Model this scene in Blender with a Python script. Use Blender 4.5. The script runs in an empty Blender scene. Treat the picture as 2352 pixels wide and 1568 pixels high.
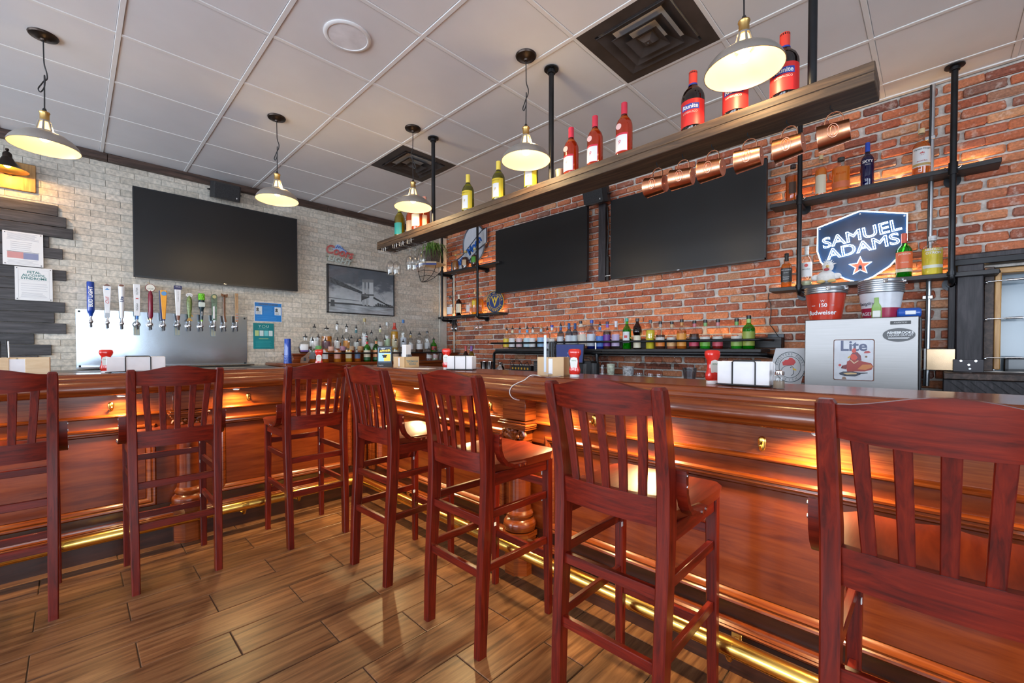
import bpy, bmesh, math, random
from mathutils import Vector, Matrix

random.seed(7)
sc = bpy.context.scene
COL = sc.collection
PI = math.pi
R = math.radians

# ---------------------------------------------------------------- camera
# world: corner of the two walls at the origin, stone wall in the plane x = -0.08, brick wall in the plane y = 0, floor z = 0
FPX, YAW, PITCH, ROLL = 988.8, R(134.446), R(-0.9177), R(0.0166)
CAMPOS = Vector((5.378, -4.091, 1.200))
CF = Vector((math.cos(PITCH) * math.cos(YAW), math.cos(PITCH) * math.sin(YAW), math.sin(PITCH)))
CR = Vector((math.sin(YAW), -math.cos(YAW), 0.0))
CU = CR.cross(CF)
CR, CU = CR * math.cos(ROLL) + CU * math.sin(ROLL), CU * math.cos(ROLL) - CR * math.sin(ROLL)
cam = bpy.data.cameras.new('camera')
cam.sensor_width = 36.0
cam.lens = FPX / 2352 * 36
cam.shift_y = 33.0 / 2352
cam.clip_start = 0.05
cam_ob = bpy.data.objects.new('camera', cam)
COL.objects.link(cam_ob)
m3 = Matrix((CR, CU, -CF)).transposed()
cam_ob.matrix_world = Matrix.Translation(CAMPOS) @ m3.to_4x4()
sc.camera = cam_ob


def at(px, py, axis, val):
    """point of the plane axis = val that the photograph shows at (px, py)"""
    d = CF + CR * ((px - 1176) / FPX) - CU * ((py - 817) / FPX)
    i = 'XYZ'.index(axis)
    return CAMPOS + d * ((val - CAMPOS[i]) / d[i])


def seen(p):
    d = Vector(p) - CAMPOS
    z = d.dot(CF)
    if z < 0.1:
        return (-9999, -9999, 0.1)
    return (1176 + FPX * d.dot(CR) / z, 817 - FPX * d.dot(CU) / z, z)


# ---------------------------------------------------------------- world, daylight, exposure
H = 2.988            # ceiling height
wd = bpy.data.worlds.new('world')
sc.world = wd
wd.use_nodes = True
wd.node_tree.nodes['Background'].inputs[0].default_value = (0.62, 0.78, 1.0, 1)
wd.node_tree.nodes['Background'].inputs[1].default_value = 1.0
sc.view_settings.view_transform = 'Standard'
sc.view_settings.look = 'None'
sc.view_settings.exposure = 0.12
sc.view_settings.gamma = 1.0
sc.view_settings.use_curve_mapping = False
sc.cycles.max_bounces = 10
sc.cycles.transparent_max_bounces = 24
sc.cycles.transmission_bounces = 8
sc.cycles.caustics_reflective = False
sc.cycles.caustics_refractive = False
sc.cycles.sample_clamp_indirect = 6.0
sc.cycles.use_denoising = True


def area(name, loc, aim, sx, sy, power, col):
    l = bpy.data.lights.new(name, 'AREA')
    l.shape = 'RECTANGLE'
    l.size, l.size_y, l.energy, l.color = sx, sy, power, col
    o = bpy.data.objects.new(name, l)
    COL.objects.link(o)
    o.location = loc
    o.rotation_euler = (Vector(aim) - Vector(loc)).to_track_quat('-Z', 'Y').to_euler()
    return o


def lamp(name, loc, power, col, radius=0.03, kind='POINT', aim=None, spot=None, parent=None):
    l = bpy.data.lights.new(name, kind)
    l.energy, l.color = power, col
    l.shadow_soft_size = radius
    if spot:
        l.spot_size, l.spot_blend = spot
    o = bpy.data.objects.new(name, l)
    COL.objects.link(o)
    o.location = loc
    if aim:
        o.rotation_euler = (Vector(aim) - Vector(loc)).to_track_quat('-Z', 'Y').to_euler()
    o.parent = parent
    return o


DAY = (0.76, 0.87, 1.0)
WARM = (1.0, 0.66, 0.30)
# the street front: tall windows behind the camera and along the dining side
for wx in (1.2, 3.7, 6.2):
    area('window_daylight', (wx, -8.62, 1.45), (wx, 0, 1.35), 2.1, 1.9, 145, DAY)
for wy in (-6.6, -4.2):
    area('window_daylight', (9.52, wy, 1.45), (0, wy, 1.35), 2.0, 1.9, 105, DAY)

# ---------------------------------------------------------------- materials
MATS = {}


def _nt(name):
    m = bpy.data.materials.new(name)
    m.use_nodes = True
    nt = m.node_tree
    return m, nt, nt.nodes['Principled BSDF']


def _coords(nt, scale, kind='Object'):
    tc = nt.nodes.new('ShaderNodeTexCoord')
    mp = nt.nodes.new('ShaderNodeMapping')
    mp.inputs['Scale'].default_value = scale
    nt.links.new(tc.outputs[kind], mp.inputs['Vector'])
    return mp.outputs['Vector']


def _noise(nt, vec, scale, detail=3.0, rough=0.55, dist=0.0):
    n = nt.nodes.new('ShaderNodeTexNoise')
    n.inputs['Scale'].default_value = scale
    n.inputs['Detail'].default_value = detail
    n.inputs['Roughness'].default_value = rough
    n.inputs['Distortion'].default_value = dist
    if vec:
        nt.links.new(vec, n.inputs['Vector'])
    return n.outputs['Fac']


def _ramp(nt, fac, stops):
    r = nt.nodes.new('ShaderNodeValToRGB')
    els = r.color_ramp.elements
    els[0].position, els[0].color = stops[0][0], (*stops[0][1], 1)
    els[1].position, els[1].color = stops[-1][0], (*stops[-1][1], 1)
    for p, c in stops[1:-1]:
        e = els.new(p)
        e.color = (*c, 1)
    nt.links.new(fac, r.inputs['Fac'])
    return r.outputs['Color']


def _bump(nt, bsdf, h, strength, dist=0.002):
    b = nt.nodes.new('ShaderNodeBump')
    b.inputs['Strength'].default_value = strength
    b.inputs['Distance'].default_value = dist
    nt.links.new(h, b.inputs['Height'])
    nt.links.new(b.outputs['Normal'], bsdf.inputs['Normal'])


def mix(a, b, t):
    return tuple(a[i] * (1 - t) + b[i] * t for i in range(3))


def sc_(c, k):
    return tuple(min(1, x * k) for x in c)


def plain(name, col, rough=0.5, metal=0.0, var=0.12, nscale=9.0, spec=0.5, emit=None, estr=0.0, coat=0.0, trans=0.0, bump=0.0, aniso=None):
    """one-colour material with a little procedural mottling"""
    if name in MATS:
        return MATS[name]
    m, nt, b = _nt(name)
    vec = _coords(nt, aniso or (1, 1, 1))
    f = _noise(nt, vec, nscale)
    c = _ramp(nt, f, [(0.3, sc_(col, 1 - var)), (0.7, sc_(col, 1 + var))])
    nt.links.new(c, b.inputs['Base Color'])
    b.inputs['Roughness'].default_value = rough
    b.inputs['Metallic'].default_value = metal
    b.inputs['Specular IOR Level'].default_value = spec
    b.inputs['Coat Weight'].default_value = coat
    b.inputs['Coat Roughness'].default_value = 0.08
    b.inputs['Transmission Weight'].default_value = trans
    if emit:
        b.inputs['Emission Color'].default_value = (*emit, 1)
        b.inputs['Emission Strength'].default_value = estr
    if bump:
        _bump(nt, b, f, bump)
    MATS[name] = m
    return m


def wood(name, dark, mid, light, scale, rough=0.3, coat=0.0, nscale=6.0, bump=0.08, rnd=0.0, spec=0.5, contrast=(0.32, 0.5, 0.7)):
    """grain: noise stretched along the axis whose scale is small"""
    if name in MATS:
        return MATS[name]
    m, nt, b = _nt(name)
    vec = _coords(nt, scale)
    if rnd:
        oi = nt.nodes.new('ShaderNodeObjectInfo')
        ad = nt.nodes.new('ShaderNodeVectorMath')
        ad.operation = 'ADD'
        mul = nt.nodes.new('ShaderNodeMath')
        mul.operation = 'MULTIPLY'
        mul.inputs[1].default_value = 37.0
        nt.links.new(oi.outputs['Random'], mul.inputs[0])
        nt.links.new(vec, ad.inputs[0])
        nt.links.new(mul.outputs[0], ad.inputs[1])
        vec = ad.outputs[0]
    f = _noise(nt, vec, nscale, 6.0, 0.62, 0.6)
    c = _ramp(nt, f, [(contrast[0], dark), (contrast[1], mid), (contrast[2], light)])
    if rnd:
        hs = nt.nodes.new('ShaderNodeHueSaturation')
        mr = nt.nodes.new('ShaderNodeMapRange')
        mr.inputs['To Min'].default_value = 1 - rnd
        mr.inputs['To Max'].default_value = 1 + rnd
        nt.links.new(oi.outputs['Random'], mr.inputs['Value'])
        nt.links.new(mr.outputs[0], hs.inputs['Value'])
        nt.links.new(c, hs.inputs['Color'])
        c = hs.outputs['Color']
    nt.links.new(c, b.inputs['Base Color'])
    b.inputs['Roughness'].default_value = rough
    b.inputs['Coat Weight'].default_value = coat
    b.inputs['Coat Roughness'].default_value = 0.12
    b.inputs['Specular IOR Level'].default_value = spec
    if bump:
        _bump(nt, b, f, bump)
    MATS[name] = m
    return m


def masonry(name, stops, mortar, rough, smear=0.5, nscale=14.0, bump=0.5):
    """each piece takes its own colour from the ramp; noise smears mortar over it"""
    m, nt, b = _nt(name)
    oi = nt.nodes.new('ShaderNodeObjectInfo')
    ge = nt.nodes.new('ShaderNodeNewGeometry')
    ad = nt.nodes.new('ShaderNodeMath')
    ad.operation = 'ADD'
    fr = nt.nodes.new('ShaderNodeMath')
    fr.operation = 'FRACT'
    nt.links.new(oi.outputs['Random'], ad.inputs[0])
    nt.links.new(ge.outputs['Random Per Island'], ad.inputs[1])
    nt.links.new(ad.outputs[0], fr.inputs[0])
    c = _ramp(nt, fr.outputs[0], stops)
    pos = ge.outputs['Position']
    n1 = _noise(nt, pos, nscale, 6.0, 0.65)
    n2 = _noise(nt, pos, nscale * 4, 4.0, 0.6)
    k = nt.nodes.new('ShaderNodeMix')
    k.data_type = 'RGBA'
    k.blend_type = 'MULTIPLY'
    k.inputs[0].default_value = 0.75
    nt.links.new(c, k.inputs[6])
    nt.links.new(_ramp(nt, n2, [(0.3, (0.55, 0.55, 0.55)), (0.7, (1.25, 1.2, 1.15))]), k.inputs[7])
    k2 = nt.nodes.new('ShaderNodeMix')
    k2.data_type = 'RGBA'
    nt.links.new(k.outputs[2], k2.inputs[6])
    k2.inputs[7].default_value = (*mortar, 1)
    sm = _ramp(nt, n1, [(0.54, (0, 0, 0)), (0.74, (smear, smear, smear))])
    nt.links.new(sm, k2.inputs[0])
    nt.links.new(k2.outputs[2], b.inputs['Base Color'])
    b.inputs['Roughness'].default_value = rough
    _bump(nt, b, n2, bump, 0.003)
    MATS[name] = m
    return m


def clear_glass(name, tint, gloss=0.14, rough=0.03):
    """thin glass: tinted transparency under a fresnel gloss"""
    if name in MATS:
        return MATS[name]
    m = bpy.data.materials.new(name)
    m.use_nodes = True
    nt = m.node_tree
    nt.nodes.clear()
    out = nt.nodes.new('ShaderNodeOutputMaterial')
    tr = nt.nodes.new('ShaderNodeBsdfTransparent')
    gl = nt.nodes.new('ShaderNodeBsdfGlossy')
    gl.inputs['Roughness'].default_value = rough
    mx = nt.nodes.new('ShaderNodeMixShader')
    lw = nt.nodes.new('ShaderNodeLayerWeight')
    lw.inputs['Blend'].default_value = 0.35
    vec = _coords(nt, (1, 1, 1))
    c = _ramp(nt, _noise(nt, vec, 6.0), [(0.3, sc_(tint, 0.95)), (0.7, sc_(tint, 1.03))])
    nt.links.new(c, tr.inputs['Color'])
    mr = nt.nodes.new('ShaderNodeMapRange')
    mr.inputs['To Min'].default_value = gloss * 0.5
    mr.inputs['To Max'].default_value = min(1, gloss * 4)
    nt.links.new(lw.outputs['Facing'], mr.inputs['Value'])
    nt.links.new(mr.outputs[0], mx.inputs['Fac'])
    nt.links.new(tr.outputs[0], mx.inputs[1])
    nt.links.new(gl.outputs[0], mx.inputs[2])
    nt.links.new(mx.outputs[0], out.inputs['Surface'])
    MATS[name] = m
    return m


def liquid(name, col, deep=0.5):
    """coloured drink: half lets light through, half scatters it"""
    m, nt, b = _nt(name)
    out = nt.nodes['Material Output']
    tr = nt.nodes.new('ShaderNodeBsdfTransparent')
    mx = nt.nodes.new('ShaderNodeMixShader')
    vec = _coords(nt, (1, 1, 1))
    f = _noise(nt, vec, 7.0)
    nt.links.new(_ramp(nt, f, [(0.3, sc_(col, 0.92)), (0.7, sc_(col, 1.08))]), b.inputs['Base Color'])
    nt.links.new(_ramp(nt, f, [(0.3, tuple(x ** 0.6 for x in col)), (0.7, tuple(x ** 0.55 for x in col))]), tr.inputs['Color'])
    b.inputs['Roughness'].default_value = 0.12
    mx.inputs['Fac'].default_value = deep
    nt.links.new(tr.outputs[0], mx.inputs[1])
    nt.links.new(b.outputs[0], mx.inputs[2])
    nt.links.new(mx.outputs[0], out.inputs['Surface'])
    MATS[name] = m
    return m


def glow(name, col, strength):
    if name in MATS:
        return MATS[name]
    m, nt, b = _nt(name)
    vec = _coords(nt, (1, 1, 1))
    c = _ramp(nt, _noise(nt, vec, 8.0), [(0.3, sc_(col, 0.94)), (0.7, col)])
    nt.links.new(c, b.inputs['Emission Color'])
    b.inputs['Base Color'].default_value = (*col, 1)
    b.inputs['Emission Strength'].default_value = strength
    MATS[name] = m
    return m


# chairs: dark red stain; grain upright / along the rails
CW_V = wood('chair_wood_upright', (0.045, 0.0028, 0.0012), (0.105, 0.0058, 0.0020), (0.165, 0.0125, 0.0038), (26, 26, 1.6), 0.34, 0.22, 3.0, 0.03, 0.10, 0.32)
CW_H = wood('chair_wood_rails', (0.052, 0.0032, 0.0013), (0.115, 0.0064, 0.0020), (0.175, 0.0130, 0.0038), (1.8, 22, 24), 0.34, 0.22, 3.0, 0.03, 0.10, 0.32)
CW_S = wood('chair_wood_seat', (0.0864, 0.0079, 0.0025), (0.1476, 0.0158, 0.0043), (0.2088, 0.0288, 0.0072), (12, 1.4, 9), 0.36, 0.20, 2.6, 0.02, 0.08, 0.35)
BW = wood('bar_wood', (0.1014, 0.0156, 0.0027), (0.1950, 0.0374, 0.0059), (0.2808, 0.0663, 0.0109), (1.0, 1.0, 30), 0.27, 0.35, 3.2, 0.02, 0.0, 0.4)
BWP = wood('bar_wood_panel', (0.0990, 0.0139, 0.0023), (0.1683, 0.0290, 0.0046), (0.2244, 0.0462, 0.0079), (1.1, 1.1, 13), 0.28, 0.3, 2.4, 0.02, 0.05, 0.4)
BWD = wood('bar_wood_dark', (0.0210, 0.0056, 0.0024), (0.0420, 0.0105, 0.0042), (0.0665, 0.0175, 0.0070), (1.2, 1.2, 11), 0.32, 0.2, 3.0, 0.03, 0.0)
FLOORM = wood('floor_plank_wood', (0.0682, 0.0248, 0.0099), (0.1674, 0.0694, 0.0273), (0.2604, 0.1240, 0.0527), (26, 1.7, 4), 0.36, 0.0, 1.6, 0.12, 0.16, 0.45, (0.33, 0.5, 0.70))
GROUT = plain('floor_grout', (0.060, 0.034, 0.018), 0.85, 0, 0.2)
BEAMW = wood('beam_wood', (0.020, 0.0125, 0.0085), (0.062, 0.036, 0.020), (0.130, 0.078, 0.040), (1.3, 16, 16), 0.55, 0.0, 2.6, 0.25, 0.12)
DARKW = wood('dark_stained_wood', (0.012, 0.010, 0.012), (0.030, 0.025, 0.030), (0.060, 0.050, 0.056), (14, 14, 1.4), 0.55, 0.0, 3.0, 0.25, 0.1)
SLATW = wood('slat_wood', (0.020, 0.019, 0.021), (0.045, 0.043, 0.047), (0.085, 0.080, 0.086), (14, 1.5, 16), 0.6, 0.0, 3.0, 0.3, 0.22)
TRIMW = wood('trim_wood', (0.020, 0.011, 0.008), (0.055, 0.030, 0.022), (0.110, 0.064, 0.048), (12, 1.2, 12), 0.5, 0.0, 3.0, 0.2, 0.1)
OAKW = wood('honey_oak', (0.36, 0.17, 0.050), (0.52, 0.27, 0.085), (0.66, 0.38, 0.14), (12, 12, 1.5), 0.4, 0.0, 3.0, 0.05)
BIRCH = wood('pale_birch', (0.60, 0.42, 0.24), (0.70, 0.52, 0.31), (0.78, 0.61, 0.40), (1.6, 12, 9), 0.55, 0.0, 3.0, 0.03)
SHELFW = wood('shelf_wood_dark', (0.012, 0.011, 0.012), (0.026, 0.024, 0.026), (0.045, 0.041, 0.042), (1.4, 14, 14), 0.5, 0.0, 3.0, 0.15)
BRICKM = masonry('brick_clay', [(0.0, (0.20, 0.075, 0.055)), (0.10, (0.40, 0.105, 0.052)), (0.35, (0.52, 0.155, 0.072)), (0.60, (0.62, 0.24, 0.115)), (0.80, (0.46, 0.135, 0.075)), (0.92, (0.27, 0.125, 0.090)), (1.0, (0.68, 0.33, 0.17))], (0.62, 0.56, 0.50), 0.85, 0.75, 16.0, 0.9)
MORTAR = plain('brick_mortar', (0.60, 0.55, 0.50), 0.95, 0, 0.25, 26.0, bump=0.6)
STONEM = masonry('travertine', [(0.0, (0.55, 0.51, 0.44)), (0.3, (0.63, 0.60, 0.53)), (0.6, (0.68, 0.645, 0.57)), (0.8, (0.64, 0.575, 0.485)), (1.0, (0.74, 0.71, 0.645))], (0.56, 0.53, 0.47), 0.75, 0.3, 9.0, 0.10)
STGROUT = plain('stone_grout', (0.50, 0.48, 0.43), 0.95, 0, 0.12, 20.0)
CEILT = plain('ceiling_tile_white', (0.76, 0.76, 0.78), 0.55, 0, 0.03, 3.0)
CEILG = plain('ceiling_grid_white', (0.80, 0.795, 0.79), 0.45, 0, 0.03)
WALLP = plain('painted_wall', (0.52, 0.47, 0.41), 0.8, 0, 0.05)
BRASS = plain('polished_brass', (0.90, 0.56, 0.13), 0.20, 1.0, 0.06, 3.0, aniso=(1, 1, 6))
BRASSD = plain('aged_brass', (0.55, 0.36, 0.13), 0.35, 1.0, 0.1)
STEEL = plain('brushed_steel', (0.27, 0.26, 0.255), 0.42, 1.0, 0.05, 4.0, aniso=(1, 1, 60))
STEELP = plain('steel_sheet', (0.50, 0.57, 0.64), 0.17, 1.0, 0.05, 2.5, bump=0.5)
CHROME = plain('chrome', (0.80, 0.80, 0.82), 0.10, 1.0, 0.02)
PIPE = plain('black_pipe', (0.028, 0.029, 0.032), 0.33, 0.75, 0.2)
BLACKM = plain('black_metal', (0.020, 0.020, 0.022), 0.45, 0.5, 0.2)
BLACKP = plain('black_plastic', (0.014, 0.014, 0.016), 0.42, 0, 0.15)
SCREEN = plain('screen_glass', (0.014, 0.014, 0.015), 0.34, 0, 0.03, spec=0.35)
BRONZE = plain('oil_rubbed_bronze', (0.045, 0.032, 0.026), 0.35, 0.85, 0.2)
ZINC = plain('lamp_shade_zinc', (0.36, 0.33, 0.30), 0.42, 0.55, 0.1)
ENAMEL = plain('white_enamel', (0.34, 0.26, 0.16), 0.3, 0, 0.02)
BULB = glow('bulb_glow', (1.0, 0.74, 0.38), 22.0)
CAGE = glow('lamp_neck_glow', (1.0, 0.66, 0.26), 2.6)
COPPER = plain('brushed_copper', (0.86, 0.40, 0.22), 0.27, 1.0, 0.06, 3.0, aniso=(60, 1, 1))
COPPERD = plain('copper_base', (0.80, 0.45, 0.34), 0.35, 1.0, 0.05)
PAPER = plain('white_paper', (0.78, 0.78, 0.78), 0.8, 0, 0.03)
WHITEP = plain('white_plastic', (0.82, 0.82, 0.82), 0.4, 0, 0.02)
GALV = plain('galvanised', (0.55, 0.57, 0.60), 0.35, 0.9, 0.1, 12.0)
VENTM = plain('vent_dark_metal', (0.085, 0.074, 0.072), 0.5, 0.6, 0.25, 5.0)
GLASSC = clear_glass('clear_glass', (0.97, 0.98, 0.98), 0.08)
NAPKIN = plain('paper_napkin', (0.80, 0.80, 0.82), 0.9, 0, 0.05, 12.0)
KETCH = plain('ketchup_red', (0.62, 0.020, 0.012), 0.16, 0, 0.1, coat=0.5)


def colm(col, rough=0.5, **k):
    nm = 'paint_%02x%02x%02x_%d' % (*(int(max(0, min(1, x)) * 255) for x in col), int(rough * 100))
    return plain(nm, col, rough, 0, 0.06, **k)

# ---------------------------------------------------------------- geometry helpers
class MB:
    def __init__(s):
        s.v = []
        s.f = []

    def add(s, vs, fs):
        o = len(s.v)
        s.v += [tuple(v) for v in vs]
        s.f += [tuple(i + o for i in f) for f in fs]
        return s

    def box(s, x0, x1, y0, y1, z0, z1, b=0.0):
        lo = (min(x0, x1), min(y0, y1), min(z0, z1))
        hi = (max(x0, x1), max(y0, y1), max(z0, z1))
        b = min(b, *[(hi[i] - lo[i]) * 0.45 for i in range(3)])
        if b <= 0:
            vs = [(a, c, d) for a in (lo[0], hi[0]) for c in (lo[1], hi[1]) for d in (lo[2], hi[2])]
            return s.add(vs, [(0, 1, 3, 2), (4, 6, 7, 5), (0, 4, 5, 1), (2, 3, 7, 6), (0, 2, 6, 4), (1, 5, 7, 3)])
        vs, ix = [], {}
        for cx in (0, 1):
            for cy in (0, 1):
                for cz in (0, 1):
                    for ax in range(3):
                        p = []
                        for i, cc in enumerate((cx, cy, cz)):
                            q = hi[i] if cc else lo[i]
                            if i != ax:
                                q += -b if cc else b
                            p.append(q)
                        ix[(cx, cy, cz, ax)] = len(vs)
                        vs.append(tuple(p))
        fs = []
        for ax in range(3):
            o1, o2 = [i for i in range(3) if i != ax]
            for sgn in (0, 1):
                q = []
                for a, c in ((0, 0), (1, 0), (1, 1), (0, 1)):
                    k = [0, 0, 0]
                    k[ax], k[o1], k[o2] = sgn, a, c
                    q.append(ix[(*k, ax)])
                fs.append(tuple(q))
        for ax in range(3):
            o1, o2 = [i for i in range(3) if i != ax]
            for a in (0, 1):
                for c in (0, 1):
                    k0, k1 = [0, 0, 0], [0, 0, 0]
                    k0[ax], k1[ax] = 0, 1
                    k0[o1] = k1[o1] = a
                    k0[o2] = k1[o2] = c
                    fs.append((ix[(*k0, o1)], ix[(*k1, o1)], ix[(*k1, o2)], ix[(*k0, o2)]))
        for cx in (0, 1):
            for cy in (0, 1):
                for cz in (0, 1):
                    fs.append(tuple(ix[(cx, cy, cz, a)] for a in range(3)))
        return s.add(vs, fs)

    def loft(s, rings, cap0=True, cap1=True, closed=True):
        n = len(rings[0])
        vs = [p for r in rings for p in r]
        fs = []
        for k in range(len(rings) - 1):
            for i in range(n if closed else n - 1):
                j = (i + 1) % n
                fs.append((k * n + i, k * n + j, (k + 1) * n + j, (k + 1) * n + i))
        if cap0:
            fs.append(tuple(range(n - 1, -1, -1)))
        if cap1:
            fs.append(tuple((len(rings) - 1) * n + i for i in range(n)))
        return s.add(vs, fs)

    def lathe(s, prof, n=20, c=(0, 0, 0), shape=None, a0=0.0, a1=None, caps=True):
        full = a1 is None
        rings = []
        m = n if full else n + 1
        for r, z in prof:
            ring = []
            for i in range(m):
                a = a0 + ((2 * PI * i / n) if full else ((a1 - a0) * i / n))
                q = shape(r, z, a) if shape else r
                ring.append((c[0] + q * math.cos(a), c[1] + q * math.sin(a), c[2] + z))
            rings.append(ring)
        return s.loft(rings, caps and prof[0][0] > 1e-5, caps and prof[-1][0] > 1e-5, full)

    def cyl(s, p0, p1, r0, r1=None, n=12, caps=True):
        r1 = r0 if r1 is None else r1
        p0, p1 = Vector(p0), Vector(p1)
        d = (p1 - p0).normalized()
        u = d.orthogonal().normalized()
        w = d.cross(u)
        rings = [[tuple(p + (u * math.cos(2 * PI * i / n) + w * math.sin(2 * PI * i / n)) * r) for i in range(n)] for p, r in ((p0, r0), (p1, r1))]
        return s.loft(rings, caps, caps)

    def tube(s, pts, r, n=8, closed=False, sx=1.0, up=None):
        pts = [Vector(p) for p in pts]
        m = len(pts)
        rings = []
        ref = Vector(up) if up else None
        for i in range(m):
            if closed:
                d = (pts[(i + 1) % m] - pts[i - 1])
            else:
                d = pts[min(i + 1, m - 1)] - pts[max(i - 1, 0)]
            d.normalize()
            if ref is None:
                ref = d.orthogonal()
            u = (ref - d * ref.dot(d))
            if u.length < 1e-6:
                u = d.orthogonal()
            u.normalize()
            if not up:
                ref = u
            w = d.cross(u)
            rings.append([tuple(pts[i] + u * (math.cos(2 * PI * (k + 0.5) / n) * r) + w * (math.sin(2 * PI * (k + 0.5) / n) * r * sx)) for k in range(n)])
        if closed:
            rings.append(rings[0])
            return s.loft(rings, False, False)
        return s.loft(rings)

    def prism(s, poly, y0, y1, plane='xz'):
        def mk(a, b, c):
            return {'xz': (a, c, b), 'yz': (c, a, b), 'xy': (a, b, c)}[plane]
        n = len(poly)
        vs = [mk(a, b, y0) for a, b in poly] + [mk(a, b, y1) for a, b in poly]
        fs = [tuple(range(n)), tuple(range(2 * n - 1, n - 1, -1))]
        fs += [(i, (i + 1) % n, n + (i + 1) % n, n + i) for i in range(n)]
        return s.add(vs, fs)

    def ball(s, c, r, n=10, sz=1.0, sx=1.0, sy=1.0):
        m = max(4, n // 2)
        rings = []
        for k in range(m + 1):
            t = -PI / 2 + PI * k / m
            rr = max(r * math.cos(t), r * 0.02)
            rings.append([(c[0] + sx * rr * math.cos(2 * PI * i / n), c[1] + sy * rr * math.sin(2 * PI * i / n), c[2] + sz * r * math.sin(t)) for i in range(n)])
        return s.loft(rings)

    def mesh(s, name, smooth=True, sharp=38):
        bm = bmesh.new()
        vv = [bm.verts.new(v) for v in s.v]
        for f in s.f:
            try:
                bm.faces.new([vv[i] for i in f])
            except ValueError:
                pass
        bmesh.ops.recalc_face_normals(bm, faces=bm.faces)
        me = bpy.data.meshes.new(name)
        bm.to_mesh(me)
        bm.free()
        if smooth:
            me.polygons.foreach_set('use_smooth', [True] * len(me.polygons))
            me.set_sharp_from_angle(angle=R(sharp))
        return me

    def build(s, name, mat, parent=None, smooth=True, sharp=38):
        return obj(name, s.mesh(name, smooth, sharp), mat, parent)


def obj(name, me, mat, parent=None, loc=None, rz=None):
    if mat and not me.materials:
        me.materials.append(mat)
    o = bpy.data.objects.new(name, me)
    COL.objects.link(o)
    o.parent = parent
    if loc is not None:
        o.location = loc
    if rz is not None:
        o.rotation_euler = (0, 0, rz)
    return o


def tag(o, label, cat, group=None, kind=None):
    if label:
        o['label'] = label
    if cat:
        o['category'] = cat
    if group:
        o['group'] = group
    if kind:
        o['kind'] = kind
    return o


def thing(name, label, cat, loc=(0, 0, 0), rz=0.0, group=None):
    o = bpy.data.objects.new(name, None)
    o.empty_display_size = 0.05
    COL.objects.link(o)
    o.location = loc
    o.rotation_euler = (0, 0, rz)
    return tag(o, label, cat, group)


def copy_tree(o, parent=None):
    c = o.copy()
    COL.objects.link(c)
    c.parent = parent
    for ch in list(o.children):
        copy_tree(ch, c)
    return c


def struct(o):
    o['kind'] = 'structure'
    return o


LEFT = PI / 2      # things on the stone wall: local x -> +Y, local -y (front) -> +X
_TXT = {}


def text_mesh(s, size, ext=0.0008, bold=0.0, shear=0.0, space=1.0, neon=0.0, align='CENTER'):
    key = (s, round(size, 5), ext, bold, shear, space, neon, align)
    if key in _TXT:
        return _TXT[key].copy()
    cu = bpy.data.curves.new('t', 'FONT')
    cu.body = s
    cu.size = size
    cu.align_x = align
    cu.align_y = 'CENTER'
    cu.shear = shear
    cu.space_character = space
    cu.offset = bold
    cu.resolution_u = 4
    if neon:
        cu.fill_mode = 'NONE'
        cu.bevel_depth = neon
        cu.bevel_resolution = 1
    else:
        cu.extrude = ext
    o = bpy.data.objects.new('t', cu)
    COL.objects.link(o)
    dg = bpy.context.evaluated_depsgraph_get()
    me = bpy.data.meshes.new_from_object(o.evaluated_get(dg))
    bpy.data.objects.remove(o)
    bpy.data.curves.remove(cu)
    me.materials.clear()
    _TXT[key] = me
    return me.copy()


def text(name, s, size, x, y, z, mat, parent, R_=None, **k):
    """upright lettering at local (x, y, z) facing local -y; R_ wraps it round a cylinder of that radius about the local z axis"""
    wrap = R_
    sx = k.pop('sx', 1.0)
    rot = k.pop('rot', 0.0)
    me = text_mesh(s, size, **k)
    cr, sr = math.cos(rot), math.sin(rot)
    for v in me.vertices:
        a, b, c = v.co.x * sx, v.co.y, v.co.z
        a, b = a * cr - b * sr, a * sr + b * cr
        if wrap:
            th = -PI / 2 + (a + x) / wrap
            v.co = ((wrap + c) * math.cos(th), (wrap + c) * math.sin(th), b + z)
        else:
            v.co = (a + x, y - c, b + z)
    me.name = name
    return obj(name, me, mat, parent)


def spl(pts, n=5):
    """smooth curve through the points"""
    p = [Vector(q) for q in pts]
    p = [p[0] * 2 - p[1]] + p + [p[-1] * 2 - p[-2]]
    out = []
    for i in range(1, len(p) - 2):
        for k in range(n):
            t = k / n
            a, b, c, d = p[i - 1], p[i], p[i + 1], p[i + 2]
            out.append(0.5 * ((2 * b) + (c - a) * t + (2 * a - 5 * b + 4 * c - d) * t * t + (3 * b - a - 3 * c + d) * t ** 3))
    return out + [p[-2]]


def arc(cx, cz, r, a0, a1, n=8):
    return [(cx + r * math.cos(a0 + (a1 - a0) * i / n), cz + r * math.sin(a0 + (a1 - a0) * i / n)) for i in range(n + 1)]


def rrect(x0, x1, z0, z1, r, n=4):
    return arc(x1 - r, z1 - r, r, 0, PI / 2, n) + arc(x0 + r, z1 - r, r, PI / 2, PI, n) + arc(x0 + r, z0 + r, r, PI, 1.5 * PI, n) + arc(x1 - r, z0 + r, r, 1.5 * PI, 2 * PI, n)

# ================================================================= THE ROOM
XW, X1, Y1 = -0.08, 9.4, -8.5     # stone wall face, far side wall, street wall

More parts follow.
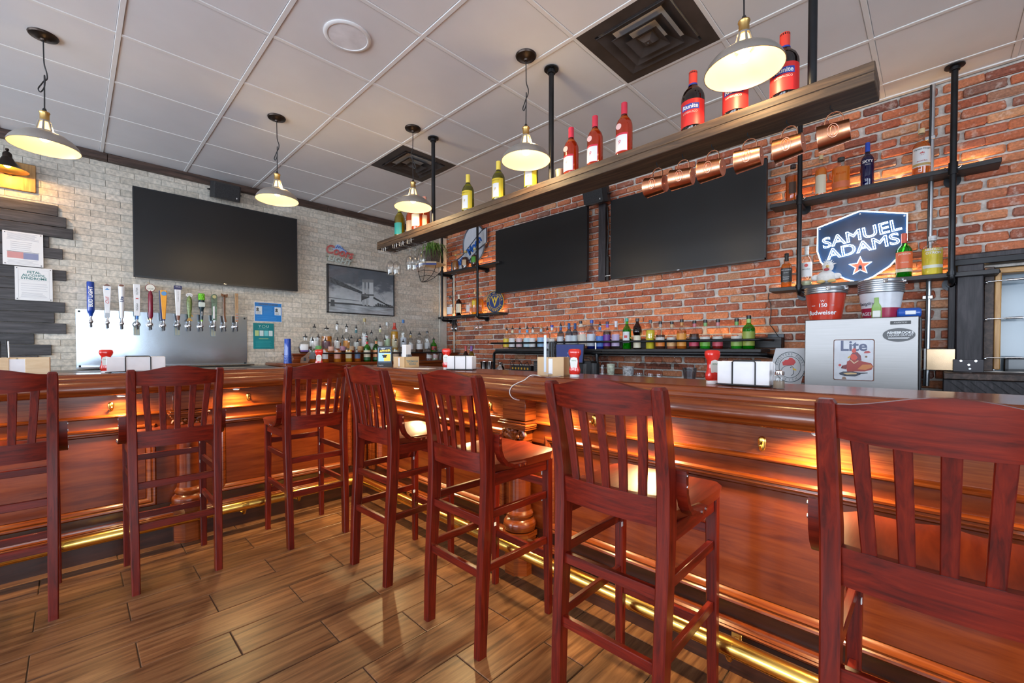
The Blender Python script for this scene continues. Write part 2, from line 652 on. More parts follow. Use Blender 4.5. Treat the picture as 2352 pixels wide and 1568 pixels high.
# ---- floor: wood-look planks, 0.199 x 0.585, half bond
floor = struct(MB().box(XW - 0.2, X1, Y1, 0.2, -0.10, -0.004).build('floor', GROUT, smooth=False))
PW, PL = 0.1985, 0.5865
plank_me = MB().box(-PW / 2 + 0.002, PW / 2 - 0.002, -PL / 2 + 0.002, PL / 2 - 0.002, -0.012, 0.0, 0.0022).mesh('plank', False)
cand = []
for i in range(-4, 32):
    for j in range(-9, 8):
        cx = 2.66 + PW * (i + 0.5)
        cy = (-3.925 if i % 2 == 0 else -3.638) + PL * (j + 0.5)
        if cx < 1.9 or cx > X1 or cy > -2.1 or cy < Y1:
            continue
        u, v, d = seen((cx, cy, 0))
        vis = -160 < u < 2500 and 900 < v < 1800
        cand.append((not vis, d, cx, cy))
cand.sort()
rest = MB()
for k, (nv, d, cx, cy) in enumerate(cand):
    if k < 280 and not nv:
        obj('plank', plank_me, FLOORM, floor, (cx, cy, 0))
    else:
        rest.box(cx - PW / 2 + 0.002, cx + PW / 2 - 0.002, cy - PL / 2 + 0.002, cy + PL / 2 - 0.002, -0.012, 0.0)
tag(rest.build('plank_field', FLOORM, floor, False), None, None, None, 'stuff')

# ---- ceiling: lay-in tiles on a white grid, module 0.6096
GS = 0.6096
ceil = struct(MB().box(XW - 0.2, X1, Y1, 0.2, H + 0.02, H + 0.12).build('ceiling', CEILT, smooth=False))
tile_me = MB().box(-GS / 2 + 0.0135, GS / 2 - 0.0135, -GS / 2 + 0.0135, GS / 2 - 0.0135, -0.002, 0.012, 0.003).mesh('ceiling_tile', False)
gx = lambda j: 2.05 - GS * j
gy = lambda i: -3.89 + GS * i
VENTS = {(3, 0): 1, (3, -4): 1}       # cells that hold an air vent
for i in range(-8, 7):
    for j in range(-12, 4):
        xa, xb, ya, yb = gx(j + 1), gx(j), gy(i), gy(i + 1)
        xa, xb, ya, yb = max(xa, XW), min(xb, X1), max(ya, Y1), min(yb, 0.0)
        if xb - xa < 0.06 or yb - ya < 0.06 or (i, j) in VENTS:
            continue
        if xb - xa > 0.6 and yb - ya > 0.6:
            obj('ceiling_tile', tile_me, CEILT, ceil, ((xa + xb) / 2, (ya + yb) / 2, H))
        else:
            MB().box(xa + 0.0135, xb - 0.0135, ya + 0.0135, yb - 0.0135, H - 0.002, H + 0.012, 0.003).build('ceiling_tile', CEILT, ceil, False)
for i in range(-7, 7):
    if gy(i) < 0:
        MB().box(XW, X1, gy(i) - 0.0125, gy(i) + 0.0125, H - 0.006, H + 0.02, 0.0015).build('grid_runner', CEILG, ceil, False)
for j in range(-12, 4):
    if XW < gx(j) < X1:
        MB().box(gx(j) - 0.0125, gx(j) + 0.0125, Y1, 0, H - 0.005, H + 0.02, 0.0015).build('grid_runner', CEILG, ceil, False)
MB().box(XW, X1, -0.03, 0.0, H - 0.010, H + 0.01).box(XW, XW + 0.03, Y1, 0, H - 0.010, H + 0.01).build('wall_angle', CEILG, ceil, False)

# ---- stone wall (left)
wl = struct(MB().box(XW - 0.2, XW - 0.005, Y1 - 0.2, 0.25, 0, H + 0.1).build('wall_left', STGROUT, smooth=False))


def rough_block(w, h, d, rnd, jit, ch=0.13):
    """a clay or stone block with knocked-off edges; origin at the middle of its back, front at -y"""
    b = min(w, h) * ch
    mb = MB().box(-w / 2, w / 2, -d, 0.0, -h / 2, h / 2, b)
    q = random.Random(rnd)
    mb.v = [(x + q.uniform(-jit, jit), y + (q.uniform(-jit, jit) if y < -d / 2 else 0), z + q.uniform(-jit, jit) * 0.7) for x, y, z in mb.v]
    return mb


def wall_of_blocks(parent, name, mat, module, course, gap, depth, u0, u1, z0, z1, place, blocked, jit, nvar, phase, wob=0.0, skip=None, ch=0.13):
    """a running-bond field: the 300 blocks that show largest are parts, the rest one part of stuff"""
    w, h = module - gap, course - gap
    var = [rough_block(w, h, depth, k + 11, jit, ch).mesh(name, False) for k in range(nvar)]
    raw = [rough_block(w, h, depth, k + 71, jit, ch) for k in range(nvar)]
    cells = []
    n = int((z1 - z0) / course)
    q = random.Random(3)
    for r_ in range(n):
        zc = z0 + course * (r_ + 0.5)
        u = u0 + (phase if r_ % 2 else phase - module / 2) - module
        while u < u1 + module:
            uc = u + module / 2 + q.uniform(-wob, wob)
            lo, hi = max(uc - w / 2, u0), min(uc + w / 2, u1)
            if skip and hi - lo > 0.03 and skip(lo, hi, zc):
                hi = min(hi, OPX0 - 0.16)
            if hi - lo > 0.03:
                cut = (hi - lo) < w - 1e-4
                p = place((lo + hi) / 2, zc)
                a, b, d = seen(p)
                vis = -20 < a < 2372 and -20 < b < 900 and not blocked(a, b) and not cut
                cells.append((not vis, d, lo, hi, zc, p))
            u += module
    cells.sort(key=lambda c: c[:2])
    rest = MB()
    ex = (place(1, 0) - place(0, 0)).normalized()
    ey = Vector((-ex.y, ex.x, 0))
    rz = math.atan2(ex.y, ex.x)
    for k, (nv, d, lo, hi, zc, p) in enumerate(cells):
        off = q.uniform(-0.004, 0.002) * (depth / 0.024)
        if k < 300 and not nv:
            o = obj(name, var[q.randrange(nvar)], mat, parent, p - ey * off, rz)
            o.rotation_euler = (0, 0, rz + (PI if q.random() < 0 else 0))
        else:
            m = raw[q.randrange(nvar)]
            f = (hi - lo) / w
            rest.add([tuple(p + ex * (x * f) + ey * (y - off) + Vector((0, 0, z))) for x, y, z in m.v], m.f)
    tag(rest.build(name + '_field', mat, parent, False), None, None, None, 'stuff')


def in_rects(rects):
    return lambda a, b: any(x0 < a < x1 and y0 < b < y1 for x0, x1, y0, y1 in rects)


wall_of_blocks(wl, 'stone_tile', STONEM, 0.2012, 0.0587, 0.0042, 0.005, -5.2, 0.0, 0.93, H, lambda u, z: Vector((XW - 0.005, u, z)),
               in_rects([(310, 680, 510, 635), (180, 565, 730, 845), (0, 120, 480, 850), (760, 900, 650, 715), (20, 170, 250, 330)]), 0.0006, 4, 0.028, ch=0.03)

# ---- brick wall (right); the pass-through opening is at its right end
OPX0, OPX1, OPZ0, OPZ1 = 5.62, 7.4, 1.06, 1.72
wr = struct(MB().box(XW - 0.2, OPX0, 0.022, 0.25, 0, H + 0.1).box(OPX1, X1 + 0.2, 0.022, 0.25, 0, H + 0.1)
            .box(OPX0, OPX1, 0.022, 0.25, 0, OPZ0).box(OPX0, OPX1, 0.022, 0.25, OPZ1, H + 0.1).build('wall_right', MORTAR, smooth=False))
hide_br = in_rects([(1140, 1352, 530, 670), (1405, 1757, 450, 640), (1850, 2110, 700, 900), (1880, 2080, 500, 640)])
wall_of_blocks(wr, 'brick', BRICKM, 0.2045, 0.0682, 0.0150, 0.024, XW, 7.3, 0.9249, H - 0.004, lambda u, z: Vector((u, 0.022, z)), hide_br, 0.0042, 9, 0.153, 0.014, lambda lo, hi, z: hi > OPX0 - 0.15 and z < OPZ1 + 0.12)

# ---- the two walls behind the camera, with the street windows
def glazed_wall(name, u0, u1, flip, wins):
    """wall with openings from z 0.45 to 2.45; u runs along the wall"""
    w = MB()
    f = (lambda a, b, c, d, e, g: w.box(a, b, Y1 - 0.15, Y1, e, g)) if not flip else (lambda a, b, c, d, e, g: w.box(X1, X1 + 0.15, a, b, e, g))
    f(u0, u1, 0, 0, 0, 0.45)
    f(u0, u1, 0, 0, 2.45, H + 0.1)
    e = u0
    for a, b in wins:
        f(e, a, 0, 0, 0.45, 2.45)
        e = b
    f(e, u1, 0, 0, 0.45, 2.45)
    return struct(w.build(name, WALLP, smooth=False))


glazed_wall('wall_front', XW - 0.2, X1 + 0.2, False, [(0.1, 2.3), (2.6, 4.8), (5.1, 7.3)])
glazed_wall('wall_side', Y1 - 0.2, 0.25, True, [(-7.7, -5.5), (-5.3, -3.1)])
wn = 2
for a, b in [(0.1, 2.3), (2.6, 4.8), (5.1, 7.3)]:
    w = MB()
    for x in (a + 0.03, (a + b) / 2, b - 0.03):
        w.box(x - 0.03, x + 0.03, Y1 - 0.08, Y1 - 0.02, 0.45, 2.45, 0.004)
    for z in (0.48, 1.75, 2.42):
        w.box(a, b, Y1 - 0.08, Y1 - 0.02, z - 0.03, z + 0.03, 0.004)
    struct(w.build('window_%d' % wn, BLACKM))
    wn += 1
for a, b in [(-7.7, -5.5), (-5.3, -3.1)]:
    w = MB()
    for y in (a + 0.03, (a + b) / 2, b - 0.03):
        w.box(X1 + 0.02, X1 + 0.08, y - 0.03, y + 0.03, 0.45, 2.45, 0.004)
    for z in (0.48, 1.75, 2.42):
        w.box(X1 + 0.02, X1 + 0.08, a, b, z - 0.03, z + 0.03, 0.004)
    struct(w.build('window_%d' % wn, BLACKM))
    wn += 1

# ---- wooden crown board on the stone wall, drywall strip in the corner
trim = bpy.data.objects.new('trim_1', None)
COL.objects.link(trim)
struct(trim)
e = -6.2
for L_ in (1.6, 0.75, 2.0, 1.9):
    MB().box(XW, XW + 0.055, e + 0.001, min(e + L_, -0.02) - 0.001, H - 0.075, H - 0.004, 0.004).build('board', TRIMW, trim)
    e += L_
struct(MB().box(XW, XW + 0.02, -0.13, -0.001, 0.9, H - 0.01, 0.003).build('trim_2', plain('drywall_white', (0.66, 0.62, 0.55), 0.8)))

# ---- pass-through window at the right end of the brick wall
pw = bpy.data.objects.new('window_1', None)
COL.objects.link(pw)
struct(pw)
po = MB().box(5.475, 5.595, -0.115, -0.02, 1.055, 1.735, 0.006).build('post', DARKW, pw)
MB().box(5.465, 5.60, -0.124, -0.114, 1.055, 1.135, 0.002).build('steel_base_plate', plain('plate_dark', (0.03, 0.027, 0.03), 0.35, 0.7), po)
for bx, bz in ((5.50, 1.125), (5.565, 1.125), (5.535, 1.10), (5.54, 1.075)):
    MB().cyl((bx, -0.124, bz), (bx, -0.128, bz), 0.006).build('bolt', CHROME, po)
MB().box(5.455, 7.3, -0.10, 0.02, 1.735, 1.775, 0.004).build('header', BLACKM, pw)
MB().box(5.44, 7.3, -0.04, 0.02, 1.775, 1.815, 0.006).build('lintel_board', DARKW, pw)
MB().box(5.44, 5.475, -0.05, 0.02, 1.03, 1.775, 0.004).build('casing', DARKW, pw)
MB().box(5.60, 5.645, -0.02, 0.12, 1.06, 1.72, 0.004).build('side_lining', TRIMW, pw)
MB().box(5.645, 5.675, -0.01, 0.14, 1.07, 1.70, 0.005).build('oak_jamb', OAKW, pw)
MB().box(5.645, 7.35, -0.01, 0.14, 1.675, 1.71, 0.005).build('oak_head', wood('honey_oak_flat', (0.36, 0.17, 0.050), (0.52, 0.27, 0.085), (0.66, 0.38, 0.14), (1.5, 12, 12), 0.4), pw)
MB().box(5.66, 7.35, 0.10, 0.11, 1.06, 1.70).build('pane', plain('grey_pane', (0.20, 0.27, 0.33), 0.12, 0, 0.05, 2.0), pw)
for rz_ in (1.62, 1.385, 1.14):
    MB().cyl((5.60, -0.05, rz_ + 0.005), (7.3, -0.05, rz_ + 0.02), 0.0035).cyl((5.69, -0.05, rz_ + 0.006), (5.76, -0.05, rz_ + 0.007), 0.007).build('tension_cable', CHROME, pw)
    MB().ball((5.607, -0.05, rz_), 0.010).build('cable_eye', CHROME, pw)
MB().box(5.42, 7.3, -0.33, -0.02, 1.015, 1.055, 0.004).build('sill', TRIMW, pw)
sl = MB().box(5.42, 7.3, -0.30, -0.02, 0.60, 1.014, 0.003).build('sill_apron', DARKW, pw)
for k in range(26):
    x = 5.44 + k * 0.045
    MB().add([(x, -0.3005, 1.01), (x + 0.030, -0.3005, 1.01), (x + 0.25, -0.3005, 0.80), (x + 0.22, -0.3005, 0.80), (x, -0.308, 1.01), (x + 0.030, -0.308, 1.01), (x + 0.25, -0.308, 0.80), (x + 0.22, -0.308, 0.80)],
             [(4, 5, 6, 7), (0, 1, 5, 4), (1, 2, 6, 5), (2, 3, 7, 6), (3, 0, 4, 7)]).build('diagonal_slat', DARKW, sl, False)
fr = thing('picture_frame', 'small black picture frame leaning behind the pass-through opening', 'frame', (5.78, 0.04, 1.06), 0.3)
MB().box(-0.09, 0.20, -0.01, 0.01, 0.0, 0.015).box(-0.09, 0.20, -0.01, 0.01, 0.075, 0.09).box(-0.09, -0.075, -0.01, 0.01, 0, 0.09).box(0.185, 0.20, -0.01, 0.01, 0, 0.09).build('frame', BLACKP, fr)
MB().box(-0.075, 0.185, -0.002, 0.004, 0.015, 0.075).build('picture', colm((0.05, 0.06, 0.07), 0.2), fr)

# ================================================================= THE BAR
BX, BY = 1.97, -2.36            # frieze planes of the two runs; they meet in an inside corner
BEND_Y, BEND_X = -5.6, 7.2


def run_sweep(mb, prof, closed=True):
    """sweep a (distance in front of the frieze, z) profile along the L of the bar, mitred at the corner"""
    rings = [[(BX + d, BEND_Y, z) for d, z in prof], [(BX + d, BY - d, z) for d, z in prof], [(BEND_X, BY - d, z) for d, z in prof]]
    return mb.loft(rings, True, True, closed)


bar = thing('bar_counter', 'L-shaped mahogany bar with panelled front, carved columns and rounded top rail', 'bar', (0, 0, 0))
top = [(-0.51, 1.005), (-0.51, 1.045), (0.030, 1.045), (0.038, 1.054), (0.050, 1.059), (0.072, 1.060), (0.086, 1.054), (0.092, 1.040), (0.098, 1.036), (0.110, 1.036), (0.114, 1.024), (0.126, 1.022)]
top += [(0.126 + 0.040 * math.sin(t), 0.981 + 0.041 * math.cos(t)) for t in [R(a) for a in (15, 35, 55, 75, 95, 115, 135, 155, 178)]] + [(0.06, 0.945), (0.0, 0.955), (-0.03, 1.005)]
run_sweep(MB(), top).build('bar_top', BW, bar, True, 30)
run_sweep(MB(), [(-0.06, 0.80), (0, 0.80), (0, 1.0), (-0.06, 1.0)]).build('frieze_board', BW, bar, False)
bead = [(-0.02, 0.794)] + [(0.006 + 0.016 * math.cos(a), 0.809 + 0.011 * math.sin(a)) for a in [R(x) for x in (-80, -50, -20, 10, 40, 70)]] + [(-0.02, 0.822)]
run_sweep(MB(), bead).build('bead_moulding', BW, bar)
run_sweep(MB(), [(-0.06, 0.70), (-0.006, 0.70), (-0.006, 0.80), (-0.06, 0.80)]).build('upper_band', BWP, bar, False)
run_sweep(MB(), [(-0.07, 0.17), (-0.024, 0.17), (-0.024, 0.71), (-0.07, 0.71)]).build('backing_panel', BWP, bar, False)
cap = [(-0.03, 0.150), (0.030, 0.150), (0.036, 0.156), (0.036, 0.162), (0.030, 0.166), (0.030, 0.170), (0.020, 0.176), (0.018, 0.184), (-0.03, 0.184)]
run_sweep(MB(), cap).build('base_cap_moulding', BW, bar)
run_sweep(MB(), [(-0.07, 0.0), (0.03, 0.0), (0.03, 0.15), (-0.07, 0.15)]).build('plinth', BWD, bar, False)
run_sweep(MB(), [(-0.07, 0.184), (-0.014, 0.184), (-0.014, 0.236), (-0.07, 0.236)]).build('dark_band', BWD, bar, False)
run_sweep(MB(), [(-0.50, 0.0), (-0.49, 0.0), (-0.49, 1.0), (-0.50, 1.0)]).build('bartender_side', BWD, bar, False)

# raised panel bays: (run, from, to)
MOULD = [(0.0, 0.0), (0.022, 0.0), (0.030, 0.008), (0.028, 0.016), (0.022, 0.020), (0.024, 0.028), (0.018, 0.036), (0.008, 0.044), (0.0, 0.048)]


def bay(run, a, b):
    z0, z1 = 0.240, 0.742
    d0 = -0.024

    def W(u, d, z):
        return (BX + d, u, z) if run == 'L' else (u, BY - d, z)
    inner = 0.048
    rings = []
    for u, z, su, sz in ((a, z0, 1, 1), (b, z0, -1, 1), (b, z1, -1, -1), (a, z1, 1, -1)):
        rings.append([W(u + su * t, d0 + h, z + sz * t) for h, t in MOULD])
    rings.append(rings[0])
    MB().loft(rings, False, False, False).build('panel_moulding', BW, bar, True, 30)
    i = inner + 0.0
    lo, hi = a + i, b - i
    m = MB()
    if run == 'L':
        m.box(BX + d0 - 0.004, BX + d0 + 0.004, lo, hi, z0 + i, z1 - i, 0.002)
    else:
        m.box(lo, hi, BY - d0 - 0.004, BY - d0 + 0.004, z0 + i, z1 - i, 0.002)
    m.build('raised_panel', BWP, bar, False)


bay('L', -5.5, -3.74)
bay('L', -3.42, -2.50)
bay('R', 2.13, 3.61)
bay('R', 3.92, 6.3)
# fluted corner boards
for k in range(3):
    MB().box(BX - 0.02, BX + 0.004 + 0.006 * (k % 2), -2.375 - 0.035 * (k + 1), -2.380 - 0.035 * k, 0.20, 0.74, 0.004).build('corner_fluting', BW, bar)
    MB().box(BX + 0.015 + 0.035 * k, BX + 0.010 + 0.035 * (k + 1), BY - 0.004 - 0.006 * (k % 2), BY + 0.02, 0.20, 0.74, 0.004).build('corner_fluting', BW, bar)


def column(x, y, rz):
    """engaged column: frieze block, carved capital, shaft, turned base, pedestal; local -y looks into the room"""
    c = bpy.data.objects.new('column', None)
    COL.objects.link(c)
    c.parent = bar
    c.location = (x, y, 0)
    c.rotation_euler = (0, 0, rz)
    MB().box(-0.085, 0.085, -0.055, 0.06, 0.822, 0.955, 0.003).build('frieze_block', BW, c)
    m = MB()
    for z, o in ((0.812, 0.012), (0.800, 0.020), (0.788, 0.012), (0.776, 0.004)):
        m.box(-0.085 - o, 0.085 + o, -0.055 - o, 0.06, z - 0.006, z + 0.006, 0.003)
    m.build('capital_moulding', BW, c)
    m = MB().box(-0.055, 0.055, -0.040, 0.05, 0.70, 0.772, 0.01)
    for sx in (-1, 1):                                         # scrolls
        sp = []
        for k in range(16):
            a = k * 0.55
            rr = 0.030 * (1 - k / 18)
            sp.append((sx * (0.055 + rr * math.cos(a)), -0.052, 0.742 + rr * math.sin(a)))
        m.tube(sp, 0.0095, 6)
        m.ball((sx * 0.058, -0.053, 0.742), 0.010, 8)
    for k in range(5):                                         # shell leaf
        a = R(30 + 30 * k)
        m.cyl((0, -0.045, 0.708), (0.042 * math.cos(a), -0.060, 0.712 + 0.052 * math.sin(a)), 0.006, 0.012, 7)
        m.ball((0.042 * math.cos(a), -0.060, 0.712 + 0.052 * math.sin(a)), 0.013, 8)
    m.build('carved_capital', BW, c)
    MB().lathe([(0.062, 0.335), (0.060, 0.36), (0.0605, 0.55), (0.057, 0.68), (0.066, 0.688), (0.066, 0.70), (0.050, 0.705)], 24, (0, -0.005, 0)).build('shaft', BWP, c)
    MB().lathe([(0.075, 0.225), (0.086, 0.232), (0.090, 0.25), (0.088, 0.27), (0.076, 0.285), (0.066, 0.292), (0.068, 0.300), (0.074, 0.306), (0.075, 0.316), (0.066, 0.326), (0.062, 0.336)], 24, (0, -0.005, 0)).build('turned_base', BW, c)
    m = MB()
    for z0, z1, o in ((0.205, 0.225, 0.095), (0.19, 0.206, 0.088)):
        m.prism([(o * 1.06 * math.cos(R(22.5 + 45 * k)), -0.005 + o * 1.06 * math.sin(R(22.5 + 45 * k))) for k in range(8)], z0, z1, 'xy')
    m.build('octagon_slab', BW, c, False)
    MB().prism([(0.088 * math.cos(R(22.5 + 45 * k)), -0.005 + 0.088 * math.sin(R(22.5 + 45 * k))) for k in range(8)], 0.0, 0.19, 'xy').build('pedestal', BW, c, False)


column(BX + 0.03, -3.585, LEFT)
column(3.775, BY - 0.03, 0)

hook_m = MB().lathe([(0.0, -0.030), (0.008, -0.026), (0.012, -0.010), (0.0135, 0.008), (0.011, 0.020), (0.0, 0.026)], 14)
hook_m.v = [(x, y * 0.35 - 0.003, z) for x, y, z in hook_m.v]
hook_m.tube([(0, -0.004, 0.004), (0, -0.014, -0.012), (0, -0.024, -0.018), (0, -0.030, -0.008)], 0.0042, 7).ball((0, -0.031, -0.005), 0.006, 8)
hook_me = hook_m.mesh('coat_hook')
for y in (-4.62, -3.94, -3.24, -2.63):
    obj('coat_hook', hook_me, BRASS, bar, (BX, y, 0.868), LEFT)
for x in (2.42, 3.11, 3.50, 4.23, 4.94, 5.75):
    obj('coat_hook', hook_me, BRASS, bar, (x, BY, 0.862), 0)

# brass foot rail on brackets
rail = thing('foot_rail', 'polished brass foot rail running along the base of the bar', 'foot rail', (0, 0, 0))
rd, rzz = 0.130, 0.158
pth = [(BX + rd, BEND_Y, rzz), (BX + rd, BY - rd - 0.06, rzz)] + [(BX + rd + 0.06 - 0.06 * math.cos(R(a)), BY - rd - 0.06 + 0.06 * math.sin(R(a)), rzz) for a in (22, 45, 68)] + [(BX + rd + 0.06, BY - rd, rzz), (BEND_X, BY - rd, rzz)]
MB().tube(pth, 0.032, 20).build('rail_tube', BRASS, rail)
for y in (-4.75, -3.30, -2.95):
    MB().tube([(BX + 0.028, y, 0.135), (BX + 0.06, y, 0.095), (BX + 0.11, y, 0.10), (BX + rd, y, rzz - 0.028)], 0.011, 8).box(BX + 0.026, BX + 0.034, y - 0.018, y + 0.018, 0.09, 0.16, 0.002).build('bracket', BRASS, rail)
    MB().cyl((BX + rd, y - 0.02, rzz), (BX + rd, y + 0.02, rzz), 0.033, n=20).build('collar', BRASS, rail)
for x in (2.65, 3.33, 4.07, 4.87, 5.7):
    MB().tube([(x, BY - 0.028, 0.135), (x, BY - 0.06, 0.095), (x, BY - 0.11, 0.10), (x, BY - rd, rzz - 0.028)], 0.011, 8).box(x - 0.018, x + 0.018, BY - 0.034, BY - 0.026, 0.09, 0.16, 0.002).build('bracket', BRASS, rail)
    MB().cyl((x - 0.02, BY - rd, rzz), (x + 0.02, BY - rd, rzz), 0.033, n=20).build('collar', BRASS, rail)

# puck lights under the top rail
def puck(x, y, rz, label, power):
    t = thing('puck_light', label, 'light', (x, y, 0.945), rz, 'lights under the bar rail')
    MB().cyl((0, -0.080, 0.0), (0, -0.080, -0.016), 0.022, 0.020, 14).build('housing', WHITEP, t)
    MB().cyl((0, -0.080, -0.0165), (0, -0.080, -0.018), 0.016, n=14).build('lens', glow('puck_lens', (1.0, 0.80, 0.45), 10.0), t)
    lamp('puck_light_lamp', (0, -0.080, -0.026), power, (1.0, 0.72, 0.34), 0.02, 'SPOT', None, (R(166), 0.7), t)


for y, w in ((-4.55, 'near the picture edge'), (-3.90, 'behind the second stool'), (-3.33, 'just right of the left column'), (-2.72, 'behind the stool nearest the inside corner')):
    puck(BX, y, LEFT, 'small puck light under the left bar rail, ' + w, 15.0)
for x, w in ((2.41, 'first from the inside corner'), (2.84, 'second from the inside corner'), (3.40, 'just left of the carved column'), (4.03, 'just right of the carved column'), (4.53, 'behind the third stool'), (5.12, 'left of the nearest stool'), (5.8, 'beyond the nearest stool')):
    puck(x, BY, 0, 'small puck light under the right bar rail, ' + w, 21.0)
wc = thing('loose_wire', 'thin white cord draped over the rounded bar edge by the column', 'cord', (0, 0, 0))
MB().tube(spl([(3.80, -1.98, 1.048), (3.82, -2.06, 1.048), (3.86, -2.14, 1.048), (3.90, -2.25, 1.048), (3.905, -2.34, 1.048), (3.90, -2.40, 1.063), (3.885, -2.435, 1.062), (3.87, -2.462, 1.040), (3.85, -2.49, 1.026), (3.838, -2.515, 1.012), (3.832, -2.528, 0.995), (3.83, -2.530, 0.975), (3.835, -2.522, 0.955), (3.845, -2.505, 0.942), (3.85, -2.48, 0.936)], 3), 0.0022, 6).build('cord', WHITEP, wc)

# ================================================================= BAR STOOLS
def rect_ring(cx, cy, z, hx, hy, c=0.004):
    return [(cx - hx + c, cy - hy, z), (cx + hx - c, cy - hy, z), (cx + hx, cy - hy + c, z), (cx + hx, cy + hy - c, z), (cx + hx - c, cy + hy, z), (cx - hx + c, cy + hy, z), (cx - hx, cy + hy - c, z), (cx - hx, cy - hy + c, z)]


def make_stool():
    t = thing('bar_stool', 'x', 'bar stool', (0, 0, 0), 0, 'mahogany bar stools along the bar')
    for s in (-1, 1):
        pts = [(0.170, -0.205, 0.0, 0.0165, 0.022), (0.172, -0.196, 0.25, 0.0175, 0.024), (0.174, -0.176, 0.55, 0.0180, 0.026), (0.175, -0.170, 0.70, 0.0185, 0.027), (0.176, -0.174, 0.82, 0.0185, 0.027),
               (0.178, -0.192, 0.93, 0.0180, 0.025), (0.180, -0.222, 1.06, 0.0175, 0.022), (0.180, -0.231, 1.092, 0.0165, 0.020), (0.180, -0.233, 1.100, 0.012, 0.015)]
        MB().loft([rect_ring(s * x, y, z, hx, hy) for x, y, z, hx, hy in pts]).build('back_post', CW_V, t, True, 25)
        f = [(0.176, 0.203, 0.0, 0.0145, 0.0145), (0.174, 0.201, 0.28, 0.0165, 0.0165), (0.172, 0.198, 0.60, 0.0180, 0.0180), (0.172, 0.198, 0.705, 0.0180, 0.0180)]
        MB().loft([rect_ring(s * x, y, z, hx, hy) for x, y, z, hx, hy in f]).build('front_leg', CW_V, t, True, 25)

    def bowed(name, z0, z1, ya, yb, th, bow, crest, mat, hw):
        rings = []
        for k in range(13):
            u = -1 + 2 * k / 12
            x = u * hw
            y = -bow * (1 - u * u)
            top_ = z1 + crest * (math.cos(u * PI) * 0.5 + 0.5)
            bot = z0 - crest * 0.35 * (1 - u * u)
            rings.append([(x, ya + y - th, bot), (x, ya + y + th, bot), (x, yb + y + th, top_), (x, yb + y - th, top_)])
        MB().loft(rings).build(name, mat, t, True, 30)
    bowed('crest_rail', 1.022, 1.090, -0.214, -0.229, 0.011, 0.020, 0.026, CW_H, 0.166)
    bowed('lower_back_rail', 0.708, 0.790, -0.172, -0.178, 0.011, 0.016, 0.0, CW_H, 0.166)
    for k in range(5):
        xb, xt = (k - 2) * 0.056, (k - 2) * 0.064
        u = (k - 2) / 2.9
        yb_, yt = -0.178 - 0.016 * (1 - u * u), -0.214 - 0.020 * (1 - u * u)
        MB().loft([rect_ring(xb, yb_, 0.782, 0.0125, 0.006, 0.002), rect_ring((xb + xt) / 2, (yb_ + yt) / 2 + 0.006, 0.90, 0.0132, 0.006, 0.002), rect_ring(xt, yt, 1.030, 0.0140, 0.006, 0.002)]).build('slat', CW_V, t, True, 25)
    # saddle seat
    n, mm = 16, 12
    def stop(u, w):
        edge = 0.168 + 0.036 * min(1, w * 2.2)
        if w > 0.88:
            edge -= 0.030 * ((w - 0.88) / 0.12) ** 2
        x = u * edge
        y = -0.150 + 0.392 * w + (-0.012 * u * u if w > 0.9 else 0)
        z = 0.742 + 0.008 * (w - 0.5) - 0.016 * (1 - min(1, abs(u) * 1.25) ** 2) * math.sin(PI * min(1, w * 1.15) * 0.9) + 0.010 * (w > 0.6) * math.exp(-(u / 0.22) ** 2) * (w - 0.6) / 0.4
        return x, y, z
    vs, fs = [], []
    for j in range(mm + 1):
        for i in range(n + 1):
            vs.append(stop(-1 + 2 * i / n, j / mm))
    B = len(vs)
    for j in range(mm + 1):
        for i in range(n + 1):
            x, y, z = stop(-1 + 2 * i / n, j / mm)
            vs.append((x * 0.97, (y - 0.046) * 0.97 + 0.046, 0.708))
    for j in range(mm):
        for i in range(n):
            a = j * (n + 1) + i
            fs.append((a, a + 1, a + n + 2, a + n + 1))
            fs.append((B + a, B + a + n + 1, B + a + n + 2, B + a + 1))
    rim = [i for i in range(n + 1)] + [(j + 1) * (n + 1) + n for j in range(mm)] + [mm * (n + 1) + n - 1 - i for i in range(n)] + [(mm - 1 - j) * (n + 1) for j in range(mm - 1)]
    for k in range(len(rim)):
        a, b = rim[k], rim[(k + 1) % len(rim)]
        fs.append((a, b, B + b, B + a))
    MB().add(vs, fs).build('seat', CW_S, t, True, 40)
    # bent side braces from post to seat, with rivets
    for s in (-1, 1):
        path = [(-0.146, 0.868), (-0.146, 0.835), (-0.142, 0.800), (-0.128, 0.768), (-0.104, 0.744), (-0.070, 0.730), (-0.030, 0.727), (0.010, 0.728)]
        rings = []
        for k, (y, z) in enumerate(path):
            a, b = path[max(0, k - 1)], path[min(len(path) - 1, k + 1)]
            dy, dz = b[0] - a[0], b[1] - a[1]
            l = math.hypot(dy, dz)
            ny, nz = -dz / l * 0.008, dy / l * 0.008
            x0, x1 = 0.192, 0.222
            q = min(1, k / 4)
            x0 += 0.0
            rings.append([(s * x0, y - ny, z - nz), (s * x1, y - ny, z - nz), (s * x1, y + ny, z + nz), (s * x0, y + ny, z + nz)])
        br = MB().loft(rings).build('side_brace', CW_H, t, True, 30)
        m = MB()
        for y, z in ((-0.146, 0.855), (-0.146, 0.825), (-0.035, 0.727), (-0.005, 0.728)):
            m.cyl((s * 0.221, y, z), (s * 0.2245, y, z), 0.0055, n=8)
        m.build('rivets', CHROME, br)
    # aprons and stretchers
    def bar_x(name, y, z, h=0.017, th=0.009, hw=0.165):
        MB().box(-hw, hw, y - th, y + th, z - h, z + h, 0.002).build(name, CW_H, t)

    def bar_y(name, s, z, h=0.016, th=0.009, y0=-0.185, y1=0.195):
        MB().box(s * 0.173 - th, s * 0.173 + th, y0, y1, z - h, z + h, 0.002).build(name, CW_V2, t)
    bar_x('front_apron', 0.198, 0.682, 0.025)
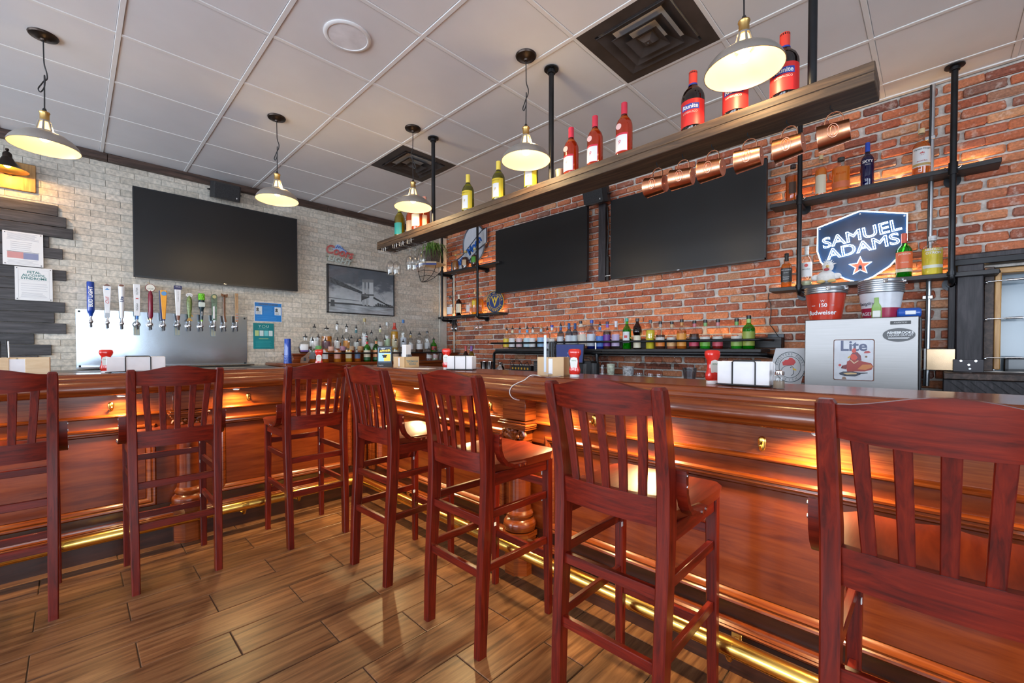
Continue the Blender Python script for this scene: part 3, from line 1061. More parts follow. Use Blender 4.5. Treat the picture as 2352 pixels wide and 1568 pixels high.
    for s in (-1, 1):
        bar_y('side_apron', s, 0.682, 0.025, 0.010, -0.165, 0.195)
        bar_y('side_stretcher', s, 0.545)
        bar_y('side_stretcher', s, 0.338)
    bar_x('front_stretcher', 0.200, 0.592)
    bar_x('front_stretcher', 0.202, 0.262)
    bar_x('rear_stretcher', -0.180, 0.520)
    bar_x('rear_stretcher', -0.194, 0.318)
    for s in (-1, 1):
        for z in (0.640, 0.522, 0.315):
            MB().box(s * 0.155, s * 0.158, 0.176, 0.190, z - 0.010, z + 0.008, 0.001).build('corner_bracket', WHITEP, t)
    return t


CW_V2 = wood('chair_wood_sides', (0.048, 0.0030, 0.0012), (0.108, 0.0060, 0.0020), (0.168, 0.0128, 0.0038), (22, 1.8, 24), 0.34, 0.22, 3.0, 0.03, 0.10, 0.32)
stool = make_stool()
spots = [(2.385, -4.335, 90, 'leftmost bar stool, cut by the left edge, facing the tap wall'),
         (2.395, -3.718, 90, 'second bar stool from the left, standing in front of the left column'),
         (2.420, -3.018, 90, 'third bar stool from the left, last one facing the tap wall'),
         (3.235, -2.788, 2, 'bar stool beside the inside corner of the bar, first facing the brick wall'),
         (3.958, -2.788, 0, 'bar stool in front of the carved column, second facing the brick wall'),
         (4.680, -2.785, 0.8, 'large bar stool right of centre, third facing the brick wall'),
         (5.402, -2.790, 0, 'nearest bar stool, cut by the right edge of the view')]
for i, (x, y, a, w) in enumerate(spots):
    o = stool if i == 0 else copy_tree(stool)
    o.location = (x, y, 0)
    o.rotation_euler = (0, 0, R(a))
    o['label'] = 'dark red wooden stool with slatted back: ' + w if False else w

# ================================================================= OVERHEAD: hanging shelf, pendants, vents
BZ0, BZ1, BYF, BYB = 2.174, 2.250, -2.030, -1.846
hs = thing('hanging_shelf', 'long dark timber shelf hung from the ceiling on black pipes above the bar', 'shelf', (0, 0, 0))


def dz(x):
    return 0.0071 * x - 0.031        # the shelf sags a little towards its left end


for nm, z0, z1, o_ in (('lower_plank', BZ0, BZ0 + 0.037, 0.0), ('upper_plank', BZ0 + 0.038, BZ1, 0.002)):
    m = MB().box(1.53, 5.212, BYF + o_, BYB, z0, z1, 0.003)
    m.v = [(x, y, z + dz(x)) for x, y, z in m.v]
    m.build(nm, BEAMW, hs)
for px_ in (2.335, 3.618, 5.005):
    p = MB().cyl((px_, -1.94, BZ1 - 0.03), (px_, -1.94, H - 0.012), 0.0165, n=16).build('hanger_pipe', PIPE, hs)
    m = MB().lathe([(0.0165, H - 0.040), (0.025, H - 0.038), (0.026, H - 0.018), (0.046, H - 0.015), (0.046, H - 0.007), (0.0165, H - 0.007)], 20, (px_, -1.94, 0), caps=False)
    for k in range(4):
        a = R(45 + 90 * k)
        m.cyl((px_ + 0.035 * math.cos(a), -1.94 + 0.035 * math.sin(a), H - 0.019), (px_ + 0.035 * math.cos(a), -1.94 + 0.035 * math.sin(a), H - 0.014), 0.006, n=8)
    m.build('flange', PIPE, p)

# copper mugs on hooks
def mug_parts(t):
    # body lies on its side, mouth to -x, base to +x, handle up; local origin at the hook on the shelf underside
    zc = -0.112
    prof = [(0.036, 0.045), (0.0375, 0.047), (0.0455, -0.046), (0.0468, -0.048), (0.0455, -0.048), (0.0440, -0.044), (0.0350, 0.042)]
    m = MB()
    n = 28
    rings = [[(x, r_ * math.cos(2 * PI * i / n), zc + r_ * math.sin(2 * PI * i / n)) for i in range(n)] for r_, x in prof]
    m.loft(rings, False, False)
    m.build('cup', COPPER, t)
    MB().cyl((0.0445, 0, zc), (0.0475, 0, zc), 0.0372, 0.0355, 28).cyl((0.047, 0, zc), (0.0485, 0, zc), 0.006, n=10).build('base', COPPERD, t)
    pts = [(0.030, 0, zc + 0.036), (0.030, 0, zc + 0.058), (0.024, 0, zc + 0.072), (0.012, 0, zc + 0.080), (-0.002, 0, zc + 0.080), (-0.014, 0, zc + 0.074), (-0.022, 0, zc + 0.060), (-0.026, 0, zc + 0.042)]
    MB().tube(pts, 0.0042, 8, sx=0.55, up=(0, 1, 0)).build('handle', COPPER, t)
    MB().tube([(0.0165 * math.cos(a), -0.0412 - 0.0005, zc + 0.024 * math.sin(a)) for a in [R(15 * k) for k in range(24)]], 0.0012, 5, True).tube([(0.006 * math.cos(a) * 1.2, -0.0417, zc + 0.018 * math.sin(a)) for a in [R(30 * k) for k in range(12)]], 0.0011, 5, True).build('embossed_oval', COPPERD, t)


mug = None
for k, (mx, w) in enumerate(((4.335, 'first copper mug from the left'), (4.470, 'second copper mug from the left'), (4.612, 'third copper mug from the left'), (4.768, 'fourth copper mug from the left'), (4.920, 'fifth copper mug from the left'), (5.072, 'sixth copper mug, nearest the shelf end'))):
    if mug is None:
        mug = t = thing('copper_mug', '', 'mug', (0, 0, 0), 0, 'copper mugs hanging under the timber shelf')
        mug_parts(t)
    else:
        t = copy_tree(mug)
    t.location = (mx, -1.945, BZ0 + 0.003 + dz(mx))
    t.rotation_euler = (0, R((3, 2, 2, -1, -3, -4)[k]), R((-4, 3, -2, 2, -3, 4)[k]))
    t.scale = (1.1, 1.1, 1.1)
    t['label'] = w + ', hanging by its handle under the timber shelf'
    x0, z0 = mx - 0.004, BZ0 + dz(mx)
    MB().tube([(x0, -1.945, z0 + 0.002), (x0, -1.945, z0 - 0.012), (x0 + 0.006, -1.945, z0 - 0.018), (x0 + 0.010, -1.945, z0 - 0.028), (x0 + 0.002, -1.945, z0 - 0.036), (x0 - 0.009, -1.945, z0 - 0.030)], 0.0022, 6).build('cup_hook', BLACKM, hs)

# stemware racks and hanging glasses
wire = plain('rack_wire', (0.62, 0.62, 0.60), 0.3, 0.8)


def rack(x, label):
    t = thing('stemware_rack', label, 'rack', (x, 0, BZ0 + dz(x)))
    m = MB()
    for s in (-1, 1):
        m.tube([(s * 0.018, -2.02, 0.0), (s * 0.018, -2.02, -0.034), (s * 0.018, -1.86, -0.034), (s * 0.018, -1.86, 0.0)], 0.0022, 6)
        m.tube([(s * 0.018, -2.02, -0.034), (s * 0.030, -2.03, -0.034), (s * 0.030, -2.03, 0.0)], 0.0022, 6)
    m.tube([(-0.03, -2.0, -0.001), (0.03, -2.0, -0.001)], 0.003, 6).tube([(-0.03, -1.88, -0.001), (0.03, -1.88, -0.001)], 0.003, 6)
    m.build('wire_rails', wire, t)


for x, w in ((1.66, 'wire stemware rack nearest the shelf end'), (1.86, 'empty wire stemware rack, second from the shelf end'), (1.97, 'wire stemware rack, third from the shelf end'), (2.10, 'wire stemware rack, fourth from the shelf end')):
    rack(x, w + ', under the timber shelf')


def glass_me(h, rb, style):
    if style == 'wine':
        pr = [(0.033, 0), (0.034, -0.003), (0.010, -0.010), (0.0038, -0.018), (0.0036, -0.075), (0.006, -0.085), (0.026, -0.100), (0.038, -0.130), (0.040, -0.160), (0.035, -0.200), (0.032, -0.212), (0.0312, -0.212), (0.0342, -0.200), (0.0388, -0.160), (0.0368, -0.131), (0.0250, -0.103), (0.0, -0.090)]
    else:
        pr = [(0.036, 0), (0.037, -0.003), (0.010, -0.010), (0.0042, -0.018), (0.0040, -0.070), (0.008, -0.080), (0.058, -0.140), (0.0575, -0.141), (0.007, -0.084), (0.0, -0.083)]
    k = h / -pr[-5][1] if style == 'wine' else h / 0.14
    return MB().lathe([(r_ * rb, z * k) for r_, z in pr], 20, caps=False).mesh(style)


wg = glass_me(0.212, 1.0, 'wine')
GLASSW = clear_glass('stem_glass', (0.98, 0.985, 0.985), 0.08)
for k, (px_, y, w) in enumerate(((897, -1.99, 'leftmost stem glass hanging at the shelf end'), (911, -1.94, 'stem glass hanging second from the shelf end'), (942, -1.98, 'stem glass hanging third from the shelf end'), (954, -1.94, 'stem glass hanging fourth from the shelf end'), (968, -1.96, 'stem glass hanging fifth from the shelf end, before the plant'))):
    xg = at(px_, 600, 'Y', y).x
    o = obj('wine_glass', wg, GLASSW, None, (xg, y, BZ0 - 0.0335 + dz(xg)))
    tag(o, w, 'wine glass', 'wine glasses hanging under the timber shelf')

# pendants
def pendant_parts(t):
    MB().lathe([(0.0, -0.036), (0.012, -0.036), (0.015, -0.028), (0.030, -0.025), (0.036, -0.020), (0.060, -0.014), (0.064, -0.006), (0.062, -0.001), (0.0, -0.001)], 28).build('canopy', BRONZE, t)
    MB().tube(spl([(0, 0, -0.03), (0.001, 0.001, -0.12), (0.003, 0, -0.17), (0.014, 0.004, -0.21), (0.012, -0.002, -0.245), (0.0, 0.002, -0.262), (-0.010, 0.004, -0.285), (-0.022, 0.006, -0.315), (-0.014, 0.004, -0.330), (0.0, 0.001, -0.300), (0.003, -0.003, -0.262), (0.002, 0, -0.23), (0.001, 0, -0.35), (0, 0, -0.43)], 4), 0.0032, 7).build('cord', BLACKP, t)
    MB().lathe([(0.004, -0.415), (0.008, -0.42), (0.011, -0.436), (0.0, -0.437)], 14).build('strain_relief', BLACKP, t)
    MB().lathe([(0.0, -0.436), (0.022, -0.437), (0.0235, -0.442), (0.020, -0.450), (0.020, -0.480), (0.0225, -0.488), (0.0, -0.49)], 22).build('socket', BRASSD, t)
    m = MB()
    for k in range(6):
        a = R(60 * k)
        m.cyl((0.022 * math.cos(a), 0.022 * math.sin(a), -0.488), (0.037 * math.cos(a), 0.037 * math.sin(a), -0.552), 0.0045, 0.006, 6)
    m.lathe([(0.020, -0.486), (0.024, -0.486), (0.026, -0.494), (0.022, -0.494)], 20, caps=False).lathe([(0.034, -0.545), (0.040, -0.545), (0.042, -0.555), (0.036, -0.555)], 20, caps=False).build('slotted_neck', ZINC, t)
    MB().lathe([(0.0, -0.492), (0.018, -0.494), (0.0325, -0.550), (0.0, -0.552)], 18).build('neck_diffuser', CAGE, t)
    prof = [(0.036, -0.549), (0.060, -0.557), (0.092, -0.570), (0.122, -0.592), (0.140, -0.614), (0.149, -0.634), (0.1505, -0.640)]
    MB().lathe(prof, 40, caps=False).build('shade', ZINC, t)
    MB().lathe([(r_ - 0.0025, z - 0.0022) for r_, z in prof[:-1]] + [(0.1475, -0.640), (0.1505, -0.640)], 40, caps=False).build('shade_lining', ENAMEL, t)
    MB().lathe([(0.0, -0.552), (0.013, -0.553), (0.014, -0.560), (0.023, -0.576), (0.024, -0.588), (0.015, -0.601), (0.0, -0.605)], 18).build('bulb', BULB, t)


pend = None
for x, y, w in ((1.735, -4.190, 'pendant lamp at the far left, over the left bar'), (1.735, -2.971, 'pendant lamp over the left bar, before the long TV'), (2.345, -2.145, 'pendant lamp over the bar corner, at the shelf end'), (3.583, -2.140, 'pendant lamp over the right bar, beside the middle hanger pipe'), (4.803, -2.140, 'large near pendant lamp before the brown wine bottles')):
    if pend is None:
        pend = t = thing('pendant_lamp', '', 'pendant lamp', (0, 0, 0), 0, 'pendant lamps over the bar')
        pendant_parts(t)
    else:
        t = copy_tree(pend)
    t.location = (x, y, H)
    t.rotation_euler = (0, 0, random.uniform(0, 6))
    t['label'] = w
    lamp('pendant_bulb_light', (0, 0, -0.618), 6.5, (1.0, 0.72, 0.38), 0.03, parent=t)
    lamp('pendant_neck_light', (0, 0, -0.47), 1.2, (1.0, 0.66, 0.30), 0.02, parent=t).location = (0.045, 0.0, -0.52)

# air vents
def vent(cx, cy, label):
    t = thing('air_vent', label, 'vent', (cx, cy, H), 0, 'ceiling air vents')
    a = GS / 2 - 0.010
    prev = a

    def ring(o, i, zo, zi, name):
        m = MB()
        for r0, r1, z0, z1 in ((o, i, zo, zi),):
            ro = [(-r0, -r0, z0), (r0, -r0, z0), (r0, r0, z0), (-r0, r0, z0)]
            ri = [(-r1, -r1, z1), (r1, -r1, z1), (r1, r1, z1), (-r1, r1, z1)]
            m.loft([ro, ri, [(x, y, z + 0.004) for x, y, z in ri], [(x, y, z + 0.004) for x, y, z in ro], ro], False, False)
        m.build(name, VENTM, t, False)
    ring(a, a - 0.075, -0.006, -0.006, 'rim')
    MB().box(-a + 0.07, a - 0.07, -a + 0.07, a - 0.07, 0.06, 0.064).build('duct_back', BLACKM, t)
    ring(a - 0.072, a - 0.085, -0.006, 0.055, 'collar')
    ring(0.212, 0.128, -0.016, 0.030, 'louvre')
    ring(0.148, 0.080, -0.024, 0.018, 'louvre')
    m = MB().loft([[(-0.092, -0.092, -0.030), (0.092, -0.092, -0.030), (0.092, 0.092, -0.030), (-0.092, 0.092, -0.030)], [(-0.050, -0.050, -0.006), (0.050, -0.050, -0.006), (0.050, 0.050, -0.006), (-0.050, 0.050, -0.006)]], False, True)
    m.loft([[(-0.046, -0.046, -0.007), (0.046, -0.046, -0.007), (0.046, 0.046, -0.007), (-0.046, 0.046, -0.007)], [(-0.018, -0.018, -0.030), (0.018, -0.018, -0.030), (0.018, 0.018, -0.030), (-0.018, 0.018, -0.030)]], False, True)
    m.ball((0, 0, -0.031), 0.005, 8)
    m.build('centre_cone', VENTM, t, False)
    for s in (-1, 1):
        MB().box(s * 0.10 - 0.003, s * 0.10 + 0.003, -0.2, 0.2, 0.034, 0.050).build('hanger_strip', BLACKM, t, False)


vent(gx(0.5), gy(3.5), 'dark square air vent in the ceiling at the bar corner, smaller in view')
vent(gx(-3.5), gy(3.5), 'large dusty dark air vent in the ceiling above the wine bottles')

cs = thing('ceiling_speaker', 'round white speaker grille set flush in the ceiling', 'speaker', (2.963, -2.972, H))
MB().lathe([(0.118, -0.002), (0.126, -0.002), (0.128, -0.006), (0.120, -0.011), (0.108, -0.010), (0.105, -0.006)], 48, caps=False).build('bezel', WHITEP, cs)
MB().lathe([(0.0, -0.0085), (0.105, -0.0075), (0.107, -0.004)], 48).build('grille', plain('speaker_grille', (0.80, 0.80, 0.83), 0.6), cs)

# ================================================================= SCREENS AND SPEAKERS
def tv(label, loc, rz, w, h, tilt=0.0):
    t = thing('television', label, 'television', loc, rz)
    t.rotation_euler = (R(tilt), 0, rz)
    MB().box(-w / 2, w / 2, -0.012, 0.030, -h / 2, h / 2, 0.003).box(-w * 0.3, w * 0.3, 0.030, 0.055, -h * 0.32, h * 0.25, 0.006).build('case', BLACKP, t)
    m = MB()
    b = 0.009
    for a0, a1, c0, c1 in ((-w / 2, w / 2, h / 2 - b, h / 2), (-w / 2, w / 2, -h / 2, -h / 2 + b * 1.6), (-w / 2, -w / 2 + b, -h / 2, h / 2), (w / 2 - b, w / 2, -h / 2, h / 2)):
        m.box(a0, a1, -0.015, -0.011, c0, c1)
    m.build('bezel', plain('tv_bezel', (0.02, 0.024, 0.03), 0.3, 0.3), t)
    MB().box(-w / 2 + b, w / 2 - b, -0.0135, -0.0115, -h / 2 + b * 1.6, h / 2 - b).build('screen', SCREEN, t, False)
    MB().box(-0.012, 0.012, -0.017, -0.015, -h / 2 + 0.003, -h / 2 + 0.010).build('maker_badge', CHROME, t)
    MB().box(-0.18, 0.18, 0.055, 0.075 + abs(math.sin(R(tilt))) * 0.2, -0.12, 0.12, 0.003).build('wall_mount', BLACKM, t)
    return t


tv('long dark television on the pale stone wall above the beer taps', (0.055, -2.969, 2.290), LEFT, 1.440, 0.838)
tv('dark television on the brick wall, left of the wooden post', (1.905, -0.105, 2.358), 0, 1.460, 0.835)
tv('dark television on the brick wall, behind the copper mugs', (3.660, -0.105, 2.345), 0, 1.452, 0.825)


def speaker(label, loc, rz, tilt, roll=0):
    t = thing('wall_speaker', label, 'speaker', loc, rz)
    t.rotation_euler = (R(tilt), R(roll), rz)
    poly = [(-0.125, 0.06), (-0.135, -0.01), (-0.105, -0.075), (0.105, -0.075), (0.135, -0.01), (0.125, 0.06)]
    m = MB().prism(poly, -0.075, 0.085, 'xy')
    m.v = [(x, y, z) for x, y, z in m.v]
    m.build('cabinet', BLACKP, t, False)
    MB().prism([(-0.118, -0.0785), (-0.108, -0.082), (0.108, -0.082), (0.118, -0.0785)], -0.066, 0.076, 'xy').build('grille', plain('speaker_cloth', (0.02, 0.02, 0.022), 0.8, 0, 0.4, 90.0), t, False)
    MB().box(0.082, 0.090, -0.084, -0.080, -0.050, -0.036).build('logo_plate', WHITEP, t)
    MB().tube([(-0.14, 0.0, 0.0), (-0.145, 0.05, 0.0), (-0.10, 0.095, 0.0), (0.10, 0.095, 0.0), (0.145, 0.05, 0.0), (0.14, 0.0, 0.0)], 0.008, 6).box(-0.03, 0.03, 0.09, 0.13, -0.03, 0.03, 0.003).build('yoke_bracket', BLACKM, t)


speaker('black wall speaker tucked under the ceiling on the stone wall', (0.06, -2.955, 2.838), LEFT, 14)
speaker('black wall speaker above the wooden post on the brick wall', (2.79, -0.165, 2.825), 0, 14, 0)
pm = thing('wooden_post', 'dark wooden upright between the two televisions on the brick wall', 'post', (2.782, -0.028, 1.94))
MB().box(-0.044, 0.044, -0.022, 0.022, 0.0, 0.84, 0.003).build('upright', DARKW, pm)
MB().tube([(0.052, 0.0, 0.80), (0.075, 0.0, 0.55), (0.055, 0.0, 0.30), (0.056, 0.0, 0.02)], 0.008, 6).box(0.048, 0.078, -0.01, 0.012, -0.0, 0.26, 0.002).build('cable_cover', BLACKP, pm)
MB().box(0.044, 0.115, -0.026, -0.02, 0.045, 0.052).build('conduit_strap', GALV, pm)

# wall sconce, far left
scn = thing('wall_sconce', 'bronze barn-style wall lamp glowing amber at the left edge', 'wall lamp', (XW, -4.44, 2.66), LEFT)
MB().box(-0.16, 0.145, -0.022, 0.0, -0.145, 0.085, 0.004).build('wood_backplate', OAKW, scn)
MB().cyl((0, -0.022, 0.02), (0, -0.034, 0.02), 0.06, n=24).tube([(0, -0.03, 0.03), (0, -0.09, 0.07), (0, -0.16, 0.085), (0, -0.18, 0.06)], 0.008, 8).build('arm', BRONZE, scn)
MB().lathe([(0.0, 0.135), (0.010, 0.130), (0.011, 0.118), (0.006, 0.112), (0.012, 0.106), (0.022, 0.098), (0.027, 0.085), (0.027, 0.062), (0.032, 0.056), (0.045, 0.030), (0.075, -0.010), (0.100, -0.028), (0.118, -0.036)], 32, (0, -0.18, 0), caps=False).build('shade', BRONZE, scn)
MB().lathe([(0.02, 0.050), (0.043, 0.028), (0.073, -0.012), (0.098, -0.030), (0.118, -0.036)], 32, (0, -0.18, 0), caps=False).build('shade_lining', BRASSD, scn)
MB().ball((0, -0.18, 0.0), 0.022, 12).build('bulb', glow('amber_bulb', (1.0, 0.50, 0.08), 25.0), scn)
lamp('wall_sconce_light', (0, -0.18, -0.035), 7.0, (1.0, 0.48, 0.08), 0.02, parent=scn)

# ================================================================= STONE WALL
# dark slat panel at the far left
sp = thing('slat_panel', 'staggered dark wooden slat panel on the stone wall at the left edge', 'wall panel', (0, 0, 0))
ends = [-4.17, -4.12, -4.08, -4.225, -4.145, -4.27, -4.125, -4.215, -4.25, -4.135, -4.20, -4.13, -4.32, -4.222, -4.30, -4.26]
for k, e in enumerate(ends):
    z1 = 2.438 - 0.0925 * k
    MB().box(XW + 0.003, XW + 0.018 + 0.004 * (k % 3), -5.6, e, z1 - 0.0895, z1, 0.0025).build('slat', SLATW, sp)


def sheet(name, label, cat, loc, rz, w, h, mat, group=None):
    t = thing(name, label, cat, loc, rz, group)
    MB().box(-w / 2, w / 2, -0.0012, 0.0, -h / 2, h / 2).build('sheet', mat, t, False)
    return t


def lines(parent, x0, x1, z0, z1, n, mat, hgt=0.0016, seed=1, name='small_print'):
    q = random.Random(seed)
    m = MB()
    for k in range(n):
        z = z1 + (z0 - z1) * k / max(1, n - 1)
        e = q.uniform(0.0, (x1 - x0) * 0.22)
        m.box(x0 + e * 0.2, x1 - e, -0.0018, -0.0012, z - hgt, z + hgt)
    return m.build(name, mat, parent, False)


INK = colm((0.07, 0.09, 0.10), 0.6)
GREYINK = colm((0.42, 0.42, 0.46), 0.7)
TEALINK = colm((0.06, 0.20, 0.20), 0.6)
# two notices
n1 = sheet('notice', 'white printed notice with a red and blue chart on the dark slats', 'notice', (XW + 0.030, -4.372, 2.030), LEFT, 0.225, 0.278, PAPER)
lines(n1, -0.09, 0.09, 0.075, 0.125, 7, GREYINK, 0.0013, 3)
MB().box(-0.088, 0.0, -0.0018, -0.0012, -0.080, -0.028).build('red_chart', colm((0.60, 0.28, 0.27), 0.7), n1, False)
MB().box(0.0, 0.085, -0.0018, -0.0012, -0.082, -0.030).build('blue_chart', colm((0.24, 0.27, 0.42), 0.7), n1, False)
MB().box(-0.09, 0.09, -0.0018, -0.0012, -0.0265, -0.0235).build('chart_rule', INK, n1, False)
lines(n1, -0.075, 0.07, -0.010, 0.055, 5, GREYINK, 0.0013, 5)
lines(n1, -0.09, 0.09, -0.125, -0.095, 4, GREYINK, 0.001, 8)
n2 = sheet('notice', 'white notice headed FETAL ALCOHOL SYNDROME on the dark slats', 'notice', (XW + 0.031, -4.315, 1.745), LEFT, 0.213, 0.277, PAPER)
MB().box(-0.088, 0.088, -0.0016, -0.0012, -0.118, -0.117).box(-0.088, 0.088, -0.0016, -0.0012, 0.117, 0.118).box(-0.088, -0.087, -0.0016, -0.0012, -0.118, 0.118).box(0.087, 0.088, -0.0016, -0.0012, -0.118, 0.118).box(-0.088, 0.088, -0.0016, -0.0012, 0.028, 0.029).build('border_rule', GREYINK, n2, False)
for s_, z in (('FETAL', 0.097), ('ALCOHOL', 0.071), ('SYNDROME', 0.045)):
    text('heading', s_, 0.027, 0, -0.0012, z, TEALINK, n2, bold=0.0008, space=1.05, ext=0.0004)
lines(n2, -0.075, 0.082, -0.055, 0.0, 4, colm((0.62, 0.62, 0.64), 0.7), 0.003, 4)
lines(n2, -0.075, 0.075, -0.108, -0.075, 5, GREYINK, 0.001, 6)
for t, w, h in ((n1, 0.10, 0.127), (n2, 0.095, 0.127)):
    m = MB()
    for a in (-1, 1):
        for b in (-1, 1):
            m.cyl((a * w, -0.0012, b * h), (a * w, -0.004, b * h), 0.0035, n=8)
    m.build('tacks', BLACKM, t)

# steel tap panel
tp = thing('steel_backsplash', 'polished stainless steel backsplash sheet carrying the row of beer taps', 'backsplash', (XW + 0.003, -3.405, 1.285), LEFT)
MB().box(-0.667, 0.667, -0.008, 0.0, -0.262, 0.270, 0.001).build('sheet', STEELP, tp, False)
for sx in (-0.645, 0.645):
    for sz in (-0.24, 0.25):
        MB().cyl((sx, -0.008, sz), (sx, -0.012, sz), 0.009, n=12).build('screw', BLACKM, tp)
MB().box(-0.66, 0.70, -0.16, -0.008, -0.262, -0.245, 0.004).build('drip_tray', CHROME, tp)

# beer taps
def faucet(t):
    MB().cyl((0, 0.062, 0), (0, 0.050, 0), 0.028, n=24).build('flange', CHROME, t)
    MB().cyl((0, 0.055, 0), (0, 0.0, 0), 0.0115, n=14).ball((0, -0.012, 0.0), 0.0165, 14).build('shank', CHROME, t)
    MB().cyl((0, -0.014, -0.005), (0, -0.030, -0.040), 0.0085, 0.0075, 12).cyl((0, -0.030, -0.038), (0, -0.031, -0.052), 0.0095, 0.006, 10).build('spout', plain('spout_dark', (0.10, 0.10, 0.11), 0.3, 0.8), t)
    MB().lathe([(0.012, 0.012), (0.010, 0.020), (0.0065, 0.026), (0.0065, 0.045), (0.011, 0.050)], 14, (0, -0.012, 0)).build('collar', CHROME, t)


BLUE = colm((0.010, 0.050, 0.33), 0.25, coat=0.4)
NAVY = colm((0.012, 0.022, 0.11), 0.3)
WHT = colm((0.78, 0.79, 0.82), 0.3)
REDI = colm((0.55, 0.03, 0.03), 0.4)
taps = [(209, 738, 647, 'tall blue cylinder beer tap handle with white lettering, far left of the row'),
        (247, 741, 652, 'white tapered beer tap handle with red script, second in the row'),
        (280, 743, 656, 'white slant-topped round beer tap handle, third in the row'),
        (315, 744, 653, 'white flat paddle beer tap handle with black lettering, fourth in the row'),
        (346, 745, 652, 'maroon beer tap handle topped by a round cream badge'),
        (376, 747, 667, 'orange beer tap handle with a blue disc'),
        (409, 746, 656, 'white beer tap handle with a navy top and vertical lettering'),
        (435, 748, 673, 'fish-shaped green beer tap handle under an oval white badge'),
        (463, 749, 673, 'dark beer tap handle topped by a green hop cone'),
        (492, 749, 675, 'dark green patterned beer tap handle with a round emblem'),
        (516, 750, 674, 'brown axe-shaped beer tap handle'),
        (543, 750, 674, 'square wooden stick beer tap handle, far right of the row')]


def vert(s, size, z, mat, t, y, **k):
    text('lettering', s, size, 0, y, z, mat, t, rot=PI / 2, **k)


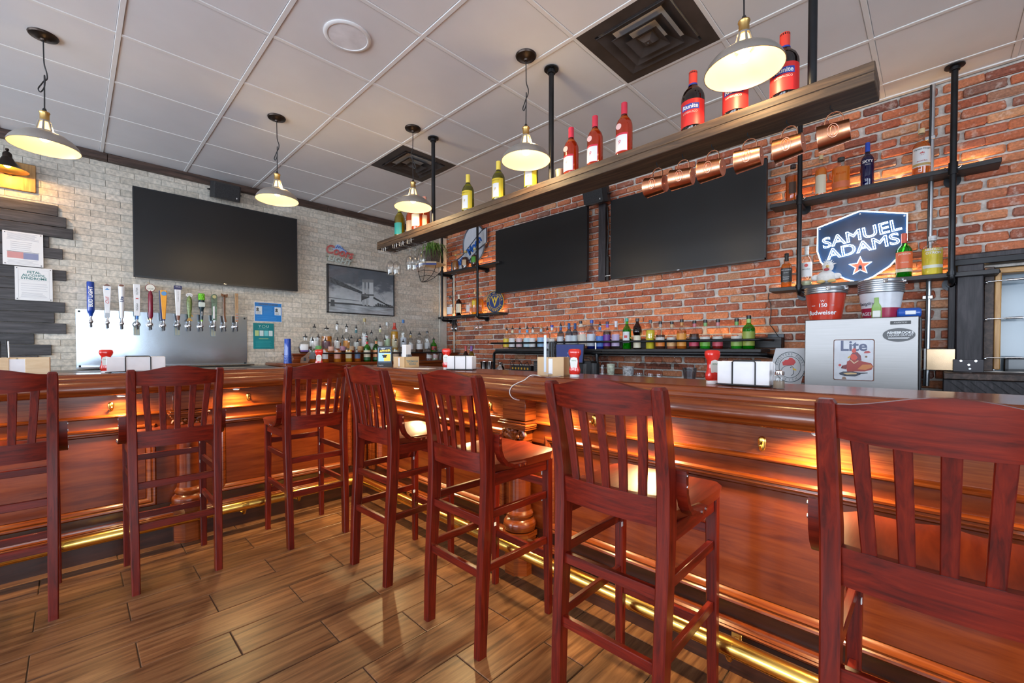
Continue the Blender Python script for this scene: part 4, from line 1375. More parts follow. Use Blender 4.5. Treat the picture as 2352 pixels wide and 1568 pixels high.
for k, (px_, pf, ptop, lab) in enumerate(taps):
    c = at(px_, pf, 'X', -0.01)
    t = thing('beer_tap', lab, 'beer tap', (-0.01, c.y, c.z), LEFT, 'beer taps on the steel panel')
    faucet(t)
    hz = at(px_, ptop, 'X', 0.0).z - c.z
    b = 0.048
    y0 = -0.012
    L_ = hz - b
    if k == 0:
        MB().lathe([(0.012, b), (0.015, b + 0.02), (0.022, b + 0.035), (0.026, b + 0.05), (0.026, hz - 0.006), (0.023, hz), (0.0, hz)], 24, (0, y0, 0)).build('handle', BLUE, t)
        text('lettering', 'BUD LIGHT', 0.036, 0, 0, b + L_ * 0.56, WHT, t, rot=PI / 2, bold=0.0012, ext=0.0003).location = (0, y0 - 0.0262, 0)
    elif k == 1:
        MB().loft([rect_ring(0, y0, b, 0.014, 0.012), rect_ring(0, y0, b + 0.05, 0.017, 0.014), rect_ring(0, y0, hz - 0.022, 0.028, 0.018)]).build('handle', WHT, t)
        MB().loft([rect_ring(0, y0, hz - 0.022, 0.028, 0.018), rect_ring(0, y0, hz, 0.004, 0.003, 0.001)]).build('pointed_top', colm((0.20, 0.13, 0.12), 0.4), t, False)
        MB().box(-0.0155, 0.0155, y0 - 0.0155, y0 + 0.0, b + 0.002, b + 0.04).build('grey_foot', colm((0.42, 0.46, 0.52), 0.35), t)
        vert('Chill', 0.034, b + L_ * 0.50, REDI, t, y0 - 0.0175, shear=0.3, ext=0.0005)
        MB().prism([(-0.018, hz - 0.055), (0.0, hz - 0.040), (0.018, hz - 0.055)], y0 - 0.0185, y0 - 0.017).build('mountain_mark', colm((0.05, 0.25, 0.60)), t, False)
    elif k == 2:
        m = MB().lathe([(0.012, b), (0.016, b + 0.03), (0.024, hz - 0.03), (0.025, hz - 0.012), (0.025, hz)], 24, (0, y0, 0))
        m.v = [(x, y, z + (y - y0) * 0.7 * (z > hz - 0.005)) for x, y, z in m.v]
        m.build('handle', WHT, t)
        MB().lathe([(0.0, 0.0), (0.017, 0.0), (0.017, 0.002)], 20).build('brown_disc', colm((0.22, 0.09, 0.06), 0.3), t).matrix_local = Matrix.Translation((0, y0 - 0.001, hz + 0.0015)) @ Matrix.Rotation(R(35), 4, 'X')
        vert('Lite', 0.034, b + L_ * 0.58, NAVY, t, y0 - 0.0235, bold=0.001, ext=0.0005)
    elif k == 3:
        MB().loft([rect_ring(0, y0, b + 0.03, 0.021, 0.010), rect_ring(0, y0, hz, 0.026, 0.012)]).build('handle', WHT, t, False)
        MB().cyl((0, y0, b - 0.005), (0, y0, b + 0.032), 0.010, n=14).build('blue_ferrule', colm((0.02, 0.16, 0.50), 0.3), t)
        vert('ULTRA', 0.022, b + L_ * 0.80, INK, t, y0 - 0.0125, ext=0.0005)
        vert('Michelob', 0.019, b + L_ * 0.34, INK, t, y0 - 0.0115, shear=0.3, ext=0.0005)
        MB().box(-0.010, 0.010, y0 - 0.0130, y0 - 0.011, b + L_ * 0.575, b + L_ * 0.60).build('red_mark', REDI, t, False)
    elif k == 4:
        MB().lathe([(0.011, b), (0.012, b + 0.01), (0.019, b + 0.035), (0.018, hz - 0.105), (0.013, hz - 0.080), (0.010, hz - 0.062)], 20, (0, y0, 0)).build('handle', colm((0.20, 0.010, 0.035), 0.25), t)
        MB().lathe([(0.0122, b), (0.0122, b + 0.006)], 16, (0, y0, 0)).build('brass_ring', BRASS, t)
        zc = hz - 0.038
        for r_, yy, nm, mt in ((0.038, 0.007, 'badge_rim', colm((0.20, 0.03, 0.03), 0.3)), (0.033, 0.010, 'badge_face', colm((0.75, 0.74, 0.66), 0.4))):
            MB().cyl((0, y0 + yy, zc), (0, y0 - yy, zc), r_, n=28).build(nm, mt, t)
        text('lettering', 'LAGER', 0.0155, 0, y0 - 0.010, zc - 0.010, INK, t, ext=0.0004)
        MB().tube([(0.0, y0, hz - 0.004), (-0.006, y0, hz + 0.006), (-0.022, y0, hz + 0.012)], 0.002, 5).build('cord_tie', BRASSD, t)
    elif k == 5:
        MB().loft([rect_ring(0, y0, b + 0.012, 0.013, 0.010), rect_ring(0, y0, b + 0.10, 0.017, 0.011), rect_ring(0, y0, hz - 0.035, 0.026, 0.012), rect_ring(0, y0, hz, 0.026, 0.012)]).build('handle', colm((0.85, 0.36, 0.015), 0.3), t)
        MB().loft([rect_ring(-0.017, y0 + 0.003, b, 0.010, 0.011), rect_ring(-0.026, y0 + 0.003, hz - 0.035, 0.008, 0.012), rect_ring(-0.028, y0 + 0.003, hz - 0.004, 0.008, 0.012)]).build('navy_side', NAVY, t)
        MB().cyl((0.002, y0 - 0.010, hz - 0.030), (0.002, y0 - 0.015, hz - 0.030), 0.021, n=24).build('blue_disc', colm((0.09, 0.30, 0.62), 0.3), t)
        MB().cyl((0, y0, b - 0.004), (0, y0, b + 0.014), 0.010, n=12).build('ferrule', NAVY, t)
    elif k == 6:
        MB().loft([rect_ring(0, y0, b + 0.045, 0.017, 0.010), rect_ring(0, y0, hz - 0.035, 0.026, 0.012)]).build('handle', WHT, t, False)
        MB().prism(rrect(-0.032, 0.032, hz - 0.040, hz, 0.008), y0 - 0.014, y0 + 0.012).build('navy_top', NAVY, t)
        MB().lathe([(0.010, b - 0.003), (0.0165, b + 0.045)], 16, (0, y0, 0)).build('copper_foot', colm((0.22, 0.085, 0.05), 0.3), t)
        for i, ch in enumerate('SEASONAL'):
            text('lettering', ch, 0.0145, 0.0, y0 - 0.0118, hz - 0.060 - i * 0.0138, INK, t, ext=0.0004)
        text('lettering', 'SAMUEL', 0.011, 0, y0 - 0.014, hz - 0.014, WHT, t, ext=0.0004)
    elif k == 7:
        m = MB()
        prof = [(0.010, b + 0.030), (0.014, b + 0.060), (0.021, b + L_ * 0.45), (0.024, b + L_ * 0.62), (0.021, b + L_ * 0.78), (0.010, b + L_ * 0.90)]
        m.loft([[(r_ * math.cos(2 * PI * i / 14), y0 + r_ * 0.7 * math.sin(2 * PI * i / 14), z) for i in range(14)] for r_, z in prof])
        m.build('fish_body', plain('fish_green', (0.16, 0.22, 0.07), 0.3, 0, 0.6, 40.0), t)
        MB().prism([(-0.008, b + 0.032), (-0.026, b), (0.026, b), (0.008, b + 0.032)], y0 - 0.006, y0 + 0.006).prism([(0.016, b + 0.07), (0.030, b + 0.055), (0.028, b + 0.04), (0.012, b + 0.05)], y0 - 0.003, y0 + 0.003).build('fish_fins', colm((0.45, 0.26, 0.06), 0.35), t, False)
        m = MB().lathe([(0.0, -0.006), (0.028, -0.005), (0.028, 0.005), (0.0, 0.006)], 24)
        m.v = [(x, y0 + z, hz - 0.020 + y * 0.72) for x, y, z in m.v]
        m.build('oval_badge', WHT, t)
        text('lettering', 'BUSCH', 0.0145, 0, y0 - 0.0065, hz - 0.020, INK, t, ext=0.0004)
    elif k == 8:
        MB().lathe([(0.009, b - 0.002), (0.010, b + 0.02)], 14, (0, y0, 0)).build('lime_ferrule', colm((0.30, 0.55, 0.04), 0.3), t)
        MB().lathe([(0.011, b + 0.018), (0.017, b + L_ * 0.42), (0.026, b + L_ * 0.50), (0.027, b + L_ * 0.70), (0.023, b + L_ * 0.76)], 18, (0, y0, 0)).build('handle', colm((0.012, 0.030, 0.040), 0.3), t)
        MB().box(-0.029, 0.029, y0 - 0.031, y0 - 0.012, b + L_ * 0.50, b + L_ * 0.68, 0.006).build('script_badge', colm((0.55, 0.62, 0.58), 0.4), t)
        m = MB().ball((0, y0, hz - 0.036), 0.024, 10, 1.4)
        for r_ in range(3):
            for j in range(7):
                a = 2 * PI * (j + 0.5 * r_) / 7
                m.ball((0.018 * math.cos(a), y0 + 0.018 * math.sin(a), hz - 0.060 + r_ * 0.021), 0.0125, 8, 1.3)
        m.build('hop_cone', colm((0.14, 0.50, 0.015), 0.3), t)
        vert('HAZE', 0.019, b + L_ * 0.27, WHT, t, y0 - 0.0165, ext=0.0004)
    elif k == 9:
        MB().prism([(-0.018, b + 0.012), (0.018, b + 0.012), (0.027, hz - 0.03)] + arc(0, hz - 0.028, 0.027, 0.1, PI - 0.1, 8) + [(-0.027, hz - 0.03)], y0 - 0.010, y0 + 0.010).build('handle', plain('camo_green', (0.10, 0.17, 0.12), 0.35, 0, 0.7, 30.0), t, False)
        MB().cyl((0, y0 - 0.010, hz - 0.030), (0, y0 - 0.013, hz - 0.030), 0.017, n=22).build('round_emblem', colm((0.50, 0.45, 0.20), 0.4), t)
        MB().box(-0.014, 0.002, y0 - 0.0125, y0 - 0.0100, b + 0.03, b + L_ * 0.55).build('white_print', WHT, t, False)
        MB().cyl((-0.005, y0, b - 0.004), (-0.005, y0, b + 0.013), 0.004).cyl((0.005, y0, b - 0.004), (0.005, y0, b + 0.013), 0.004).build('ferrule', CHROME, t)
    elif k == 10:
        axw = wood('axe_wood', (0.075, 0.022, 0.008), (0.14, 0.045, 0.014), (0.20, 0.07, 0.022), (14, 14, 2), 0.3)
        MB().loft([rect_ring(0.004, y0, b, 0.012, 0.009), rect_ring(-0.004, y0, b + 0.07, 0.010, 0.008), rect_ring(-0.004, y0, hz - 0.02, 0.010, 0.008)]).build('axe_haft', axw, t)
        MB().prism([(-0.034, hz), (-0.012, hz - 0.010), (0.012, hz - 0.009), (0.026, hz - 0.003), (0.029, hz - 0.020), (0.022, hz - 0.042), (0.006, hz - 0.034), (-0.012, hz - 0.036), (-0.028, hz - 0.030)], y0 - 0.008, y0 + 0.008).build('axe_head', axw, t, False)
    else:
        MB().box(-0.014, 0.014, y0 - 0.012, y0 + 0.012, b, hz, 0.002).build('handle', wood('stick_wood', (0.30, 0.17, 0.08), (0.40, 0.24, 0.12), (0.50, 0.32, 0.17), (14, 14, 1.5), 0.5), t)
        for i in range(6):
            MB().box(-0.011, 0.011, y0 - 0.0135, y0 - 0.0118, b + 0.012 + i * 0.014, b + 0.023 + i * 0.014).build('colour_patch', colm(((0.45, 0.20, 0.14), (0.28, 0.30, 0.34))[i % 2], 0.5), t, False)
        text('burned_mark', 'B', 0.018, 0, y0 - 0.012, hz - 0.03, INK, t, ext=0.0004)
    if k in (3, 6, 9):
        dt = thing('beer_tap_tag', 'small grey chevron tag hanging from the %s beer tap' % {3: 'flat white', 6: 'navy-topped', 9: 'dark green'}[k], 'tag', (-0.01, c.y, c.z), LEFT)
        MB().prism(rrect(-0.022, 0.022, -0.105, -0.018, 0.003), 0.046, 0.049).build('plate', colm((0.26, 0.32, 0.33), 0.35), dt)
        m = MB()
        for i in range(6):
            for s in (-1, 1):
                m.add([(s * 0.004, 0.0455, -0.040 - i * 0.011), (s * 0.018, 0.0455, -0.030 - i * 0.011), (s * 0.018, 0.0455, -0.034 - i * 0.011), (s * 0.004, 0.0455, -0.044 - i * 0.011)], [(0, 1, 2, 3)])
        m.build('chevrons', colm((0.50, 0.42, 0.20), 0.4), dt, False)
        MB().tube([(0.026 * math.cos(R(a)), 0.047, 0.026 * math.sin(R(a)) - 0.002) for a in range(0, 360, 24)], 0.004, 6, True).build('hanging_ring', colm((0.20, 0.23, 0.24), 0.4), dt)

# blue and teal posters
ps = sheet('poster', 'blue landscape poster with two identity cards on the stone wall', 'poster', (XW + 0.003, -2.519, 1.620), LEFT, 0.290, 0.222, PAPER)
MB().box(-0.139, 0.139, -0.0018, -0.0012, -0.105, 0.105).build('blue_field', plain('poster_blue', (0.015, 0.21, 0.62), 0.25, 0, 0.15, 4.0), ps, False)
text('heading', 'DRIVERS LICENSE', 0.026, 0, -0.0018, 0.086, INK, ps, bold=0.0008, ext=0.0004)
for s in (-1, 1):
    MB().box(s * 0.098 - 0.033, s * 0.098 + 0.033, -0.0026, -0.0018, -0.030, 0.062).build('identity_card', colm((0.66, 0.76, 0.84), 0.4), ps, False)
    m = MB().cyl((s * 0.098 - 0.012, -0.0026, 0.034), (s * 0.098 - 0.012, -0.0034, 0.034), 0.013, n=14).box(s * 0.098 - 0.026, s * 0.098 + 0.002, -0.0034, -0.0026, 0.008, 0.022)
    m.build('portrait_silhouette', INK, ps, False)
    lines(ps, s * 0.098 - 0.026, s * 0.098 + 0.024, -0.022, 0.0, 3, INK, 0.0015, 4 + s).location = (0, -0.0010, 0)
lines(ps, -0.05, 0.05, -0.02, 0.05, 6, colm((0.05, 0.33, 0.72), 0.4), 0.0012, 9).location = (0, -0.0008, 0)
lines(ps, -0.12, 0.11, -0.095, -0.055, 3, colm((0.04, 0.30, 0.70), 0.4), 0.0014, 10).location = (0, -0.0008, 0)
pt = sheet('poster', 'teal portrait poster headed YOU below the blue one', 'poster', (XW + 0.003, -2.568, 1.347), LEFT, 0.212, 0.292, plain('poster_teal', (0.006, 0.21, 0.24), 0.25, 0, 0.15, 4.0))
for s_, x in (('Y', -0.040), ('U', 0.040)):
    text('heading', s_, 0.040, x, -0.0012, 0.108, colm((0.55, 0.75, 0.76)), pt, ext=0.0004)
MB().tube([(0.016 * math.cos(R(a)), -0.0018, 0.108 + 0.016 * math.sin(R(a))) for a in range(0, 360, 20)], 0.0022, 5, True).build('heading_ring', colm((0.35, 0.60, 0.50)), pt)
for i, cc in enumerate(((0.45, 0.60, 0.25), (0.60, 0.74, 0.76), (0.16, 0.58, 0.62), (0.60, 0.74, 0.76))):
    x = -0.070 + i * 0.047
    MB().box(x - 0.020, x + 0.020, -0.0020, -0.0012, 0.000, 0.062).build('picture_card', colm(cc, 0.4), pt, False)
lines(pt, -0.055, 0.075, -0.034, -0.026, 2, colm((0.42, 0.60, 0.22), 0.4), 0.0014, 2)
lines(pt, -0.085, 0.085, -0.125, -0.06, 7, colm((0.02, 0.34, 0.38), 0.4), 0.0018, 7)
lines(pt, -0.06, 0.06, 0.078, 0.084, 2, colm((0.10, 0.40, 0.42), 0.4), 0.001, 12)

# neon beer sign
cz = thing('neon_sign', 'unlit red and blue mountain neon beer sign above the framed bridge', 'neon sign', (XW + 0.035, -1.70, 2.42), LEFT)
RN = colm((0.60, 0.10, 0.09), 0.25)
text('red_tubing', 'Coors', 0.150, -0.005, -0.004, 0.012, RN, cz, neon=0.0042, shear=0.25, sx=0.92, rot=R(-6))
text('pale_core', 'Coors', 0.150, -0.005, 0.006, 0.012, colm((0.72, 0.46, 0.42), 0.4), cz, shear=0.25, sx=0.92, rot=R(-6), ext=0.001)
text('pale_tubing', 'LIGHT', 0.095, 0.0, -0.004, -0.096, colm((0.48, 0.52, 0.47), 0.3), cz, neon=0.0048, shear=0.2, sx=1.12, rot=R(-6))
MB().prism([(-0.085, 0.045), (-0.04, 0.095), (-0.015, 0.112), (0.02, 0.100), (0.06, 0.062), (0.115, 0.028), (0.09, 0.010), (-0.06, 0.020)], 0.008, 0.012).build('mountain_plate', colm((0.42, 0.55, 0.76), 0.4), cz, False)
MB().tube([(-0.045, 0.0, 0.055), (-0.020, 0.0, 0.096), (-0.012, 0, 0.060), (0.004, 0, 0.090), (0.020, 0, 0.060), (0.035, 0, 0.075), (0.05, 0, 0.048)], 0.004, 6).tube([(0.055, 0, 0.052), (0.085, 0, 0.040), (0.105, 0, 0.022)], 0.0035, 6).build('blue_tubing', colm((0.03, 0.12, 0.50), 0.25), cz)
MB().box(-0.17, 0.17, 0.010, 0.018, -0.066, -0.056).box(-0.155, -0.145, 0.010, 0.018, -0.12, 0.09).box(0.145, 0.155, 0.010, 0.018, -0.13, 0.02).build('mounting_frame', clear_glass('acrylic', (0.86, 0.90, 0.88), 0.06), cz, False)
for sx in (-0.15, 0.15):
    MB().cyl((sx, 0.018, -0.06), (sx, 0.034, -0.06), 0.006).build('standoff', CHROME, cz)

# framed bridge photograph
bp = thing('framed_picture', 'black-framed monochrome picture of a suspension bridge on the stone wall', 'picture', (XW, -1.387, 1.962), LEFT)
W2, H2 = 0.468, 0.305
m = MB()
for a0, a1, c0, c1 in ((-W2, W2, H2 - 0.013, H2), (-W2, W2, -H2, -H2 + 0.013), (-W2, -W2 + 0.013, -H2, H2), (W2 - 0.013, W2, -H2, H2)):
    m.box(a0, a1, -0.035, 0.0, c0, c1, 0.001)
m.build('frame', BLACKP, bp, False)


def gp(u, v):
    return (-0.455 + 0.91 * u, 0.292 - 0.584 * v)


def grey(g, r_=0.55, **k):
    return colm((g * 0.96, g * 1.0, g * 1.04), r_, **k)


def flat(name, pts, g, lay, var=None):
    MB().prism([gp(u, v) for u, v in pts], -0.022 - 0.0006 * lay, -0.020).build(name, var or grey(g), bp, False)


def sky_mat():
    mt, nt, b = _nt('picture_sky')
    tc = nt.nodes.new('ShaderNodeTexCoord')
    sep = nt.nodes.new('ShaderNodeSeparateXYZ')
    nt.links.new(tc.outputs['Object'], sep.inputs[0])
    n = _noise(nt, _coords(nt, (3, 1, 5)), 2.0, 4)
    add = nt.nodes.new('ShaderNodeMath')
    add.operation = 'MULTIPLY_ADD'
    nt.links.new(n, add.inputs[0])
    add.inputs[1].default_value = 0.7
    mr = nt.nodes.new('ShaderNodeMapRange')
    mr.inputs['From Min'].default_value = -0.30
    mr.inputs['From Max'].default_value = 0.30
    nt.links.new(sep.outputs[2], mr.inputs['Value'])
    nt.links.new(mr.outputs[0], add.inputs[2])
    c = _ramp(nt, add.outputs[0], [(0.40, (0.86, 0.90, 0.93)), (0.85, (0.55, 0.58, 0.62)), (1.25, (0.16, 0.18, 0.21))])
    nt.links.new(c, b.inputs['Base Color'])
    b.inputs['Roughness'].default_value = 0.6
    return mt


flat('sky', [(0, 0), (1, 0), (1, 0.83), (0, 0.83)], 0.4, 0, sky_mat())
flat('water', [(0, 0.81), (1, 0.81), (1, 1), (0, 1)], 0.3, 1, plain('picture_water', (0.52, 0.56, 0.60), 0.5, 0, 0.4, 3.0, aniso=(2, 1, 14)))
flat('far_shore', [(0, 0.79), (0.3, 0.785), (0.62, 0.80), (1, 0.80), (1, 0.825), (0, 0.825)], 0.12, 2)
flat('far_bridge', [(0, 0.690), (0.45, 0.715), (0.45, 0.725), (0, 0.705)], 0.16, 2)
flat('bridge_deck', [(0, 0.24), (0.60, 0.56), (0.60, 0.60), (0, 0.36)], 0.085, 3, plain('picture_deck', (0.11, 0.12, 0.13), 0.6, 0, 0.5, 40.0))
flat('bridge_deck', [(0.66, 0.585), (0.93, 0.775), (0.93, 0.795), (0.66, 0.635)], 0.09, 3)
for u0, u1, g in ((0.495, 0.530, 0.62), (0.548, 0.585, 0.60), (0.605, 0.668, 0.78)):
    flat('bridge_tower', [(u0, 0.24), (u1, 0.22), (u1, 0.82), (u0, 0.81)], g, 4)
flat('bridge_tower', [(0.49, 0.225), (0.67, 0.195), (0.67, 0.27), (0.49, 0.29)], 0.30, 5)
flat('bridge_tower', [(0.48, 0.56), (0.675, 0.54), (0.675, 0.575), (0.48, 0.60)], 0.14, 5)
flat('bridge_tower', [(0.48, 0.60), (0.605, 0.60), (0.605, 0.62), (0.49, 0.70), (0.48, 0.74)], 0.10, 5)
for k in range(9):
    u = 0.70 + 0.033 * k
    flat('skyline', [(u, 0.80), (u, 0.765 - 0.02 * ((k * 7) % 4) / 2), (u + 0.026, 0.765 - 0.02 * ((k * 7) % 4) / 2), (u + 0.026, 0.80)], 0.10, 3)
flat('pile', [(0.035, 0.74), (0.085, 0.74), (0.09, 0.88), (0.03, 0.88)], 0.14, 3)
m = MB()
for (a, b) in (((0.0, 0.17), (0.50, 0.46)), ((0.66, 0.22), (0.90, 0.75)), ((0.66, 0.30), (0.86, 0.72)), ((0.0, 0.05), (0.52, 0.26)), ((0.25, 0.0), (0.53, 0.24))):
    p, q_ = gp(*a), gp(*b)
    m.tube([(p[0], -0.0232, p[1]), (q_[0], -0.0232, q_[1])], 0.0011, 4)
m.build('cables', grey(0.22), bp, False)
MB().box(-0.455, 0.455, -0.0275, -0.0265, -0.292, 0.292).build('glazing', clear_glass('picture_glazing', (0.97, 0.98, 0.98), 0.05), bp, False)

# ================================================================= BOTTLES
PROF = {
    'wine': [(0.96, 0), (1, 0.012), (1, 0.56), (0.97, 0.61), (0.80, 0.68), (0.52, 0.735), (0.38, 0.775), (0.33, 0.83), (0.33, 0.955), (0.37, 0.96), (0.37, 0.985), (0.33, 0.99)],
    'round': [(0.94, 0), (1, 0.014), (1, 0.57), (0.94, 0.63), (0.72, 0.69), (0.44, 0.735), (0.34, 0.77), (0.32, 0.93), (0.36, 0.935), (0.36, 0.965)],
    'long': [(0.94, 0), (1, 0.014), (1, 0.46), (0.92, 0.53), (0.66, 0.61), (0.40, 0.68), (0.34, 0.73), (0.32, 0.93), (0.36, 0.935), (0.36, 0.965)],
    'jug': [(0.92, 0), (1, 0.02), (1, 0.60), (0.96, 0.68), (0.80, 0.76), (0.42, 0.84), (0.30, 0.87), (0.28, 0.95), (0.31, 0.955), (0.31, 0.98)],
    'bulb': [(0.66, 0), (0.82, 0.03), (0.98, 0.20), (1.0, 0.38), (0.90, 0.52), (0.62, 0.62), (0.36, 0.67), (0.27, 0.70), (0.25, 0.84), (0.30, 0.85), (0.30, 0.88)],
    'square': [(0.95, 0), (1, 0.015), (1, 0.60), (0.92, 0.65), (0.60, 0.71), (0.40, 0.76), (0.33, 0.80), (0.33, 0.93), (0.37, 0.935), (0.37, 0.96)],
    'monk': [(0.80, 0), (0.84, 0.02), (0.80, 0.46), (0.98, 0.52), (1.0, 0.58), (0.84, 0.72), (0.52, 0.80), (0.36, 0.84), (0.36, 0.95)],
    'squat': [(0.94, 0), (1, 0.015), (1, 0.66), (0.97, 0.71), (0.80, 0.76), (0.40, 0.79), (0.36, 0.81), (0.35, 0.90), (0.40, 0.905), (0.40, 0.94)],
}
GT = {'clear': (0.96, 0.975, 0.98), 'green': (0.22, 0.60, 0.14), 'lime': (0.30, 0.80, 0.16), 'olive': (0.62, 0.62, 0.12), 'amber': (0.62, 0.20, 0.03), 'brown': (0.22, 0.095, 0.045), 'blue': (0.42, 0.58, 0.76),
      'cobalt': (0.02, 0.08, 0.42), 'lilac': (0.70, 0.72, 0.86), 'rose': (0.92, 0.50, 0.26), 'black': (0.035, 0.028, 0.026), 'straw': (0.72, 0.66, 0.20)}
LQ = {'whiskey': (0.70, 0.19, 0.012), 'dark': (0.085, 0.026, 0.014), 'gold': (0.90, 0.50, 0.020), 'yellow': (0.92, 0.76, 0.06), 'green': (0.02, 0.46, 0.015), 'blue': (0.008, 0.045, 0.48), 'red': (0.42, 0.012, 0.010),
      'peach': (0.72, 0.28, 0.14), 'rose': (0.66, 0.16, 0.035), 'straw': (0.50, 0.44, 0.055), 'pale': (0.55, 0.62, 0.42), 'amber': (0.86, 0.34, 0.03), 'purple': (0.10, 0.02, 0.10), 'olive': (0.36, 0.34, 0.012)}
GMAT = {k: clear_glass('bottle_glass_' + k, v, 0.09) for k, v in GT.items()}
LMAT = {k: liquid('liquid_' + k, v, 0.8 if k in ('dark', 'yellow', 'pale') else 0.5) for k, v in LQ.items()}
POUR = plain('pourer_black', (0.012, 0.012, 0.013), 0.4)
_BM = {}


def sq_shape(rr):
    def f(r_, z, a):
        if r_ < rr * 0.62:
            return r_
        return r_ * min(1.16, 1 / max(abs(math.cos(a)), abs(math.sin(a))) ** 0.9) * 0.93
    return f


def r_at(pf, z):
    for (r0, z0), (r1, z1) in zip(pf, pf[1:]):
        if z0 <= z <= z1:
            return r0 + (r1 - r0) * (z - z0) / max(1e-6, z1 - z0)
    return pf[-1][0]


def bottle(label, loc, rz, h, r, prof='round', glass='clear', liq=None, fill=0.6, labels=(), cap=None, pour=False, group=None, neck=None, name='bottle', capz=(0.90, 1.0)):
    """labels: (z0, z1, colour[, half angle]) in parts of the height"""
    t = thing(name, label, 'bottle', loc, rz, group)
    hh, rr = round(h, 3), round(r, 4)
    pf = PROF[prof]
    sh = sq_shape(rr) if prof == 'square' else None
    n = 20

    def get(key, fn):
        if key not in _BM:
            _BM[key] = fn()
        return _BM[key]
    g = get(('g', prof, hh, rr, glass), lambda: MB().lathe([(a * rr, z * hh) for a, z in pf], n, shape=sh).mesh('glass'))
    obj('glass', g, GMAT[glass], t)
    if liq:
        zz = [q for q in pf if q[1] < fill]
        zz = zz + [(r_at(pf, fill), fill), (0.0, fill)]
        key = ('l', prof, hh, rr, fill, liq)
        obj('liquid', get(key, lambda: MB().lathe([(max(0, a * rr - 0.0022), z * hh + 0.003) for a, z in zz], n, shape=sh).mesh('liquid')), LMAT[liq], t)
    for li, lb in enumerate(labels):
        z0, z1, c = lb[:3]
        ha = lb[3] if len(lb) > 3 else 1.25
        key = ('b', prof, hh, rr, z0, z1, c, ha, li)

        def mk():
            st = [z0 + (z1 - z0) * k / 4 for k in range(5)]
            return MB().lathe([(r_at(pf, z) * rr + 0.0008 + 0.0005 * li, z * hh) for z in st], 14, shape=sh, a0=-PI / 2 - ha, a1=-PI / 2 + ha, caps=False).mesh('label')
        obj('label', get(key, mk), colm(c, 0.45), t)
    if neck:
        key = ('n', prof, hh, rr, neck)
        obj('neck_band', get(key, lambda: MB().lathe([(r_at(pf, z) * rr + 0.0008, z * hh) for z in (0.78, 0.84, 0.895)], 14, caps=False).mesh('neck_band')), colm(neck, 0.4), t)
    if cap:
        rc = r_at(pf, 0.90) * rr + 0.0022
        key = ('c', prof, hh, rr, cap, capz)
        obj('cap', get(key, lambda: MB().lathe([(rc, capz[0] * hh), (rc, capz[1] * hh - 0.002), (rc * 0.9, capz[1] * hh), (0.0, capz[1] * hh)], 16, caps=False).mesh('cap')), cap if not isinstance(cap, tuple) else colm(cap, 0.35), t)
    if pour:
        rc = r_at(pf, 0.92) * rr
        tz = pf[-1][1] * hh
        key = ('p', prof, hh, rr)
        obj('pourer', get(key, lambda: MB().lathe([(rc * 0.9, tz - 0.004), (rc * 1.15, tz), (rc * 1.1, tz + 0.008), (0.006, tz + 0.014), (0.0035, tz + 0.040), (0.0, tz + 0.042)], 10, caps=False).mesh('pourer')), POUR, t)
    return t


ORD = ['first', 'second', 'third', 'fourth', 'fifth', 'sixth', 'seventh', 'eighth', 'ninth', 'tenth', 'eleventh', 'twelfth', 'thirteenth', 'fourteenth', 'fifteenth', 'sixteenth', 'seventeenth', 'eighteenth', 'nineteenth', 'twentieth',
       'twenty-first', 'twenty-second', 'twenty-third', 'twenty-fourth', 'twenty-fifth', 'twenty-sixth', 'twenty-seventh']
CREAM, WH, RED, ORG, YEL, GRN, LBL, PUR, PNK, BLK, GLD, TAN = (0.72, 0.66, 0.50), (0.74, 0.75, 0.76), (0.50, 0.02, 0.025), (0.75, 0.22, 0.03), (0.78, 0.56, 0.04), (0.16, 0.42, 0.05), (0.20, 0.42, 0.68), (0.16, 0.04, 0.30), (0.62, 0.14, 0.20), (0.015, 0.015, 0.017), (0.52, 0.36, 0.10), (0.60, 0.42, 0.26)

# ---- wine on the hanging shelf
GW = 'wine bottles standing on the hanging timber shelf'
ZS = BZ1


def foot_mark(t, R_, z, mat):
    text('foot_mark', '9', 0.032, -0.006, 0, z, mat, t, R_=R_ + 0.0019, shear=0.3, ext=0.0002)


def wine(px, top, label, r, glass, liq, lab, cap, rz=0.0, kind=None, y=-1.94, fill=0.76):
    p = at(px, top, 'Y', y)
    h = min(0.335, max(0.29, p.z - ZS)) if kind != 'short' else 0.31
    lz = {'rose': [(0.10, 0.42, (0.58, 0.02, 0.05), 0.95), (0.11, 0.385, WH, 0.85)], 'chard': [(0.10, 0.56, (0.70, 0.52, 0.03), 1.3), (0.12, 0.44, WH, 0.55)], 'lamb': [(0.10, 0.50, (0.60, 0.02, 0.018), 1.5)],
          'plain': [(0.10, 0.44, lab, 0.9)]}[kind if kind in ('rose', 'chard', 'lamb') else 'plain']
    t = bottle(label, (p.x, y, ZS + dz(p.x)), rz, h, r, 'wine', glass, liq, fill, lz, cap, False, GW, None, 'wine_bottle', (0.79, 1.0))
    return t, h


